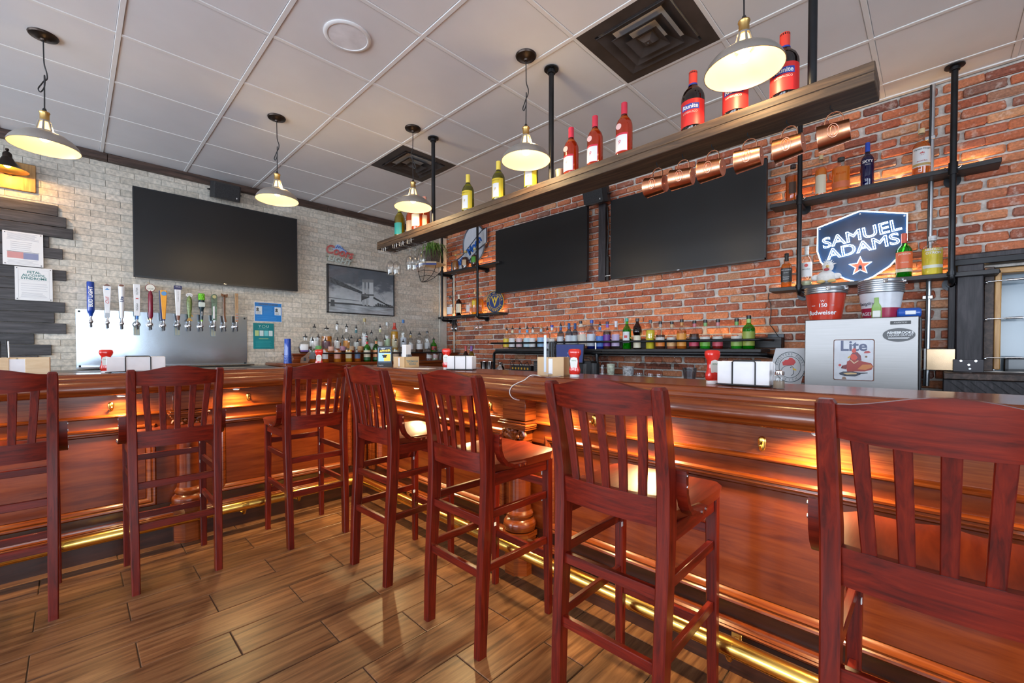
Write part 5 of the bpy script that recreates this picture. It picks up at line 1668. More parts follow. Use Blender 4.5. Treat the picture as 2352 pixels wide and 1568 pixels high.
t, h = wine(918, 480, 'pale white wine bottle with teal label at the shelf end', 0.047, 'straw', 'straw', (0.02, 0.30, 0.26), (0.45, 0.50, 0.12), 0.5, 'short')
wine(945, 480, 'amber wine bottle behind the corner pendant, second on the timber shelf', 0.047, 'rose', 'amber', TAN, (0.55, 0.28, 0.16), 0.5, 'short', -1.90)
wine(958, 480, 'amber wine bottle with cream label behind the corner pendant, third on the timber shelf', 0.047, 'rose', 'amber', CREAM, (0.62, 0.30, 0.20), 0.5, 'short', -1.97)
wine(975, 467, 'amber wine bottle with pink capsule, nearest the left hanger pipe', 0.047, 'rose', 'amber', TAN, (0.62, 0.28, 0.22), 0.5, 'short', -1.90)
FOOTR, FOOTY = colm((0.60, 0.12, 0.16)), colm((0.50, 0.34, 0.05))
for px, tp_, w in ((1075, 398, 'first of three yellow-label wine bottles'), (1145, 368, 'second of three yellow-label wine bottles'), (1220, 340, 'third of three yellow-label wine bottles, under the pendant')):
    t, h = wine(px, tp_, w + ' on the timber shelf', 0.0465, 'olive', 'olive', YEL, (0.80, 0.62, 0.10), 0.28, 'chard')
    foot_mark(t, 0.0465, h * 0.30, FOOTY)
    text('label_print', 'BAREFOOT', 0.0125, 0, 0, h * 0.51, colm((0.35, 0.25, 0.02)), t, R_=0.0480, ext=0.0002)
for px, tp_, w in ((1312, 292, 'first of three rosé wine bottles'), (1367, 266, 'second of three rosé wine bottles'), (1434, 236, 'third of three rosé wine bottles')):
    t, h = wine(px, tp_, w + ' on the timber shelf', 0.0455, 'rose', 'rose', WH, (0.55, 0.03, 0.06), 0.0, 'rose')
    foot_mark(t, 0.0455, h * 0.26, FOOTR)
    m = MB().cyl((0, 0, 0), (0, 0, 0.0015), 0.0165, n=20)
    o = m.build('medallion', colm((0.72, 0.45, 0.42)), t)
    o.matrix_local = Matrix.Translation((-0.008, -0.0450, h * 0.54)) @ Matrix.Rotation(PI / 2, 4, 'X')
for px, tp_, w in ((1592, 166, 'brown wine bottle with red label, left of the near pendant'), (1690, 130, 'brown wine bottle with red label, mostly hidden below the near pendant'), (1803, 80, 'brown wine bottle with red label, right of the near pendant')):
    t, h = wine(px, tp_, w, 0.0535, 'brown', 'dark', RED, (0.62, 0.05, 0.03), 0.12, 'lamb')
    MB().lathe([(0.0547, h * 0.34), (0.0547, h * 0.43)], 10, a0=-PI / 2 - 0.80, a1=-PI / 2 + 0.80, caps=False).build('blue_banner', colm((0.02, 0.05, 0.33)), t)
    text('brand_lettering', 'Riunite', 0.027, 0, 0, h * 0.385, colm((0.80, 0.80, 0.78)), t, R_=0.0551, bold=0.0006, ext=0.0003)
    text('brand_lettering', 'LAMBRUSCO', 0.0125, 0, 0, h * 0.30, colm((0.75, 0.50, 0.42)), t, R_=0.0546, ext=0.0003)
    MB().lathe([(0.0215, h * 0.775), (0.0205, h * 0.80)], 14, caps=False).build('neck_ring', colm((0.03, 0.05, 0.30)), t)
cp = at(1322, 395, 'Y', -1.94)
o = MB().lathe([(0.020, 0.0), (0.024, 0.004), (0.026, 0.05), (0.029, 0.075), (0.027, 0.076), (0.023, 0.01)], 20, caps=False).build('white_cup', ENAMEL)
o.location = (3.69, -1.94, ZS + dz(3.69))
tag(o, 'small white fluted cup on the timber shelf beside the middle pipe', 'cup')

# ---- pipe shelf units on the brick wall
Z_UP, Z_LO = 2.357, 1.688


def pipe_unit(name, label, xa, xb, xl, xr, top_to_ceiling):
    t = thing(name, label, 'shelf', (0, 0, 0))
    for z, nm in ((Z_UP, 'upper_plank'), (Z_LO, 'lower_plank')):
        MB().box(xl, xr, -0.168, -0.006, z - 0.030, z, 0.003).build(nm, SHELFW, t)
    for x in (xa, xb):
        p = MB().cyl((x, -0.188, Z_LO - 0.03), (x, -0.188, H - 0.014), 0.0165, n=16).build('upright_pipe', PIPE, t)
        MB().lathe([(0.0165, H - 0.040), (0.025, H - 0.038), (0.026, H - 0.018), (0.048, H - 0.015), (0.048, H - 0.008), (0.0165, H - 0.008)], 20, (x, -0.188, 0), caps=False).build('ceiling_flange', PIPE, p)
        MB().tube([(x, -0.188, Z_LO + 0.01), (x, -0.188, Z_LO - 0.035), (x, -0.180, Z_LO - 0.052), (x, -0.165, Z_LO - 0.060), (x, -0.02, Z_LO - 0.060)], 0.0165, 14).cyl((x, -0.188, Z_LO + 0.005), (x, -0.188, Z_LO - 0.02), 0.0215, n=16).build('elbow', PIPE, p)
        MB().cyl((x, -0.02, Z_LO - 0.06), (x, -0.008, Z_LO - 0.06), 0.042, n=20).cyl((x, -0.05, Z_LO - 0.06), (x, -0.015, Z_LO - 0.06), 0.023, n=16).build('wall_flange', PIPE, p)
        MB().cyl((x, -0.188, Z_UP - 0.055), (x, -0.188, Z_UP + 0.02), 0.0225, n=16).cyl((x, -0.188, Z_UP - 0.048), (x, -0.02, Z_UP - 0.048), 0.0165, n=14).build('tee', PIPE, p)
        MB().cyl((x, -0.02, Z_UP - 0.048), (x, -0.008, Z_UP - 0.048), 0.042, n=20).build('wall_flange', PIPE, p)
        for s in (-1, 1):
            MB().tube([(x + s * 0.024, -0.188, Z_UP - 0.02), (x + s * 0.034, -0.192, Z_UP - 0.015), (x + s * 0.038, -0.192, Z_UP - 0.004)], 0.003, 5).build('clip', CHROME, p)
    for z in (Z_UP, Z_LO):
        MB().box(xl + 0.05, xr - 0.05, -0.022, -0.012, z + 0.0005, z + 0.006).build('led_strip', glow('led_warm', (1.0, 0.66, 0.30), 3.0), t, False)
        area('shelf_strip_light', ((xl + xr) / 2, -0.035, z + 0.010), ((xl + xr) / 2, -0.01, z + 1.0), xr - xl - 0.1, 0.012, 2.2, (1.0, 0.62, 0.26))
    return t


pipe_unit('pipe_shelf', 'two-tier black pipe shelf at the right end of the brick wall', 4.630, 5.450, 4.425, 5.655, True)
pipe_unit('pipe_shelf', 'two-tier black pipe shelf in the room corner', 0.075, 0.885, -0.06, 1.290, True)

GR = 'bottles on the right pipe shelf'
YB = -0.095


def rb(px, top, z, label, r, prof, glass, liq, fill, labels, cap, **k):
    p = at(px, top, 'Y', YB)
    return bottle(label, (p.x, YB, z), k.pop('rz', 0.12), p.z - z, r, prof, glass, liq, fill, labels, cap, group=GR, **k), p.z - z


t, h = rb(1822, 378, Z_UP, 'whiskey bottle with oval label partly behind the pipe on the upper right shelf', 0.050, 'squat', 'clear', 'whiskey', 0.66, [(0.20, 0.50, (0.10, 0.05, 0.03), 0.5)], (0.05, 0.03, 0.03))
rb(1886, 357, Z_UP, 'slim whiskey bottle with cream label and cap on the upper right shelf', 0.038, 'round', 'clear', 'amber', 0.66, [(0.06, 0.50, CREAM, 1.0)], (0.62, 0.50, 0.28))
t, h = rb(1932, 362, Z_UP, 'broad whiskey bottle with orange band on the upper right shelf', 0.056, 'squat', 'clear', 'amber', 0.68, [(0.10, 0.28, (0.62, 0.15, 0.06), 1.2)], (0.03, 0.03, 0.03))
text('embossing', 'BULLEIT', 0.017, 0, 0, h * 0.50, LMAT['whiskey'], t, R_=0.0568, ext=0.0006)
t, h = rb(1993, 328, Z_UP, 'tall cobalt blue vodka bottle on the upper right shelf', 0.038, 'round', 'cobalt', 'blue', 0.66, [], (0.02, 0.07, 0.45), capz=(0.79, 1.0))
text('brand_lettering', 'SKYY', 0.028, 0, 0, h * 0.55, WHT, t, R_=0.0386, bold=0.0006, ext=0.0003)
text('brand_lettering', 'VODKA', 0.009, 0, 0, h * 0.48, WHT, t, R_=0.0386, ext=0.0003)
t, h = rb(2117, 296, Z_UP, 'spiced rum bottle with white label beside the conduit on the upper right shelf', 0.047, 'round', 'clear', 'whiskey', 0.70, [(0.17, 0.58, WH, 1.2), (0.19, 0.24, (0.50, 0.34, 0.12), 1.15)], (0.66, 0.52, 0.30))
text('brand_lettering', 'Captain Morgan', 0.0145, 0, 0, h * 0.535, INK, t, R_=0.0490, shear=0.15, ext=0.0003)
text('red_figure', '*', 0.05, 0, 0, h * 0.40, REDI, t, R_=0.0490, bold=0.002, ext=0.0003)
text('brand_lettering', 'Spiced Rum', 0.0115, 0, 0, h * 0.285, REDI, t, R_=0.0490, shear=0.2, ext=0.0003)
t, h = rb(1807, 582, Z_LO, 'square whiskey bottle with black label on the lower right shelf', 0.040, 'square', 'clear', 'whiskey', 0.68, [(0.16, 0.56, BLK, 1.5)], (0.02, 0.02, 0.02), neck=(0.02, 0.02, 0.02))
for s_, z, sz in (("JACK DANIEL'S", 0.50, 0.0092), ('Old No.7', 0.42, 0.0085), ('Tennessee', 0.30, 0.0105), ('WHISKEY', 0.24, 0.0095)):
    text('brand_lettering', s_, sz, 0, -0.0402, h * z, WHT, t, ext=0.0004)
t, h = rb(1853, 565, Z_LO, 'clear rum bottle with white label and red roundel on the lower right shelf', 0.040, 'round', 'clear', 'pale', 0.10, [(0.22, 0.58, WH, 1.2)], (0.70, 0.70, 0.70), neck=(0.72, 0.72, 0.72))
text('brand_lettering', 'BACARDI', 0.0125, 0, 0, h * 0.405, INK, t, R_=0.0416, ext=0.0003)
o = MB().cyl((0, 0, 0), (0, 0, 0.0012), 0.0125, n=18).build('red_roundel', REDI, t)
o.matrix_local = Matrix.Translation((0, -0.0408, h * 0.50)) @ Matrix.Rotation(PI / 2, 4, 'X')
t, h = rb(2077, 536, Z_LO, 'green whiskey bottle with orange label before the lit shield sign', 0.044, 'round', 'green', 'green', 0.68, [(0.20, 0.57, (0.72, 0.14, 0.05), 1.3), (0.12, 0.19, (0.72, 0.60, 0.42), 1.3)], (0.62, 0.10, 0.05), neck=(0.60, 0.08, 0.05), capz=(0.88, 1.0))
text('brand_lettering', 'JAMESON', 0.0165, 0, 0, h * 0.515, colm((0.80, 0.70, 0.60)), t, R_=0.0452, ext=0.0003)
text('brand_lettering', 'ORANGE', 0.0105, 0, 0, h * 0.33, colm((0.80, 0.70, 0.60)), t, R_=0.0452, ext=0.0003)
t, h = rb(2142, 542, Z_LO, 'clear vodka bottle half full of yellow at the right end of the lower shelf', 0.053, 'squat', 'clear', 'yellow', 0.66, [(0.17, 0.25, (0.70, 0.72, 0.62), 1.1)], (0.72, 0.73, 0.74), capz=(0.88, 1.0))
text('brand_lettering', 'ABSOLUT', 0.0215, 0, 0, h * 0.63, WHT, t, R_=0.0536, bold=0.0005, ext=0.0003)
text('brand_lettering', 'CITRON', 0.0215, 0, 0, h * 0.545, WHT, t, R_=0.0536, bold=0.0005, ext=0.0003)
lines_t = text('brand_lettering', 'Country of Sweden', 0.010, 0, 0, h * 0.42, colm((0.70, 0.55, 0.05)), t, R_=0.0536, shear=0.3, ext=0.0003)

GC = 'bottles on the corner pipe shelf'


def cb(px, top, z, label, r, prof, glass, liq, fill, labels, cap, **k):
    p = at(px, top, 'Y', YB)
    return bottle(label, (p.x, YB, z), 0.5, max(0.2, p.z - z), r, prof, glass, liq, fill, labels, cap, group=GC, **k), p.z - z


cb(1047, 584, Z_UP, 'left whiskey decanter with gold stopper on the upper corner shelf', 0.056, 'bulb', 'clear', 'whiskey', 0.60, [(0.18, 0.50, (0.30, 0.13, 0.04), 0.5)], (0.70, 0.50, 0.18))
cb(1069, 576, Z_UP, 'middle whiskey decanter with cream label on the upper corner shelf', 0.062, 'bulb', 'clear', 'dark', 0.64, [(0.18, 0.48, TAN, 0.55)], (0.70, 0.50, 0.18))
cb(1090, 569, Z_UP, 'right whiskey decanter with green label on the upper corner shelf', 0.056, 'bulb', 'clear', 'dark', 0.62, [(0.22, 0.52, (0.10, 0.36, 0.05), 0.6)], (0.66, 0.62, 0.30))
cb(1034, 680, Z_LO, 'clear bottle with pale label at the left of the lower corner shelf', 0.048, 'square', 'clear', None, 0.5, [(0.12, 0.46, WH, 1.2)], (0.05, 0.05, 0.05))
t, h = cb(1054, 676, Z_LO, 'dark bottle with cream label and red seven on the lower corner shelf', 0.045, 'round', 'brown', 'dark', 0.62, [(0.14, 0.55, CREAM, 1.2)], (0.72, 0.68, 0.58), neck=(0.70, 0.66, 0.56))
text('red_numeral', '7', 0.085, -0.006, 0, h * 0.33, REDI, t, R_=0.046, bold=0.001, ext=0.0003)
cb(1077, 678, Z_LO, 'clear gin bottle with red cap on the lower corner shelf', 0.046, 'round', 'clear', None, 0.5, [(0.16, 0.50, (0.68, 0.62, 0.60), 0.6)], (0.60, 0.03, 0.03))
cb(1091, 670, Z_LO, 'golden bottle with yellow label left of the pipe on the lower corner shelf', 0.050, 'round', 'clear', 'gold', 0.64, [(0.40, 0.60, YEL, 0.6), (0.10, 0.30, (0.60, 0.16, 0.06), 0.8)], (0.74, 0.58, 0.30))
cb(1104, 672, Z_LO, 'golden bottle right of the pipe on the lower corner shelf', 0.046, 'round', 'clear', 'amber', 0.68, [(0.12, 0.34, (0.62, 0.14, 0.05), 0.7)], (0.74, 0.56, 0.30))

# ---- long pipe shelf on the brick wall
ZL = 1.200
ls = thing('bottle_shelf', 'long low black pipe shelf with guard rail along the brick wall', 'shelf', (0, 0, 0))
MB().box(1.42, 4.42, -0.36, -0.10, ZL - 0.026, ZL, 0.003).build('plank', SHELFW, ls)
MB().box(1.40, 4.50, -0.10, -0.03, ZL + 0.01, ZL + 0.095, 0.003).build('back_board', SHELFW, ls)
MB().tube([(1.36, -0.03, 1.272), (1.36, -0.36, 1.272), (1.375, -0.385, 1.272), (1.40, -0.39, 1.272), (4.38, -0.39, 1.272), (4.42, -0.375, 1.272), (4.44, -0.34, 1.272), (4.44, -0.03, 1.272)], 0.010, 10).build('guard_rail', PIPE, ls)
for x in (1.36, 4.44):
    MB().cyl((x, -0.03, 1.272), (x, -0.018, 1.272), 0.036, n=18).box(x - 0.06, x + 0.06, -0.018, -0.004, 1.215, 1.325, 0.003).build('rail_flange', PIPE, ls)
MB().cyl((2.93, -0.39, 1.272), (2.93, -0.37, 1.272), 0.016, n=14).cyl((2.93, -0.385, 1.262), (2.93, -0.385, ZL), 0.007, n=8).build('rail_post', CHROME, ls)
MB().tube([(1.40, -0.36, 0.92), (1.40, -0.36, 1.130), (1.412, -0.36, 1.152), (1.44, -0.36, 1.160), (4.40, -0.36, 1.160), (4.45, -0.34, 1.155), (4.47, -0.30, 1.145), (4.47, -0.03, 1.140)], 0.0175, 14).build('support_pipe', PIPE, ls)
MB().cyl((2.93, -0.36, 0.92), (2.93, -0.36, 1.145), 0.0175, n=14).cyl((2.87, -0.36, 1.160), (2.99, -0.36, 1.160), 0.023, n=14).cyl((2.93, -0.36, 1.12), (2.93, -0.36, 1.15), 0.023, n=14).build('leg_pipe', PIPE, ls)
lamp_led = area('shelf_strip_light', (2.9, -0.055, ZL + 0.104), (2.9, -0.12, ZL + 1.0), 2.9, 0.02, 3.5, (1.0, 0.62, 0.25))
lamp_led.parent = None
GS_ = 'bottles on the long wall shelf'
row = [(1164, 752, 'round', 'clear', None, 0, YEL, ORG, 1, 'yellow label and orange neck'), (1177, 750, 'round', 'clear', None, 0, WH, (0.72, 0.70, 0.45), 1, 'pale label and yellowish neck'),
       (1194, 750, 'round', 'clear', None, 0, (0.72, 0.52, 0.54), (0.30, 0.30, 0.40), 1, 'red and white label'), (1211, 749, 'round', 'clear', None, 0, (0.52, 0.70, 0.78), (0.10, 0.36, 0.70), 1, 'pale blue label and blue neck'),
       (1224, 749, 'round', 'clear', None, 0, WH, (0.74, 0.70, 0.66), 1, 'white label with brown fruit'), (1243, 747, 'round', 'clear', None, 0, (0.30, 0.50, 0.72), (0.40, 0.62, 0.78), 2, 'blue label and brass pourer'),
       (1257, 752, 'round', 'clear', None, 0, (0.55, 0.48, 0.58), (0.70, 0.20, 0.12), 1, 'mauve label and red neck'), (1268, 746, 'long', 'clear', None, 0, (0.55, 0.66, 0.76), WH, (0.04, 0.05, 0.40), 'violet cap and pale label'),
       (1288, 742, 'round', 'blue', None, 0, (0.62, 0.64, 0.70), (0.02, 0.06, 0.24), 1, 'blue glass and peach print'), (1307, 742, 'round', 'blue', None, 0, (0.60, 0.62, 0.68), (0.02, 0.08, 0.26), (0.015, 0.08, 0.25), 'blue glass and pink print'),
       (1321, 742, 'round', 'blue', None, 0, (0.55, 0.62, 0.66), (0.02, 0.08, 0.26), (0.015, 0.08, 0.25), 'blue glass, beside the tilted jug'), (1341, 736, 'jug', 'clear', 'peach', 0.08, (0.70, 0.62, 0.52), (0.74, 0.62, 0.50), (0.03, 0.04, 0.06), 'peach label, slightly tilted'),
       (1359, 735, 'round', 'lilac', 'blue', 0.22, (0.60, 0.66, 0.76), None, (0.02, 0.08, 0.46), 'frosted glass, blue cap and blue base'), (1378, 741, 'round', 'clear', 'blue', 0.52, (0.08, 0.20, 0.58), (0.06, 0.22, 0.66), 1, 'deep blue liquid'),
       (1395, 738, 'round', 'clear', 'dark', 0.62, PUR, (0.24, 0.10, 0.50), (0.05, 0.04, 0.10), 'purple label and dark liquid'), (1415, 737, 'round', 'clear', None, 0, (0.50, 0.40, 0.62), (0.72, 0.68, 0.76), (0.70, 0.66, 0.74), 'lilac label'),
       (1440, 731, 'wine', 'lime', 'green', 0.62, WH, None, (0.02, 0.36, 0.30), 'bright green glass and white label'), (1464, 731, 'monk', 'brown', 'dark', 0.7, CREAM, None, (0.07, 0.05, 0.05), 'monk-shaped brown glass'),
       (1494, 735, 'round', 'clear', 'yellow', 0.64, (0.80, 0.66, 0.12), None, (0.10, 0.10, 0.11), 'opaque yellow liqueur'), (1517, 738, 'long', 'clear', 'dark', 0.50, ORG, (0.40, 0.34, 0.30), BLK, 'dark liquid and small orange label'),
       (1543, 738, 'long', 'clear', 'peach', 0.10, (0.70, 0.40, 0.16), (0.55, 0.36, 0.20), BLK, 'clear glass and orange label'), (1566, 733, 'round', 'clear', 'whiskey', 0.60, (0.75, 0.30, 0.04), (0.55, 0.24, 0.06), BLK, 'brown liquid and orange fruit label'),
       (1595, 736, 'long', 'clear', 'dark', 0.52, (0.58, 0.06, 0.12), (0.55, 0.14, 0.18), BLK, 'black liquid and crimson label'), (1620, 734, 'long', 'clear', 'green', 0.09, GRN, (0.20, 0.40, 0.14), BLK, 'clear glass and green label'),
       (1649, 733, 'long', 'clear', 'red', 0.09, (0.60, 0.08, 0.12), (0.55, 0.20, 0.22), BLK, 'clear glass and red label'), (1692, 731, 'long', 'clear', 'green', 0.12, (0.30, 0.46, 0.10), (0.16, 0.36, 0.10), BLK, 'clear glass and light green label'),
       (1720, 724, 'round', 'lime', 'green', 0.60, (0.34, 0.42, 0.08), (0.34, 0.55, 0.14), BLK, 'vivid green liquid, rightmost')]
for k, (px, top, prof, gl, lq, fl, lab, nk, cp_, w) in enumerate(row):
    yb = -0.235 - 0.03 * (k % 2)
    p = at(px, top, 'Y', yb)
    hgt = p.z - ZL
    r_ = 0.045 if k < 8 else (0.041 if k < 12 else 0.043)
    if k in (11, 12):
        r_ = 0.050
    if k == 26:
        r_ = 0.047
    zt = 0.56 if prof != 'long' else 0.46
    lbs = [(0.10, zt - 0.04, lab, 1.15)] if prof != 'monk' else [(0.04, 0.44, lab, 1.3)]
    if prof == 'long':
        lbs = [(0.10, 0.24, lab, 1.2), (0.25, 0.42, (0.62, 0.60, 0.56) if k != 22 else (0.05, 0.04, 0.05), 1.1)]
    if k == 16:
        lbs = [(0.20, 0.56, WH, 0.85), (0.36, 0.44, (0.62, 0.06, 0.05), 0.35)]
    if k == 18:
        lbs = []
    t = bottle('%s bottle on the long wall shelf, with %s' % (ORD[k], w), (p.x, yb, ZL), 0.25, hgt if cp_ not in (1, 2) else hgt * 0.93, r_, prof, gl, lq, fl, lbs, cp_ if isinstance(cp_, tuple) else None, cp_ in (1, 2), GS_, nk)
    if k == 11:
        t.rotation_euler = (0, R(-7), 0.25)
    if k == 5:
        for ch in t.children:
            if ch.name.startswith('pourer'):
                ch.data = ch.data.copy()
                ch.data.materials.clear()
                ch.data.materials.append(BRASSD)

# ---- wooden back bar on the stone wall with two tiers of liquor
bb = thing('back_bar', 'stepped mahogany back bar against the stone wall, holding liquor bottles', 'back bar', (0, 0, 0))
MB().box(XW + 0.003, 0.56, -2.53, -0.02, 0.0, 1.012, 0.003).build('cabinet', BW, bb)
MB().box(XW + 0.003, 0.585, -2.555, -0.02, 1.012, 1.047, 0.006).build('ledge', BW, bb)
MB().box(XW + 0.003, 0.235, -2.36, -0.02, 1.047, 1.128, 0.003).build('riser', BW, bb)
MB().box(XW + 0.003, 0.25, -2.375, -0.02, 1.128, 1.147, 0.004).build('upper_ledge', BW, bb)
MB().tube([(0.52, -2.22, 1.150), (0.52, -0.45, 1.150)], 0.009, 10).build('guard_bar', BLACKM, bb)
for y in (-2.2, -1.33, -0.48):
    MB().cyl((0.52, y, 1.047), (0.52, y, 1.15), 0.006).build('guard_post', BLACKM, bb)
GB, GF = 'bottles on the upper tier of the back bar', 'bottles on the lower tier of the back bar'
up = [(701, 765, 'bulb', 'clear', 'dark', 0.36, WH, None, 1, 0.075, 'wide dark whiskey decanter with white and purple label'), (722, 745, 'jug', 'clear', 'pale', 0.12, WH, None, 1, 0.060, 'large clear bottle with white label'),
      (731, 766, 'bulb', 'clear', 'whiskey', 0.3, (0.14, 0.42, 0.12), None, 1, 0.058, 'green-label whiskey decanter'), (750, 746, 'squat', 'clear', 'amber', 0.64, (0.14, 0.06, 0.08), None, 1, 0.060, 'broad amber bottle with dark emblem'),
      (759, 771, 'bulb', 'clear', 'peach', 0.3, (0.72, 0.42, 0.34), None, 1, 0.056, 'peach-label whiskey decanter'), (774, 736, 'long', 'clear', 'whiskey', 0.34, WH, WH, 1, 0.048, 'tall long-necked clear bottle'),
      (787, 769, 'bulb', 'clear', 'dark', 0.34, (0.40, 0.20, 0.30), None, 1, 0.050, 'small purple-label decanter'), (796, 743, 'round', 'clear', None, 0, (0.70, 0.30, 0.05), WH, 1, 0.048, 'clear bottle with orange label'),
      (807, 772, 'round', 'clear', 'red', 0.4, TAN, None, 1, 0.040, 'short bottle with tan label'), (818, 746, 'long', 'clear', None, 0, (0.66, 0.70, 0.68), (0.03, 0.14, 0.15), 1, 0.044, 'clear bottle with dark teal neck'),
      (827, 770, 'bulb', 'clear', 'whiskey', 0.4, (0.62, 0.36, 0.16), (0.60, 0.30, 0.10), 1, 0.048, 'decanter with orange neck'), (837, 731, 'round', 'clear', None, 0, WH, None, (0.42, 0.34, 0.14), 0.046, 'clear bottle with gold cap'),
      (842, 763, 'round', 'clear', 'red', 0.30, CREAM, (0.55, 0.04, 0.06), 1, 0.040, 'bottle with red neck'), (853, 754, 'bulb', 'clear', 'peach', 0.34, (0.62, 0.64, 0.64), None, 1, 0.054, 'round clear bottle with peach base'),
      (873, 744, 'long', 'clear', None, 0, (0.66, 0.68, 0.66), (0.62, 0.60, 0.30), 1, 0.046, 'slender clear bottle with yellow neck'), (889, 740, 'round', 'clear', None, 0, (0.46, 0.62, 0.40), None, (0.58, 0.62, 0.62), 0.044, 'clear bottle with green print and silver cap'),
      (906, 741, 'jug', 'clear', 'gold', 0.70, (0.74, 0.66, 0.44), (0.55, 0.05, 0.03), (0.60, 0.08, 0.05), 0.050, 'golden bottle with red cap'), (926, 734, 'jug', 'clear', None, 0, (0.56, 0.62, 0.70), None, (0.02, 0.14, 0.40), 0.054, 'tall clear bottle with blue cap'),
      (943, 761, 'round', 'clear', None, 0, WH, GLD, 1, 0.042, 'clear bottle with gold neck behind the straws'), (963, 761, 'squat', 'clear', 'dark', 0.18, WH, None, 1, 0.054, 'broad clear bottle with red-dotted white label'),
      (981, 760, 'squat', 'clear', None, 0, (0.55, 0.58, 0.60), None, (0.03, 0.03, 0.035), 0.052, 'broad clear bottle with black cap'), (996, 772, 'bulb', 'lime', 'green', 0.5, (0.50, 0.05, 0.05), None, 1, 0.052, 'round green bottle with red label')]
for k, (px, top, prof, gl, lq, fl, lab, nk, cp_, r_, w) in enumerate(up):
    xb = 0.165 if top < 755 else 0.185
    if top >= 755:
        xb = 0.19
    p = at(px, top, 'X', xb)
    hgt = p.z - 1.147
    lb = [(0.18, 0.46, lab, 0.85)] if prof not in ('bulb', 'long') else [(0.16, 0.42, lab, 0.75)]
    if k == 0:
        lb = [(0.10, 0.50, lab, 0.6), (0.10, 0.18, (0.16, 0.10, 0.36), 0.62)]
    bottle(w + ', upper tier of the back bar', (xb, p.y, 1.147), LEFT - 0.5, hgt if cp_ != 1 else hgt * 0.92, r_, prof, gl, lq, fl, lb, cp_ if isinstance(cp_, tuple) else None, cp_ == 1, GB, nk)
dn = [(718, 776, 'square', 'clear', 'whiskey', 0.30, (0.14, 0.16, 0.18), 0.040, 'square bottle with charcoal label'), (747, 777, 'round', 'clear', 'whiskey', 0.5, (0.60, 0.62, 0.66), 0.042, 'amber bottle with grey label beside the ketchup'),
      (775, 776, 'round', 'clear', 'amber', 0.5, (0.66, 0.34, 0.28), 0.044, 'amber bottle with red and white label'), (801, 775, 'square', 'clear', 'gold', 0.52, (0.60, 0.52, 0.34), 0.042, 'square bottle of golden spirit'),
      (821, 780, 'round', 'clear', 'whiskey', 0.4, (0.10, 0.16, 0.30), 0.042, 'amber bottle with navy label'), (843, 775, 'round', 'green', 'green', 0.6, CREAM, 0.043, 'green bottle with cream label and red neck'),
      (864, 774, 'round', 'green', 'green', 0.6, (0.74, 0.34, 0.16), 0.043, 'green bottle with orange label'), (884, 774, 'round', 'clear', None, 0, WH, 0.042, 'clear bottle hidden behind the black tablet stand'),
      (909, 777, 'round', 'clear', 'pale', 0.5, (0.62, 0.48, 0.34), 0.046, 'pale green bottle with tan label'), (926, 780, 'long', 'clear', None, 0, (0.58, 0.64, 0.70), 0.044, 'clear bottle behind the cardboard caddy'),
      (985, 800, 'squat', 'clear', None, 0, (0.55, 0.56, 0.54), 0.046, 'short clear bottle right of the cardboard caddy'), (999, 800, 'squat', 'clear', 'pale', 0.4, (0.64, 0.44, 0.44), 0.044, 'short clear bottle with pink label')]
for k, (px, top, prof, gl, lq, fl, lab, r_, w) in enumerate(dn):
    xb = 0.42
    p = at(px, top, 'X', xb)
    hgt = max(0.17, p.z - 1.047)
    lb = [(0.16, 0.46, lab, 0.8)]
    if k in (5, 6):
        lb = [(0.20, 0.50, lab, 1.1), (0.06, 0.18, (0.03, 0.12, 0.05), 1.1)]
    bottle(w + ', lower tier of the back bar', (xb, p.y, 1.047), LEFT - 0.5, hgt * 0.93, r_, prof, gl, lq, fl, lb, None, True, GF, {5: (0.55, 0.03, 0.03), 6: (0.70, 0.28, 0.10)}.get(k))

# ================================================================= COUNTERS BEHIND THE BAR
tc_ = thing('tap_counter', 'low stainless counter under the beer taps', 'counter', (0, 0, 0))
MB().box(XW + 0.003, 0.48, -5.4, -2.60, 0.10, 0.985, 0.004).build('cabinet', STEEL, tc_)
MB().box(XW + 0.003, 0.50, -5.4, -2.58, 0.985, 1.012, 0.004).build('worktop', STEEL, tc_)
MB().box(XW + 0.05, 0.42, -5.35, -2.65, 0.0, 0.10).build('kick', BLACKM, tc_)
bc = thing('back_counter', 'dark counter along the foot of the brick wall', 'counter', (0, 0, 0))
MB().box(0.62, 4.68, -0.62, -0.02, 0.08, 0.885, 0.004).build('cabinet', BWD, bc)
MB().box(0.60, 4.70, -0.65, -0.01, 0.885, 0.920, 0.004).build('worktop', plain('counter_dark', (0.03, 0.028, 0.03), 0.25), bc)
MB().box(0.65, 4.65, -0.56, -0.05, 0.0, 0.08).build('kick', BLACKM, bc)
ZCN = 0.920

# fridge with stickers
fg = thing('bar_fridge', 'brushed steel bar fridge standing before the brick wall at right', 'fridge', (5.040, -0.70, 0.0))
MB().box(-0.275, 0.275, 0.028, 0.58, 0.06, 1.390, 0.006).build('cabinet', plain('fridge_case', (0.30, 0.30, 0.31), 0.35, 0.9), fg)
MB().box(-0.275, 0.275, 0.0, 0.026, 0.10, 1.390, 0.004).build('door', STEEL, fg)
MB().box(0.277, 0.283, 0.004, 0.30, 0.5, 1.38).build('side_seal', BLACKP, fg)
MB().box(0.150, 0.240, -0.004, 0.0, 1.345, 1.365, 0.001).build('name_plate', BLACKP, fg)
for sx in (-0.22, 0.22):
    for sy in (0.06, 0.52):
        MB().cyl((sx, sy, 0), (sx, sy, 0.06), 0.02).build('foot', BLACKP, fg)
text('plate_lettering', 'AVANTCO', 0.012, 0.195, -0.004, 1.355, STEEL, fg, ext=0.0003)
m = MB().lathe([(0.072, 0.0), (0.072, 0.0012), (0.0, 0.0012)], 36)
m.v = [(0.188 + x, -z, 1.283 + y * 0.56) for x, y, z in m.v]
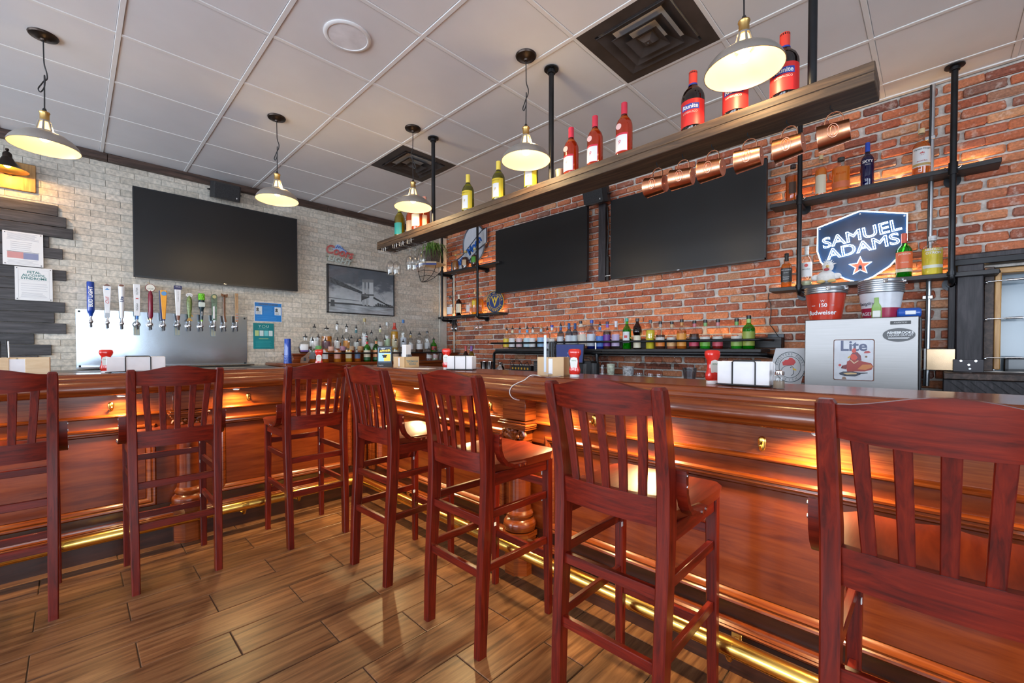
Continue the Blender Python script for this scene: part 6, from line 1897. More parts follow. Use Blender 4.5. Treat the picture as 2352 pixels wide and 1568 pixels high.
stk = m.build('oval_sticker', colm((0.035, 0.035, 0.04), 0.35), fg)
text('sticker_lettering', 'ASHEBROOKE', 0.0185, 0.194, -0.0014, 1.296, WHT, stk, bold=0.0005, ext=0.0003)
text('sticker_lettering', 'LIQUOR OUTLET', 0.0145, 0.194, -0.0014, 1.281, WHT, stk, ext=0.0003)
lines(stk, 0.14, 0.24, 1.262, 1.266, 2, WHT, 0.0012, 3).location = (0, 0.0000, 0)

# printed tin sign on the fridge door
ts = thing('tin_sign', 'white tin beer sign with a red rooster on the fridge door', 'sign', (5.020, -0.7005, 1.135))
MB().prism(rrect(-0.100, 0.100, -0.130, 0.125, 0.010), -0.0025, 0.0).build('rusty_edge', plain('rust', (0.16, 0.065, 0.04), 0.8, 0, 0.4, 30.0), ts)
MB().prism(rrect(-0.096, 0.096, -0.126, 0.121, 0.009), -0.0032, -0.001).build('white_face', plain('tin_white', (0.62, 0.63, 0.68), 0.35, 0, 0.12, 12.0), ts)
text('brand_lettering', 'Lite', 0.088, 0.0, -0.0032, 0.082, NAVY, ts, bold=0.0022, ext=0.0004)


def tin(name, pts, c, lay=0):
    MB().prism(pts, -0.0044 - lay * 0.0004, -0.0030).build(name, colm(c, 0.4), ts, False)


tin('rooster_body', [(-0.030, -0.075), (-0.034, -0.045), (-0.030, -0.012), (-0.008, 0.002), (0.020, 0.0), (0.050, -0.012), (0.085, -0.020), (0.096, -0.040), (0.088, -0.060), (0.055, -0.072)], (0.36, 0.035, 0.025))
tin('rooster_wing', [(0.020, -0.060), (0.045, -0.030), (0.085, -0.028), (0.094, -0.044), (0.060, -0.062)], (0.60, 0.20, 0.05), 1)
tin('rooster_arm', [(-0.030, -0.030), (-0.055, -0.040), (-0.060, -0.055), (-0.034, -0.062)], (0.20, 0.025, 0.03), 1)
tin('rooster_neck', [(-0.018, 0.000), (-0.012, 0.030), (0.000, 0.048), (0.020, 0.046), (0.036, 0.025), (0.040, -0.006)], (0.20, 0.030, 0.05), 1)
tin('rooster_face', [(-0.016, 0.020), (-0.006, 0.034), (0.010, 0.032), (0.022, 0.012), (0.010, -0.004), (-0.008, 0.0)], (0.66, 0.06, 0.03), 2)
tin('rooster_comb', [(-0.008, 0.046), (-0.006, 0.062), (0.004, 0.072), (0.008, 0.066), (0.010, 0.072), (0.014, 0.050), (0.004, 0.040)], (0.62, 0.06, 0.04), 2)
tin('rooster_beak', [(-0.014, 0.026), (-0.028, 0.014), (-0.026, 0.006), (-0.014, 0.014)], (0.66, 0.42, 0.06), 3)
tin('rooster_chain', [(-0.014, -0.006), (0.004, -0.026), (0.026, -0.008), (0.024, -0.004), (0.005, -0.020), (-0.012, -0.002)], (0.70, 0.56, 0.36), 3)
tin('can', [(-0.088, -0.040), (-0.070, -0.016), (-0.048, -0.016), (-0.056, -0.054), (-0.080, -0.058)], (0.62, 0.62, 0.66), 1)
tin('can_badge', [(-0.074 + 0.008 * math.cos(R(a)) + 0.008, -0.036 + 0.008 * math.sin(R(a))) for a in range(0, 360, 40)], (0.55, 0.06, 0.06), 2)
tin('pan', [(-0.070, -0.086), (-0.050, -0.076), (0.0, -0.074), (0.034, -0.080), (0.036, -0.092), (0.010, -0.104), (-0.040, -0.104), (-0.066, -0.096)], (0.04, 0.045, 0.07), 2)
tin('eggs', [(-0.050, -0.086), (-0.010, -0.080), (0.018, -0.084), (0.016, -0.090), (-0.030, -0.094)], (0.66, 0.46, 0.22), 3)
tin('pan_handle', [(0.030, -0.080), (0.070, -0.078), (0.070, -0.083), (0.032, -0.088)], (0.05, 0.05, 0.07), 2)
tin('parachute', [(0.050, 0.040), (0.056, 0.052), (0.074, 0.054), (0.084, 0.044), (0.070, 0.040)], (0.45, 0.05, 0.05), 1)
tin('small_brown_ball', [(0.062 + 0.006 * math.cos(R(a)), 0.018 + 0.006 * math.sin(R(a))) for a in range(0, 360, 45)], (0.20, 0.10, 0.04), 1)
tin('brown_eggs', [(-0.056, -0.124), (-0.052, -0.110), (-0.044, -0.108), (-0.036, -0.112), (-0.032, -0.124)], (0.30, 0.18, 0.12), 2)

# buckets on the fridge
def bucket(label, loc, mats, rz, stack, rt=0.118, rb_=0.088, hgt=0.205):
    t = thing('beer_bucket', label, 'bucket', loc, rz)
    MB().lathe([(rb_ - 0.004, 0.004), (rb_, 0.0), (rb_ + (rt - rb_) * 0.36, hgt * 0.36)], 36).build('lower_wall', mats[0], t)
    MB().lathe([(rb_ + (rt - rb_) * 0.36, hgt * 0.36), (rt, hgt)], 36, caps=False).build('wall', mats[1], t)
    for k in range(stack):
        z = hgt + k * 0.013 - 0.02
        MB().lathe([(rt + 0.002, z - 0.004), (rt + 0.006, z), (rt + 0.002, z + 0.004), (rt - 0.002, z)], 36, caps=False).build('rolled_rim', GALV, t)
    zt = hgt + (stack - 1) * 0.013 - 0.02
    MB().lathe([(rt, hgt - 0.02), (rt, zt), (rt - 0.004, zt), (rt - 0.03, 0.02), (0.0, 0.02)], 36, caps=False).build('inside', GALV, t)
    for a in (R(-75), R(-15), R(105)):
        c, s = math.cos(a), math.sin(a)
        MB().box(-0.012, 0.012, -0.004, 0.006, -0.014, 0.014, 0.003).cyl((0, -0.004, 0), (0, -0.014, 0), 0.008, n=10).build('lug', CHROME, t).matrix_local = Matrix.Translation(((rt + 0.002) * c, (rt + 0.002) * s, zt - 0.014)) @ Matrix.Rotation(a + PI / 2, 4, 'Z')
    MB().tube([((rt + 0.012) * math.cos(R(a)), (rt + 0.012) * math.sin(R(a)), zt - 0.016 - 0.010 * math.sin(R(a + 90))) for a in range(-75, 106, 15)], 0.003, 6).build('bail', CHROME, t)
    return t


RB = plain('bucket_red', (0.58, 0.045, 0.020), 0.18, 0, 0.05, coat=0.4)
b1 = bucket('red metal beer bucket on the steel fridge', (4.842, -0.48, 1.391), (RB, RB), 0.0, 4)
text('brand_lettering', 'Budweiser', 0.040, -0.008, 0, 0.052, WHT, b1, R_=0.0985, bold=0.0008, ext=0.0004)
text('brand_lettering', '150', 0.034, 0.0, 0, 0.100, WHT, b1, R_=0.1045, bold=0.0006, ext=0.0004)
text('crown_mark', 'W', 0.022, 0.0, 0, 0.128, WHT, b1, R_=0.1075, ext=0.0004)
text('brand_lettering', 'SINCE', 0.009, -0.055, 0, 0.100, WHT, b1, R_=0.1045, ext=0.0004)
text('brand_lettering', '1876', 0.009, 0.055, 0, 0.100, WHT, b1, R_=0.1045, ext=0.0004)
b2 = bucket('white and crimson stack of beer buckets on the steel fridge', (5.130, -0.48, 1.391), (plain('bucket_crimson', (0.33, 0.020, 0.060), 0.25), plain('bucket_white', (0.70, 0.71, 0.76), 0.25)), 0.0, 7, 0.112, 0.088, 0.185)
bx = -0.012
m = MB().lathe([(0.024, 0.0), (0.024, 0.062), (0.020, 0.076), (0.011, 0.092), (0.0105, 0.125), (0.0, 0.125)], 16)
m.v = [(x + bx, -0.099 + y * 0.12 - z * 0.13 + 0.006, z + 0.004) for x, y, z in m.v]
m.build('printed_bottle', colm((0.22, 0.40, 0.05), 0.3), b2)
MB().box(bx - 0.020, bx + 0.020, -0.1065, -0.098, 0.006, 0.050, 0.004).build('printed_label', colm((0.74, 0.74, 0.68), 0.4), b2)
text('brand_lettering', 'LAGER', 0.030, -0.075, 0, 0.030, WHT, b2, R_=0.0935, ext=0.0005)
text('brand_lettering', 'Yuengling', 0.030, -0.078, 0, 0.095, colm((0.05, 0.05, 0.07)), b2, R_=0.1015, shear=0.35, ext=0.0005)
cn = thing('soda_can', 'blue aluminium can lying on the fridge beside the buckets', 'can', (5.262, -0.50, 1.422), 0.2)
m = MB().lathe([(0.024, -0.055), (0.031, -0.048), (0.0315, 0.046), (0.026, 0.055), (0.0, 0.053)], 22)
m.v = [(z, y, x) for x, y, z in m.v]
m.build('body', colm((0.02, 0.10, 0.45), 0.25, coat=0.3), cn)
MB().box(-0.02, 0.03, -0.033, -0.026, -0.012, 0.012, 0.003).build('white_mark', WHT, cn)

# rooster restaurant board
rs = thing('rooster_board', 'white printed board with a round rooster emblem leaning by the fridge', 'sign', (4.640, -0.645, 0.921), 0.25)
SH = lambda x, z: (x - 0.010 + 0.065 * (z / 0.30), z)
MB().prism([SH(-0.105, 0.0), SH(0.095, 0.0), SH(0.095, 0.285), SH(-0.105, 0.285)], 0.0, 0.004).build('board', colm((0.55, 0.54, 0.55), 0.5), rs, False)
cxr, czr = 0.030, 0.155
for rr, th in ((0.092, 0.0022), (0.066, 0.0016)):
    MB().tube([(cxr + rr * 0.95 * math.cos(R(a)), -0.0008, czr + rr * 1.12 * math.sin(R(a))) for a in range(0, 360, 10)], th, 5, True).build('emblem_ring', INK, rs)
for s_, a0, st, sz in (('ROOSTERS ROOST', 168, -12.2, 0.021), ('FISH', 252, 16, 0.018), ('&', 200, 14, 0.018)):
    for i, ch in enumerate(s_):
        if ch == ' ':
            continue
        a = R(a0 + st * i)
        text('emblem_lettering', ch, sz, 0, 0, 0, INK, rs, ext=0.0004, rot=(a - PI / 2) if st < 0 else (a + PI / 2)).location = (cxr + 0.079 * 0.95 * math.cos(a), -0.0006, czr + 0.079 * 1.12 * math.sin(a))
MB().prism([(cxr - 0.040, czr + 0.010), (cxr - 0.044, czr + 0.032), (cxr - 0.028, czr + 0.048), (cxr - 0.012, czr + 0.050), (cxr - 0.002, czr + 0.064), (cxr + 0.014, czr + 0.062), (cxr + 0.030, czr + 0.046), (cxr + 0.034, czr + 0.034), (cxr + 0.022, czr + 0.014)], -0.0016, 0.0).build('red_comb', REDI, rs, False)
MB().tube([(cxr - 0.050, -0.001, czr - 0.040), (cxr - 0.046, -0.001, czr - 0.012), (cxr - 0.030, -0.001, czr + 0.006), (cxr + 0.006, -0.001, czr + 0.012), (cxr + 0.022, -0.001, czr - 0.006)], 0.0018, 5).tube([(cxr + 0.020, -0.001, czr - 0.02), (cxr + 0.022, -0.001, czr - 0.045), (cxr + 0.010, -0.001, czr - 0.06)], 0.0018, 5).build('head_outline', INK, rs)
MB().prism([(cxr + 0.016, czr - 0.004), (cxr + 0.036, czr - 0.014), (cxr + 0.038, czr - 0.024), (cxr + 0.018, czr - 0.018)], -0.0016, 0.0).build('yellow_beak', colm((0.70, 0.44, 0.04)), rs, False)
MB().cyl((cxr + 0.006, -0.0016, czr - 0.002), (cxr + 0.006, 0, czr - 0.002), 0.004).cyl((cxr + 0.083, -0.0016, czr - 0.03), (cxr + 0.083, 0, czr - 0.03), 0.0045).build('eye_and_dot', INK, rs)

# lit shield sign
sg = thing('shield_sign', 'lit navy shield beer sign with white neon outline on the brick wall', 'neon sign', (4.98, -0.060, 1.97))
NEON = glow('neon_white', (0.80, 0.93, 1.0), 9.0)
shield = [(-0.258, 0.165), (0.0, 0.238), (0.258, 0.165), (0.258, -0.02), (0.235, -0.105), (0.17, -0.19), (0.08, -0.255), (0.0, -0.290), (-0.08, -0.255), (-0.17, -0.19), (-0.235, -0.105), (-0.258, -0.02)]
MB().prism(shield, 0.0, 0.008).build('navy_panel', plain('shield_navy', (0.006, 0.040, 0.115), 0.22, 0, 0.5, 3.0), sg, False)
MB().tube([(x * 0.985, -0.006, z * 0.985) for x, z in shield], 0.0042, 6, True).build('outline_tube', NEON, sg)
text('lettering_tube', 'SAMUEL', 0.112, 0.0, -0.006, 0.062, NEON, sg, neon=0.0020, sx=1.12, rot=R(8))
text('lettering_tube', 'ADAMS', 0.112, 0.012, -0.006, -0.030, NEON, sg, neon=0.0020, sx=1.12, rot=R(8))
star = []
for k in range(10):
    rr = 0.068 if k % 2 == 0 else 0.028
    star.append((0.005 + rr * math.sin(R(36 * k)), -0.165 + rr * math.cos(R(36 * k))))
MB().prism(star, -0.004, 0.0).build('red_star', glow('star_red', (0.85, 0.10, 0.05), 0.9), sg, False)
MB().tube([(x, -0.006, z) for x, z in star], 0.0026, 6, True).build('star_tube', NEON, sg)
MB().box(-0.006, 0.016, -0.0055, -0.0035, -0.215, -0.170, 0.002).cyl((0.005, -0.0055, -0.168), (0.005, -0.0035, -0.168), 0.010, n=12).build('keyhole', plain('shield_navy', (0, 0, 0)), sg)
for x, z in ((0.0, 0.215), (0.24, 0.150), (-0.24, 0.150)):
    MB().cyl((x, -0.002, z), (x, 0.058, z), 0.006, n=10).build('standoff', CHROME, sg)

# plush chicken on the lower right shelf
pc = thing('plush_chicken', 'white plush chicken toy sitting on the lower right pipe shelf', 'soft toy', (4.790, -0.115, Z_LO))
plush = plain('plush_white', (0.72, 0.72, 0.72), 0.95, 0, 0.08, 60.0, bump=0.5)
MB().ball((0, 0, 0.050), 0.058, 18, 0.90, 1.05, 0.85).build('body', plush, pc)
hd = MB().ball((0.012, -0.008, 0.128), 0.036, 16, 1.1).build('head', plush, pc)
m = MB()
for k in range(40):
    a, e = random.uniform(0, 2 * PI), random.uniform(0.3, 1.5)
    d = Vector((math.cos(a) * math.cos(e), math.sin(a) * math.cos(e), math.sin(e)))
    c = Vector((0.012, -0.008, 0.128))
    m.cyl(c + d * 0.034, c + d * random.uniform(0.046, 0.060), 0.003, 0.0008, 4)
m.build('head_fluff', plush, hd)
MB().cyl((0.014, -0.040, 0.126), (0.020, -0.064, 0.118), 0.012, 0.003, 10).build('beak', colm((0.78, 0.52, 0.16), 0.6), hd)
MB().ball((0.008, -0.038, 0.105), 0.014, 10, 0.8, 1.3, 0.6).build('wattle', colm((0.45, 0.06, 0.07), 0.7), hd)
for s in (-1, 1):
    MB().ball((s * 0.062, -0.005, 0.055), 0.030, 12, 0.75, 1.1, 0.4).build('wing', plush, pc)
    MB().ball((s * 0.034 + 0.01, -0.058, 0.014), 0.024, 12, 0.55, 1.15, 0.9).build('foot', colm((0.72, 0.50, 0.20), 0.8), pc)

# conduits and steel box
cd = thing('conduit', 'grey metal conduit with black cable running down the brick wall at right', 'conduit', (0, 0, 0))
MB().cyl((5.345, -0.028, 0.95), (5.352, -0.028, H - 0.012), 0.013, n=12).build('tube', GALV, cd)
MB().tube([(5.330, -0.040, 0.95), (5.338, -0.044, 1.5), (5.340, -0.044, 2.2), (5.342, -0.044, H - 0.02)], 0.006, 8).build('cable', BLACKP, cd)
for z in (1.55, 2.62):
    MB().box(5.315, 5.368, -0.045, -0.004, z - 0.012, z + 0.012, 0.003).build('strap', GALV, cd)
cd = thing('conduit', 'thin pale conduit with black cable in the room corner beside the pipe shelf', 'conduit', (0, 0, 0))
MB().cyl((0.145, -0.016, 0.95), (0.145, -0.016, Z_UP - 0.04), 0.012, n=10).cyl((0.115, -0.016, Z_LO), (0.115, -0.016, Z_UP - 0.04), 0.008, n=10).build('tube', plain('conduit_cream', (0.62, 0.58, 0.50), 0.4), cd)
MB().tube([(0.128, -0.03, Z_LO)] + [(0.128 + (0.010 if k % 2 else -0.008), -0.03, Z_LO + 0.06 * k) for k in range(1, 11)], 0.006, 6).box(0.13, 0.20, -0.05, -0.002, 1.47, 1.66, 0.004).build('cable_and_box', BLACKP, cd)
sb = thing('steel_box', 'small folded stainless box mounted low on the brick wall by the post', 'box', (5.405, -0.09, 1.06))
MB().box(-0.065, 0.072, 0.0, 0.085, 0.0, 0.142, 0.003).build('shell', plain('warm_steel', (0.34, 0.24, 0.15), 0.25, 1.0), sb)
MB().box(-0.078, -0.065, -0.004, 0.085, 0.0, 0.145, 0.002).build('flange', STEEL, sb)
wr_ = thing('hanging_wire', 'thin dark cord hanging down the bricks left of the fridge', 'cord', (0, 0, 0))
MB().tube([at(1766, 672, 'Y', -0.012), at(1764, 684, 'Y', -0.012), at(1770, 697, 'Y', -0.012), at(1771, 715, 'Y', -0.012), at(1768, 745, 'Y', -0.012), at(1778, 758, 'Y', -0.012), at(1792, 780, 'Y', -0.03), at(1790, 800, 'Y', -0.05)], 0.0032, 6).build('cord', BLACKP, wr_)

# ---- corner: blue beer sign, university roundel, plant
bm = thing('beer_sign', 'white oval beer sign with slanting blue lettering in the corner', 'sign', (0.555, -0.055, 2.64))
m = MB().lathe([(0.20, 0.0), (0.20, 0.012), (0.0, 0.012)], 40)
m.v = [(x * 1.18 + 0.10, -z + 0.012, y * 1.35 + 0.06) for x, y, z in m.v]
m.build('oval_panel', colm((0.60, 0.63, 0.70), 0.35), bm)
MB().tube([(0.238 * math.cos(R(a)) + 0.10, -0.002, 0.272 * math.sin(R(a)) + 0.06) for a in range(0, 360, 10)], 0.011, 6, True).build('dark_rim', colm((0.07, 0.08, 0.11), 0.4), bm)
BAN = [(-0.40, -0.14), (-0.30, -0.135), (-0.12, -0.06), (0.10, 0.09), (0.28, 0.21), (0.385, 0.235), (0.385, 0.03), (0.22, -0.03), (0.02, -0.16), (-0.18, -0.28), (-0.30, -0.315), (-0.40, -0.32)]
MB().prism(BAN, -0.016, 0.0).build('white_banner', colm((0.56, 0.58, 0.62), 0.4), bm, False)
MB().tube([(x, -0.017, z) for x, z in BAN], 0.008, 6, True).build('banner_edge', colm((0.05, 0.06, 0.09), 0.4), bm)
text('navy_lettering', 'Blue', 0.150, -0.215, -0.017, -0.165, colm((0.015, 0.035, 0.14), 0.35), bm, rot=R(26), sx=0.95, bold=0.006)
text('navy_lettering', 'Moon', 0.150, 0.135, -0.017, 0.030, colm((0.015, 0.035, 0.14), 0.35), bm, rot=R(34), sx=0.90, bold=0.006)
text('blue_tubing', 'Blue', 0.150, -0.215, -0.024, -0.165, colm((0.015, 0.13, 0.52), 0.25), bm, neon=0.006, rot=R(26), sx=0.95)
text('blue_tubing', 'Moon', 0.150, 0.135, -0.024, 0.030, colm((0.015, 0.13, 0.52), 0.25), bm, neon=0.006, rot=R(34), sx=0.90)
MB().box(-0.02, 0.02, 0.012, 0.05, -0.02, 0.02).build('standoff', BLACKM, bm)
uni = thing('round_sign', 'round navy and gold university roundel at the end of the lower corner shelf', 'sign', (1.125, -0.085, Z_LO + 0.150), 0.15)
for r0, y_, c, nm in ((0.150, 0.0, (0.62, 0.42, 0.04), 'gold_rim'), (0.143, -0.0015, (0.015, 0.03, 0.12), 'navy_ring'), (0.094, -0.003, (0.62, 0.42, 0.04), 'gold_ring'), (0.088, -0.0045, (0.018, 0.04, 0.16), 'navy_disc')):
    MB().cyl((0, y_ + 0.004, 0), (0, y_ - 0.002, 0), r0, n=40).build(nm, colm(c, 0.4), uni)
GOLD = colm((0.70, 0.46, 0.04), 0.4)
for s_, a0, st in (('WEST VIRGINIA', 170, -13.3), ('UNIVERSITY', 207, 14.0)):
    for i, ch in enumerate(s_):
        if ch != ' ':
            a = R(a0 + st * i)
            text('ring_lettering', ch, 0.036, 0, 0, 0, GOLD, uni, ext=0.0005, bold=0.0008, rot=(a - PI / 2) if st < 0 else (a + PI / 2)).location = (0.117 * math.cos(a), -0.0037, 0.117 * math.sin(a))
text('monogram', 'V', 0.120, 0, -0.0066, -0.024, GOLD, uni, bold=0.003, ext=0.0008, sx=0.95)
text('monogram', 'W', 0.100, 0, -0.0070, 0.026, GOLD, uni, bold=0.004, ext=0.0008, sx=1.0)

pl = thing('potted_plant', 'spiky green plant in a brown woven pot on the corner bracket', 'plant', (0.150, -0.42, 2.452))
pot = MB().loft([[(-0.075, -0.075, 0), (0.075, -0.075, 0), (0.075, 0.075, 0), (-0.075, 0.075, 0)], [(-0.092, -0.092, 0.17), (0.092, -0.092, 0.17), (0.092, 0.092, 0.17), (-0.092, 0.092, 0.17)]])
pot.build('pot', plain('woven_brown', (0.10, 0.070, 0.058), 0.8, 0, 0.5, 40.0, bump=0.8), pl, False)
MB().box(-0.085, 0.085, -0.085, 0.085, 0.155, 0.166).build('soil', colm((0.04, 0.03, 0.02), 0.95), pl)
q = random.Random(4)
leaf = [colm((0.10, 0.22, 0.035), 0.5), colm((0.17, 0.30, 0.06), 0.5), colm((0.07, 0.15, 0.03), 0.5)]
for k in range(70):
    a = q.uniform(0, 2 * PI)
    if k < 40:
        a = q.uniform(-1.2, 0.9)
    L_ = q.uniform(0.14, 0.34)
    d = Vector((math.cos(a), math.sin(a), 0))
    p0 = Vector((q.uniform(-0.06, 0.06), q.uniform(-0.06, 0.06), 0.165))
    up_ = q.uniform(0.03, 0.12)
    pts = [p0, p0 + d * L_ * 0.3 + Vector((0, 0, up_)), p0 + d * L_ * 0.65 + Vector((0, 0, up_ * 0.8)), p0 + d * L_ + Vector((0, 0, up_ * 0.8 - q.uniform(0.08, 0.24)))]
    pts = [Vector((p.x, min(p.y, 0.36), max(p.z, -0.1))) for p in pts]
    pts = [Vector((max(p.x, -0.20), p.y, p.z)) for p in pts]
    w_ = q.uniform(0.005, 0.009)
    sd = Vector((-d.y, d.x, 0)) * w_
    vs = []
    for i, p in enumerate(pts):
        s_ = sd * (1, 0.95, 0.7, 0.08)[i]
        vs += [tuple(p - s_), tuple(p + Vector((0, 0, -0.002))), tuple(p + s_)]
    fs = []
    for i in range(3):
        b = i * 3
        fs += [(b, b + 1, b + 4, b + 3), (b + 1, b + 2, b + 5, b + 4)]
    MB().add(vs, fs).build('leaf', leaf[k % 3], pl)
bk = thing('plant_bracket', 'curved black wire wall bracket with a wooden shelf under the plant', 'bracket', (0.150, -0.42, 2.432))
MB().prism([(-0.23, -0.13), (0.0, -0.16), (0.13, -0.02), (0.06, 0.20), (-0.23, 0.20)], 0.0, 0.018, 'xy').build('shelf_board', BIRCH, bk, False)
MB().prism([(-0.23, -0.134), (0.0, -0.164), (0.134, -0.02), (0.13, -0.018), (0.0, -0.158), (-0.23, -0.128)], -0.030, -0.001, 'xy').build('blue_skirt', colm((0.03, 0.05, 0.22), 0.5), bk, False)
for k, (s0, s1) in enumerate((((0.0, -0.15), (-0.22, -0.03)), ((0.12, -0.02), (-0.22, -0.03)), ((0.05, 0.17), (-0.22, -0.03)), ((-0.20, -0.12), (-0.22, -0.03)))):
    pts = []
    for i in range(9):
        u = i / 8
        pts.append((s0[0] + (s1[0] - s0[0]) * u ** 1.6, s0[1] + (s1[1] - s0[1]) * u, -0.03 - 0.21 * math.sin(u * PI / 2)))
    MB().tube(pts, 0.0042, 6).build('wire_rib', BLACKM, bk)
for z_, f in ((-0.10, 0.86), (-0.17, 0.60)):
    MB().tube([(-0.20, -0.12 * f - 0.01, z_), (-0.02 * f, -0.15 * f - 0.01, z_), (0.10 * f - 0.06, -0.03, z_), (-0.05, 0.15 * f, z_)], 0.004, 6).build('wire_ring', BLACKM, bk)

# hanging glasses under the corner and long shelves
mg = glass_me(0.135, 0.9, 'martini')
for k, (px, w) in enumerate(((1038, 'first stem glass under the corner shelf'), (1048, 'second stem glass under the corner shelf'), (1095, 'third stem glass under the corner shelf'), (1104, 'fourth stem glass under the corner shelf'))):
    p = at(px, 740, 'Y', -0.11)
    o = obj('wine_glass', wg, GLASSW, None, (p.x, -0.11, Z_LO - 0.040))
    o.scale = (0.9, 0.9, 0.85)
    tag(o, w + ', hanging upside down', 'wine glass', 'glasses under the corner shelf')
rk = thing('stemware_rack', 'wire stemware rack under the corner pipe shelf', 'rack', (0, 0, 0))
for x0 in (0.20, 0.80):
    MB().tube([(x0, -0.15, Z_LO - 0.032), (x0, -0.15, Z_LO - 0.045), (x0 + 0.28, -0.15, Z_LO - 0.045), (x0 + 0.28, -0.15, Z_LO - 0.032)], 0.003, 6).tube([(x0, -0.07, Z_LO - 0.032), (x0, -0.07, Z_LO - 0.045), (x0 + 0.28, -0.07, Z_LO - 0.045), (x0 + 0.28, -0.07, Z_LO - 0.032)], 0.003, 6).build('wire_rails', wire, rk)
for k, px in enumerate((1175, 1187, 1477, 1501, 1524, 1549)):
    p = at(px, 830, 'Y', -0.24)
    o = obj('martini_glass', mg, GLASSW, None, (p.x, -0.24, ZL - 0.028))
    tag(o, '%s martini glass hanging upside down under the long wall shelf, counted from left' % ORD[k], 'martini glass', 'martini glasses under the long wall shelf')

# ---- things on the back counter under the long shelf
def on_back(px, y):
    return at(px, 850, 'Y', y).x


for k, px in enumerate((1111, 1124)):
    o = MB().lathe([(0.030, 0), (0.034, 0.004), (0.042, 0.118), (0.043, 0.120), (0.040, 0.120), (0.032, 0.006)], 24, caps=False).build('shaker_tin', CHROME)
    o.location = (on_back(px, -0.42), -0.42, ZCN)
    tag(o, '%s small steel shaker tin on the back counter' % ('left', 'right')[k], 'shaker', 'shaker tins on the back counter')
sh_ = thing('cocktail_shaker', 'polished domed cocktail shaker top on the back counter', 'shaker', (on_back(1150, -0.42), -0.42, ZCN))
MB().lathe([(0.058, 0), (0.060, 0.01), (0.056, 0.035), (0.040, 0.062), (0.026, 0.076), (0.025, 0.084)], 24).build('dome', CHROME, sh_)
MB().lathe([(0.026, 0.084), (0.028, 0.090), (0.028, 0.112), (0.022, 0.118), (0.0, 0.119)], 20).build('lid', CHROME, sh_)
pwr = thing('power_strip', 'black power strip with orange sockets and cords on the back counter', 'power strip', (on_back(1200, -0.40), -0.40, ZCN))
MB().box(-0.16, 0.16, -0.03, 0.03, 0.02, 0.085, 0.004).build('case', BLACKP, pwr)
for k in range(6):
    MB().box(-0.14 + k * 0.048, -0.118 + k * 0.048, -0.034, -0.029, 0.040, 0.064, 0.001).build('socket', colm((0.66, 0.36, 0.04), 0.4), pwr)
for x0, x1, hh in ((-0.20, -0.10, 0.14), (-0.05, 0.04, 0.12), (0.03, 0.16, 0.13)):
    MB().tube([(x0, -0.01, 0.02), (x0 + 0.01, -0.01, hh * 0.8), ((x0 + x1) / 2, -0.02, hh), (x1, -0.03, 0.06)], 0.004, 6).build('cord', BLACKP, pwr)
cbx = thing('card_machine', 'dark handset standing beside the power strip on the back counter', 'device', (on_back(1234, -0.45), -0.45, ZCN))
MB().box(-0.04, 0.04, -0.02, 0.02, 0.0, 0.145, 0.004).build('body', BLACKP, cbx)
m = MB()
for i in range(4):
    for j in range(5):
        m.box(-0.03 + i * 0.017, -0.018 + i * 0.017, -0.023, -0.019, 0.015 + j * 0.022, 0.028 + j * 0.022)
m.build('keypad', colm((0.12, 0.11, 0.11), 0.5), cbx, False)
pos = thing('till_screen', 'tilted till touchscreen with a navy display facing the bar', 'till', (on_back(1306, -0.56), -0.56, ZCN), 0.3)
o = MB().box(-0.155, 0.155, -0.012, 0.012, 0.0, 0.20, 0.004).build('screen_case', BLACKP, pos)
o2 = MB().box(-0.147, 0.147, -0.0140, -0.0118, 0.008, 0.192).build('display', glow('till_navy', (0.012, 0.024, 0.12), 0.6), pos, False)
o3 = text('display_lettering', '1  2  3', 0.03, 0.02, -0.014, 0.10, glow('till_text', (0.3, 0.36, 0.55), 0.6), pos, ext=0.0003)
o4 = text('display_lettering', '4  5  6', 0.03, 0.02, -0.014, 0.06, glow('till_text', (0.3, 0.36, 0.55), 0.6), pos, ext=0.0003)
for oo in (o, o2, o3, o4):
    oo.matrix_local = Matrix.Translation((0, 0.0, 0.135)) @ Matrix.Rotation(R(-14), 4, 'X')
MB().box(-0.06, 0.06, -0.02, 0.10, 0.0, 0.02, 0.004).box(-0.03, 0.03, 0.03, 0.06, 0.02, 0.26, 0.004).build('stand', BLACKP, pos)
rd_ = thing('radio', 'black box radio with rounded side on the back counter', 'radio', (on_back(1352, -0.45), -0.45, ZCN))
MB().box(-0.09, 0.06, -0.05, 0.05, 0.0, 0.16, 0.006).cyl((0.07, 0, 0.0), (0.07, 0, 0.14), 0.05, n=20).build('body', BLACKP, rd_)
MB().box(-0.022, -0.014, -0.054, -0.049, 0.0, 0.13).box(0.0, 0.006, -0.054, -0.049, 0.0, 0.13).build('trim', STEEL, rd_)
MB().tube([(-0.08, -0.03, 0.16), (-0.05, -0.03, 0.19), (0.03, -0.03, 0.18), (0.06, -0.03, 0.14)], 0.004, 6).build('cord', BLACKP, rd_)


def tumbler(name, label, px, y, r0, r1, hgt, mat, group=None, z=ZCN, cat='cup'):
    o = MB().lathe([(r0 - 0.003, 0.003), (r0, 0), (r1, hgt), (r1 - 0.003, hgt), (r0 - 0.003, 0.006), (0, 0.006)], 22, caps=False).build(name, mat)
    o.location = (on_back(px, y), y, z)
    return tag(o, label, cat, group)


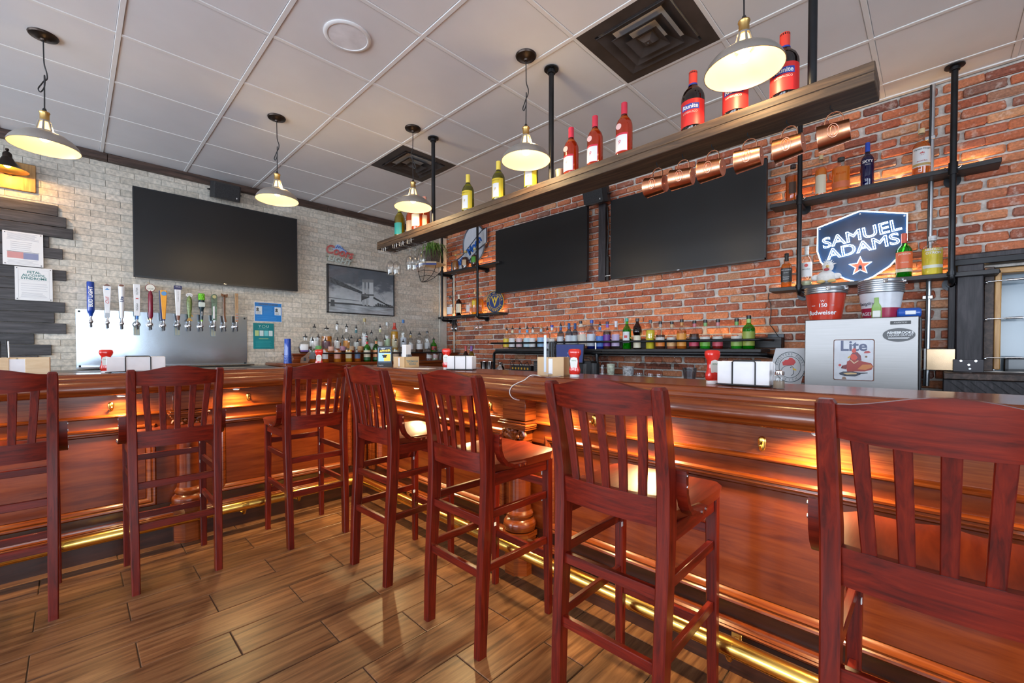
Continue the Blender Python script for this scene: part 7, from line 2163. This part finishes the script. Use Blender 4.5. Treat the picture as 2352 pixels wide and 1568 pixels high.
tumbler('print_cup', 'tall cup printed yellow, teal and white on the back counter', 1403, -0.42, 0.030, 0.040, 0.135, plain('cup_print', (0.55, 0.60, 0.48), 0.4, 0, 0.5, 30.0))
tumbler('drinking_glass', 'clear printed glass with a red mark left of the printed cup', 1383, -0.42, 0.034, 0.042, 0.12, GLASSW, None, ZCN, 'glass')
tumbler('star_jar', 'frosted jar with dark star pattern on the back counter', 1443, -0.42, 0.048, 0.052, 0.115, plain('jar_print', (0.45, 0.46, 0.48), 0.4, 0, 0.6, 45.0), None, ZCN, 'jar')
tumbler('plastic_tub', 'frosted plastic tub left of the slim ketchup bottle', 1584, -0.42, 0.042, 0.060, 0.12, clear_glass('frosted_tub', (0.74, 0.75, 0.78), 0.2, 0.3), None, ZCN, 'tub')
for k, px in enumerate((1467, 1492, 1512)):
    tumbler('bar_tumbler', '%s of three low glasses beneath the martini glasses' % ('left', 'middle', 'right')[k], px, -0.42, 0.032, 0.036, 0.055, GLASSW, 'low glasses on the back counter', ZCN, 'glass')
for k, (px, c, cp_) in enumerate(((1070, 'brown', (0.55, 0.08, 0.08)), (1083, 'olive', (0.24, 0.10, 0.40)))):
    x = on_back(px, -0.55)
    bottle('dark wine bottle with %s capsule behind the napkin holder at the bar corner' % ('red', 'purple')[k], (x, -0.55, ZCN), 0.4, 0.32, 0.040, 'wine', c, 'dark', 0.6, [(0.14, 0.46, (0.58, 0.54, 0.60), 0.9)], cp_, False, 'wine bottles in the corner', None, 'wine_bottle', (0.79, 1.0))
plc = thing('pint_stack', 'clear plastic pint cups at the right end of the back bar', 'cup', (0.36, -0.44, 1.047))
MB().lathe([(0.030, 0), (0.044, 0.145), (0.042, 0.145), (0.028, 0.004)], 20, caps=False).build('cup', clear_glass('clear_plastic', (0.84, 0.86, 0.88), 0.2, 0.15), plc)
p = at(661, 832, 'X', 0.47)
cups = thing('cup_stack', 'tall stack of blue plastic cups on the back bar', 'cups', (0.47, p.y, 1.047))
cup_me = MB().lathe([(0.030, 0), (0.032, 0.002), (0.0385, 0.118), (0.0405, 0.120), (0.0375, 0.121), (0.030, 0.004)], 26, caps=False).mesh('cup')
CUPB = plain('cup_blue', (0.006, 0.060, 0.42), 0.18, 0, 0.05, coat=0.5)
m = MB().lathe([(0.0415, 0), (0.0415, 0.004), (0.0385, 0.006), (0.033, 0.155), (0.032, 0.255), (0.030, 0.260), (0.0, 0.260)], 26)
m.build('nested_cups', CUPB, cups)
for k in range(7):
    MB().lathe([(0.0400 - k * 0.0004, 0.004 + k * 0.012), (0.0425 - k * 0.0004, 0.007 + k * 0.012), (0.0400 - k * 0.0004, 0.010 + k * 0.012)], 26, caps=False).build('cup_rim', CUPB, cups)
op = thing('bottle_opener', 'brown wooden paddle opener leaning on the back bar ledge', 'opener', (0.50, at(700, 825, 'X', 0.5).y, 1.050), LEFT - 0.3)
MB().prism([(-0.045, 0.0), (0.03, 0.0), (0.045, 0.03), (0.035, 0.06), (0.06, 0.10), (0.04, 0.12), (0.0, 0.075), (-0.035, 0.055)], -0.012, 0.012).build('paddle', wood('opener_wood', (0.10, 0.05, 0.03), (0.16, 0.085, 0.05), (0.22, 0.12, 0.07), (3, 8, 8), 0.5), op)
MB().box(-0.012, 0.012, -0.016, -0.011, 0.02, 0.055, 0.002).build('steel_plate', BLACKM, op)

# ================================================================= ON THE BAR TOP
ZT = 1.0455


def ketchup(label, loc, rz, hgt=0.150):
    t = thing('ketchup_bottle', label, 'ketchup', loc, rz, 'ketchup bottles on the bar')
    k = hgt / 0.15
    secs = [(0.024, 0.016, 0.014), (0.029, 0.019, 0.022), (0.031, 0.020, 0.040), (0.024, 0.016, 0.060), (0.022, 0.015, 0.085), (0.023, 0.016, 0.105), (0.032, 0.020, 0.120), (0.034, 0.021, 0.132), (0.032, 0.020, 0.145), (0.022, 0.013, 0.150)]
    rings = []
    for a, b, z in secs:
        rings.append([(a * k * (abs(math.cos(q)) ** 0.7) * (1 if math.cos(q) > 0 else -1), b * k * (abs(math.sin(q)) ** 0.7) * (1 if math.sin(q) > 0 else -1), z * k) for q in [2 * PI * i / 20 for i in range(20)]])
    MB().loft(rings).build('body', KETCH, t, True, 60)
    MB().lathe([(0.024 * k, 0), (0.025 * k, 0.002), (0.024 * k, 0.015 * k), (0.0, 0.016 * k)], 22).build('cap', WHITEP, t)
    MB().prism([(-0.017 * k, 0.050 * k), (0.017 * k, 0.050 * k), (0.021 * k, 0.085 * k), (0.017 * k, 0.102 * k), (0.0, 0.107 * k), (-0.017 * k, 0.102 * k), (-0.021 * k, 0.085 * k)], -0.0175 * k, -0.0150 * k).build('label', colm((0.70, 0.70, 0.66), 0.4), t, False)
    text('label_lettering', 'HEINZ', 0.0095 * k, 0, -0.0175 * k, 0.088 * k, colm((0.10, 0.25, 0.12)), t, ext=0.0003)
    return t


def xr(px, y):
    return at(px, 850, 'Y', y).x


def yl(px, x):
    return at(px, 840, 'X', x).y


ketchup('slim ketchup bottle seen edge-on beside the napkin holder at right', (xr(1636, -2.10), -2.10, ZT), 1.0)
ketchup('bright ketchup bottle in front of the till screen', (xr(1320, -2.16), -2.16, ZT), 0.35, 0.155)
ketchup('ketchup bottle at the bar corner left of a napkin holder', (xr(1026, -2.12), -2.12, ZT), 0.5, 0.158)
ketchup('ketchup bottle with white label before the back bar liquor', (1.66, yl(733, 1.66), ZT), LEFT - 0.45, 0.150)
ketchup('dark red ketchup bottle before the steel tap panel', (1.62, yl(244, 1.62), ZT), LEFT, 0.150)


def napkins(label, loc, rz, w=0.20):
    t = thing('napkin_holder', label, 'napkin holder', loc, rz, 'napkin holders on the bar')
    MB().tube([(-w / 2, -0.045, 0.006), (w / 2, -0.045, 0.006), (w / 2, 0.045, 0.006), (-w / 2, 0.045, 0.006)], 0.0025, 6, True).build('base_wire', BLACKM, t)
    for y in (-0.046, 0.046):
        x0, x1 = -w * 0.18, w * 0.24
        MB().tube([(x0, y, 0.006), (x0, y, 0.100), (x0 + 0.006, y, 0.106), (x1 - 0.006, y, 0.106), (x1, y, 0.100), (x1, y, 0.006)], 0.0028, 6).build('hoop', BLACKM, t)
    q = random.Random(label)
    for k in range(9):
        y = -0.040 + k * 0.010
        dx, dz = q.uniform(-0.004, 0.004), q.uniform(-0.003, 0.006)
        MB().box(-w / 2 + 0.004 + dx, w / 2 - 0.004 + dx, y - 0.0042, y + 0.0042, 0.009, 0.098 + dz, 0.002).build('napkin', NAPKIN, t)
    return t


napkins('wire napkin holder full of white napkins at the right of the bar', (xr(1712, -2.12), -2.12, ZT), 0.0, 0.205)
napkins('wire napkin holder at the bar corner beside a ketchup bottle', (xr(1060, -2.10), -2.10, ZT), 0.55, 0.20)
napkins('wire napkin holder before the steel tap panel', (1.60, yl(312, 1.60), ZT), LEFT, 0.30)


def shaker(label, loc, fill):
    t = thing('spice_shaker', label, 'shaker', loc)
    MB().lathe([(0.019, 0), (0.021, 0.003), (0.021, 0.045), (0.017, 0.056)], 18).build('glass', GLASSW, t)
    MB().lathe([(0.018, 0.002), (0.019, 0.004), (0.019, 0.030), (0.0, 0.030)], 18).build('contents', colm(fill, 0.9), t)
    MB().lathe([(0.0185, 0.054), (0.019, 0.057), (0.0185, 0.068), (0.012, 0.072), (0.0, 0.0725)], 18).build('lid', CHROME, t)


shaker('glass pepper shaker with steel lid beside the right napkin holder', (xr(1789, -2.16), -2.16, ZT), (0.28, 0.23, 0.17))
shaker('small glass salt shaker beside the napkin holder before the taps', (1.60, yl(368, 1.60), ZT), (0.70, 0.70, 0.70))


def caddy(label, loc, rz, mat, sx, sy, hz, slot, letter=None, straws=True):
    t = thing('bar_caddy', label, 'caddy', loc, rz)
    MB().box(-sx, sx, -sy, -sy + 0.006, 0.0, hz, 0.001).box(-sx, sx, sy - 0.006, sy, 0, hz, 0.001).box(sx - 0.006, sx, -sy, sy, 0, hz, 0.001).box(-sx, sx, -sy, sy, 0.0, 0.006).box(-sx, -slot, -sy - 0.006, -sy, 0.0, hz, 0.001).box(slot, sx, -sy - 0.006, -sy, 0.0, hz, 0.001).box(-sx, -sx + 0.006, -sy, sy, 0, hz, 0.001).box(-0.004, 0.004, -sy, sy, 0.0, hz * 0.95).build('box', mat, t, False)
    MB().box(-slot, slot, -sy - 0.003, -sy - 0.0005, 0.012, hz * 0.92).build('slot_napkins', NAPKIN, t, False)
    return t


cdy = caddy('pale wooden caddy with straws and napkins at the far left of the bar', (1.62, yl(42, 1.62), ZT), LEFT, BIRCH, 0.125, 0.07, 0.105, 0.030)
q = random.Random(9)
for k in range(12):
    x, y = -0.16 + 0.125 + q.uniform(-0.07, 0.03) - 0.02, q.uniform(-0.05, 0.04)
    MB().cyl((x, y, 0.01), (x + q.uniform(-0.012, 0.012), y + q.uniform(-0.012, 0.012), 0.205 + q.uniform(-0.01, 0.01)), 0.0035, n=6).build('straw', (WHITEP, BLACKP, WHITEP)[k % 3], cdy)
CARD = plain('kraft_board', (0.62, 0.43, 0.24), 0.8, 0, 0.05)
c1 = caddy('cardboard caddy with black straws right of the till', (xr(1272, -2.12), -2.12, ZT), 0.35, CARD, 0.080, 0.055, 0.108, 0.013)
for k in range(14):
    x, y = q.uniform(-0.03, 0.02), q.uniform(-0.03, 0.03)
    MB().cyl((x, y, 0.01), (x + q.uniform(-0.004, 0.004), y, 0.195 + q.uniform(-0.004, 0.004)), 0.0032, n=6).build('straw', (plain('straw_grey', (0.10, 0.115, 0.13), 0.4), BLACKP)[k % 2], c1)
MB().box(-0.040, -0.024, -0.062, -0.058, 0.02, 0.235, 0.002).build('wrapped_straws', colm((0.55, 0.62, 0.72), 0.4), c1)
for k in range(5):
    MB().cyl((-0.06 + k * 0.007, 0.0, 0.01), (-0.06 + k * 0.007, 0.0, 0.142), 0.003, n=6).build('straw', colm((0.10, 0.11, 0.12), 0.4), c1)
lines(c1, -0.04, 0.02, 0.010, 0.014, 2, GREYINK, 0.0008, 2).location = (0, -0.060, 0)
c2 = caddy('cardboard caddy lettered TEREMANA TEQUILA at the bar corner', (xr(934, -2.14), -2.14, ZT), 0.09, CARD, 0.085, 0.085, 0.098, 0.012)
c2.scale = (0.86, 0.86, 0.92)
MB().box(0.086, 0.088, -0.080, 0.080, 0.004, 0.094).build('printed_side', plain('kraft_pale', (0.70, 0.52, 0.28), 0.8), c2, False)
for s_, z, sz in (('TEREMANA', 0.056, 0.027), ('TEQUILA', 0.032, 0.021)):
    o = text('lettering', s_, sz, 0, 0, 0, colm((0.16, 0.30, 0.34), 0.6), c2, bold=0.0004, ext=0.0004)
    o.matrix_local = Matrix.Translation((0.0885, 0.0, z)) @ Matrix.Rotation(PI / 2, 4, 'Z')
m = MB().box(-0.036, 0.030, -0.03, 0.03, 0.01, 0.205, 0.003)
m.build('white_straw_sleeves', PAPER, c2)
MB().box(0.032, 0.056, -0.03, 0.02, 0.01, 0.118, 0.002).build('black_sleeve', colm((0.12, 0.13, 0.15), 0.5), c2)
mat_ = tag(MB().box(-0.16, 0.16, -0.06, 0.06, 0.0, 0.0025).build('paper_mat', PAPER), 'thin white paper strip lying under the lettered caddy', 'paper')
mat_.location = (xr(952, -2.20), -2.20, ZT)
mat_.rotation_euler = (0, 0, 0.5)

tb = thing('menu_stand', 'black upright display stand advertising apparel before the liquor bottles', 'display', (xr(884, -2.20), -2.20, ZT), 0.95)
o = MB().prism([(-0.02, 0.0), (0.055, 0.0), (0.055, 0.012), (0.018, 0.040), (0.010, 0.180), (-0.004, 0.180)], -0.062, 0.062, 'yz').build('stand', BLACKP, tb, False)
fr_ = MB().box(-0.052, 0.052, -0.0095, -0.0065, 0.035, 0.165).build('screen', glow('menu_blue', (0.30, 0.52, 0.72), 0.55), tb, False)
MB().box(-0.005, 0.048, -0.0105, -0.0094, 0.050, 0.110).build('yellow_block', glow('menu_yellow', (0.72, 0.52, 0.08), 0.55), tb, False)
MB().box(-0.050, 0.050, -0.0105, -0.0094, 0.120, 0.162).build('dark_band', colm((0.02, 0.025, 0.04), 0.4), tb, False)
text('lettering', 'APPAREL', 0.023, 0.004, -0.0106, 0.138, glow('menu_text', (0.80, 0.58, 0.08), 0.6), tb, bold=0.0008, rot=0.12, ext=0.0003)
text('lettering', 'NEW', 0.015, -0.014, -0.0106, 0.155, glow('menu_white', (0.7, 0.75, 0.8), 0.6), tb, ext=0.0003)
MB().box(-0.014, 0.014, -0.0112, -0.0104, 0.078, 0.100).box(-0.020, 0.020, -0.0112, -0.0104, 0.092, 0.104).build('shirt_picture', colm((0.02, 0.02, 0.025), 0.5), tb, False)
MB().box(-0.052, 0.052, -0.0105, -0.0090, 0.036, 0.047).build('footer', colm((0.02, 0.03, 0.06), 0.4), tb, False)
text('maker_lettering', 'PepsiCo', 0.012, -0.030, -0.0205, 0.014, WHT, tb, ext=0.0003)
for o in list(tb.children):
    if not o.name.startswith('stand'):
        for v in o.data.vertices:
            v.co.y += -0.0118 + 0.0889 * v.co.z if not o.name.startswith('maker') else 0.0012
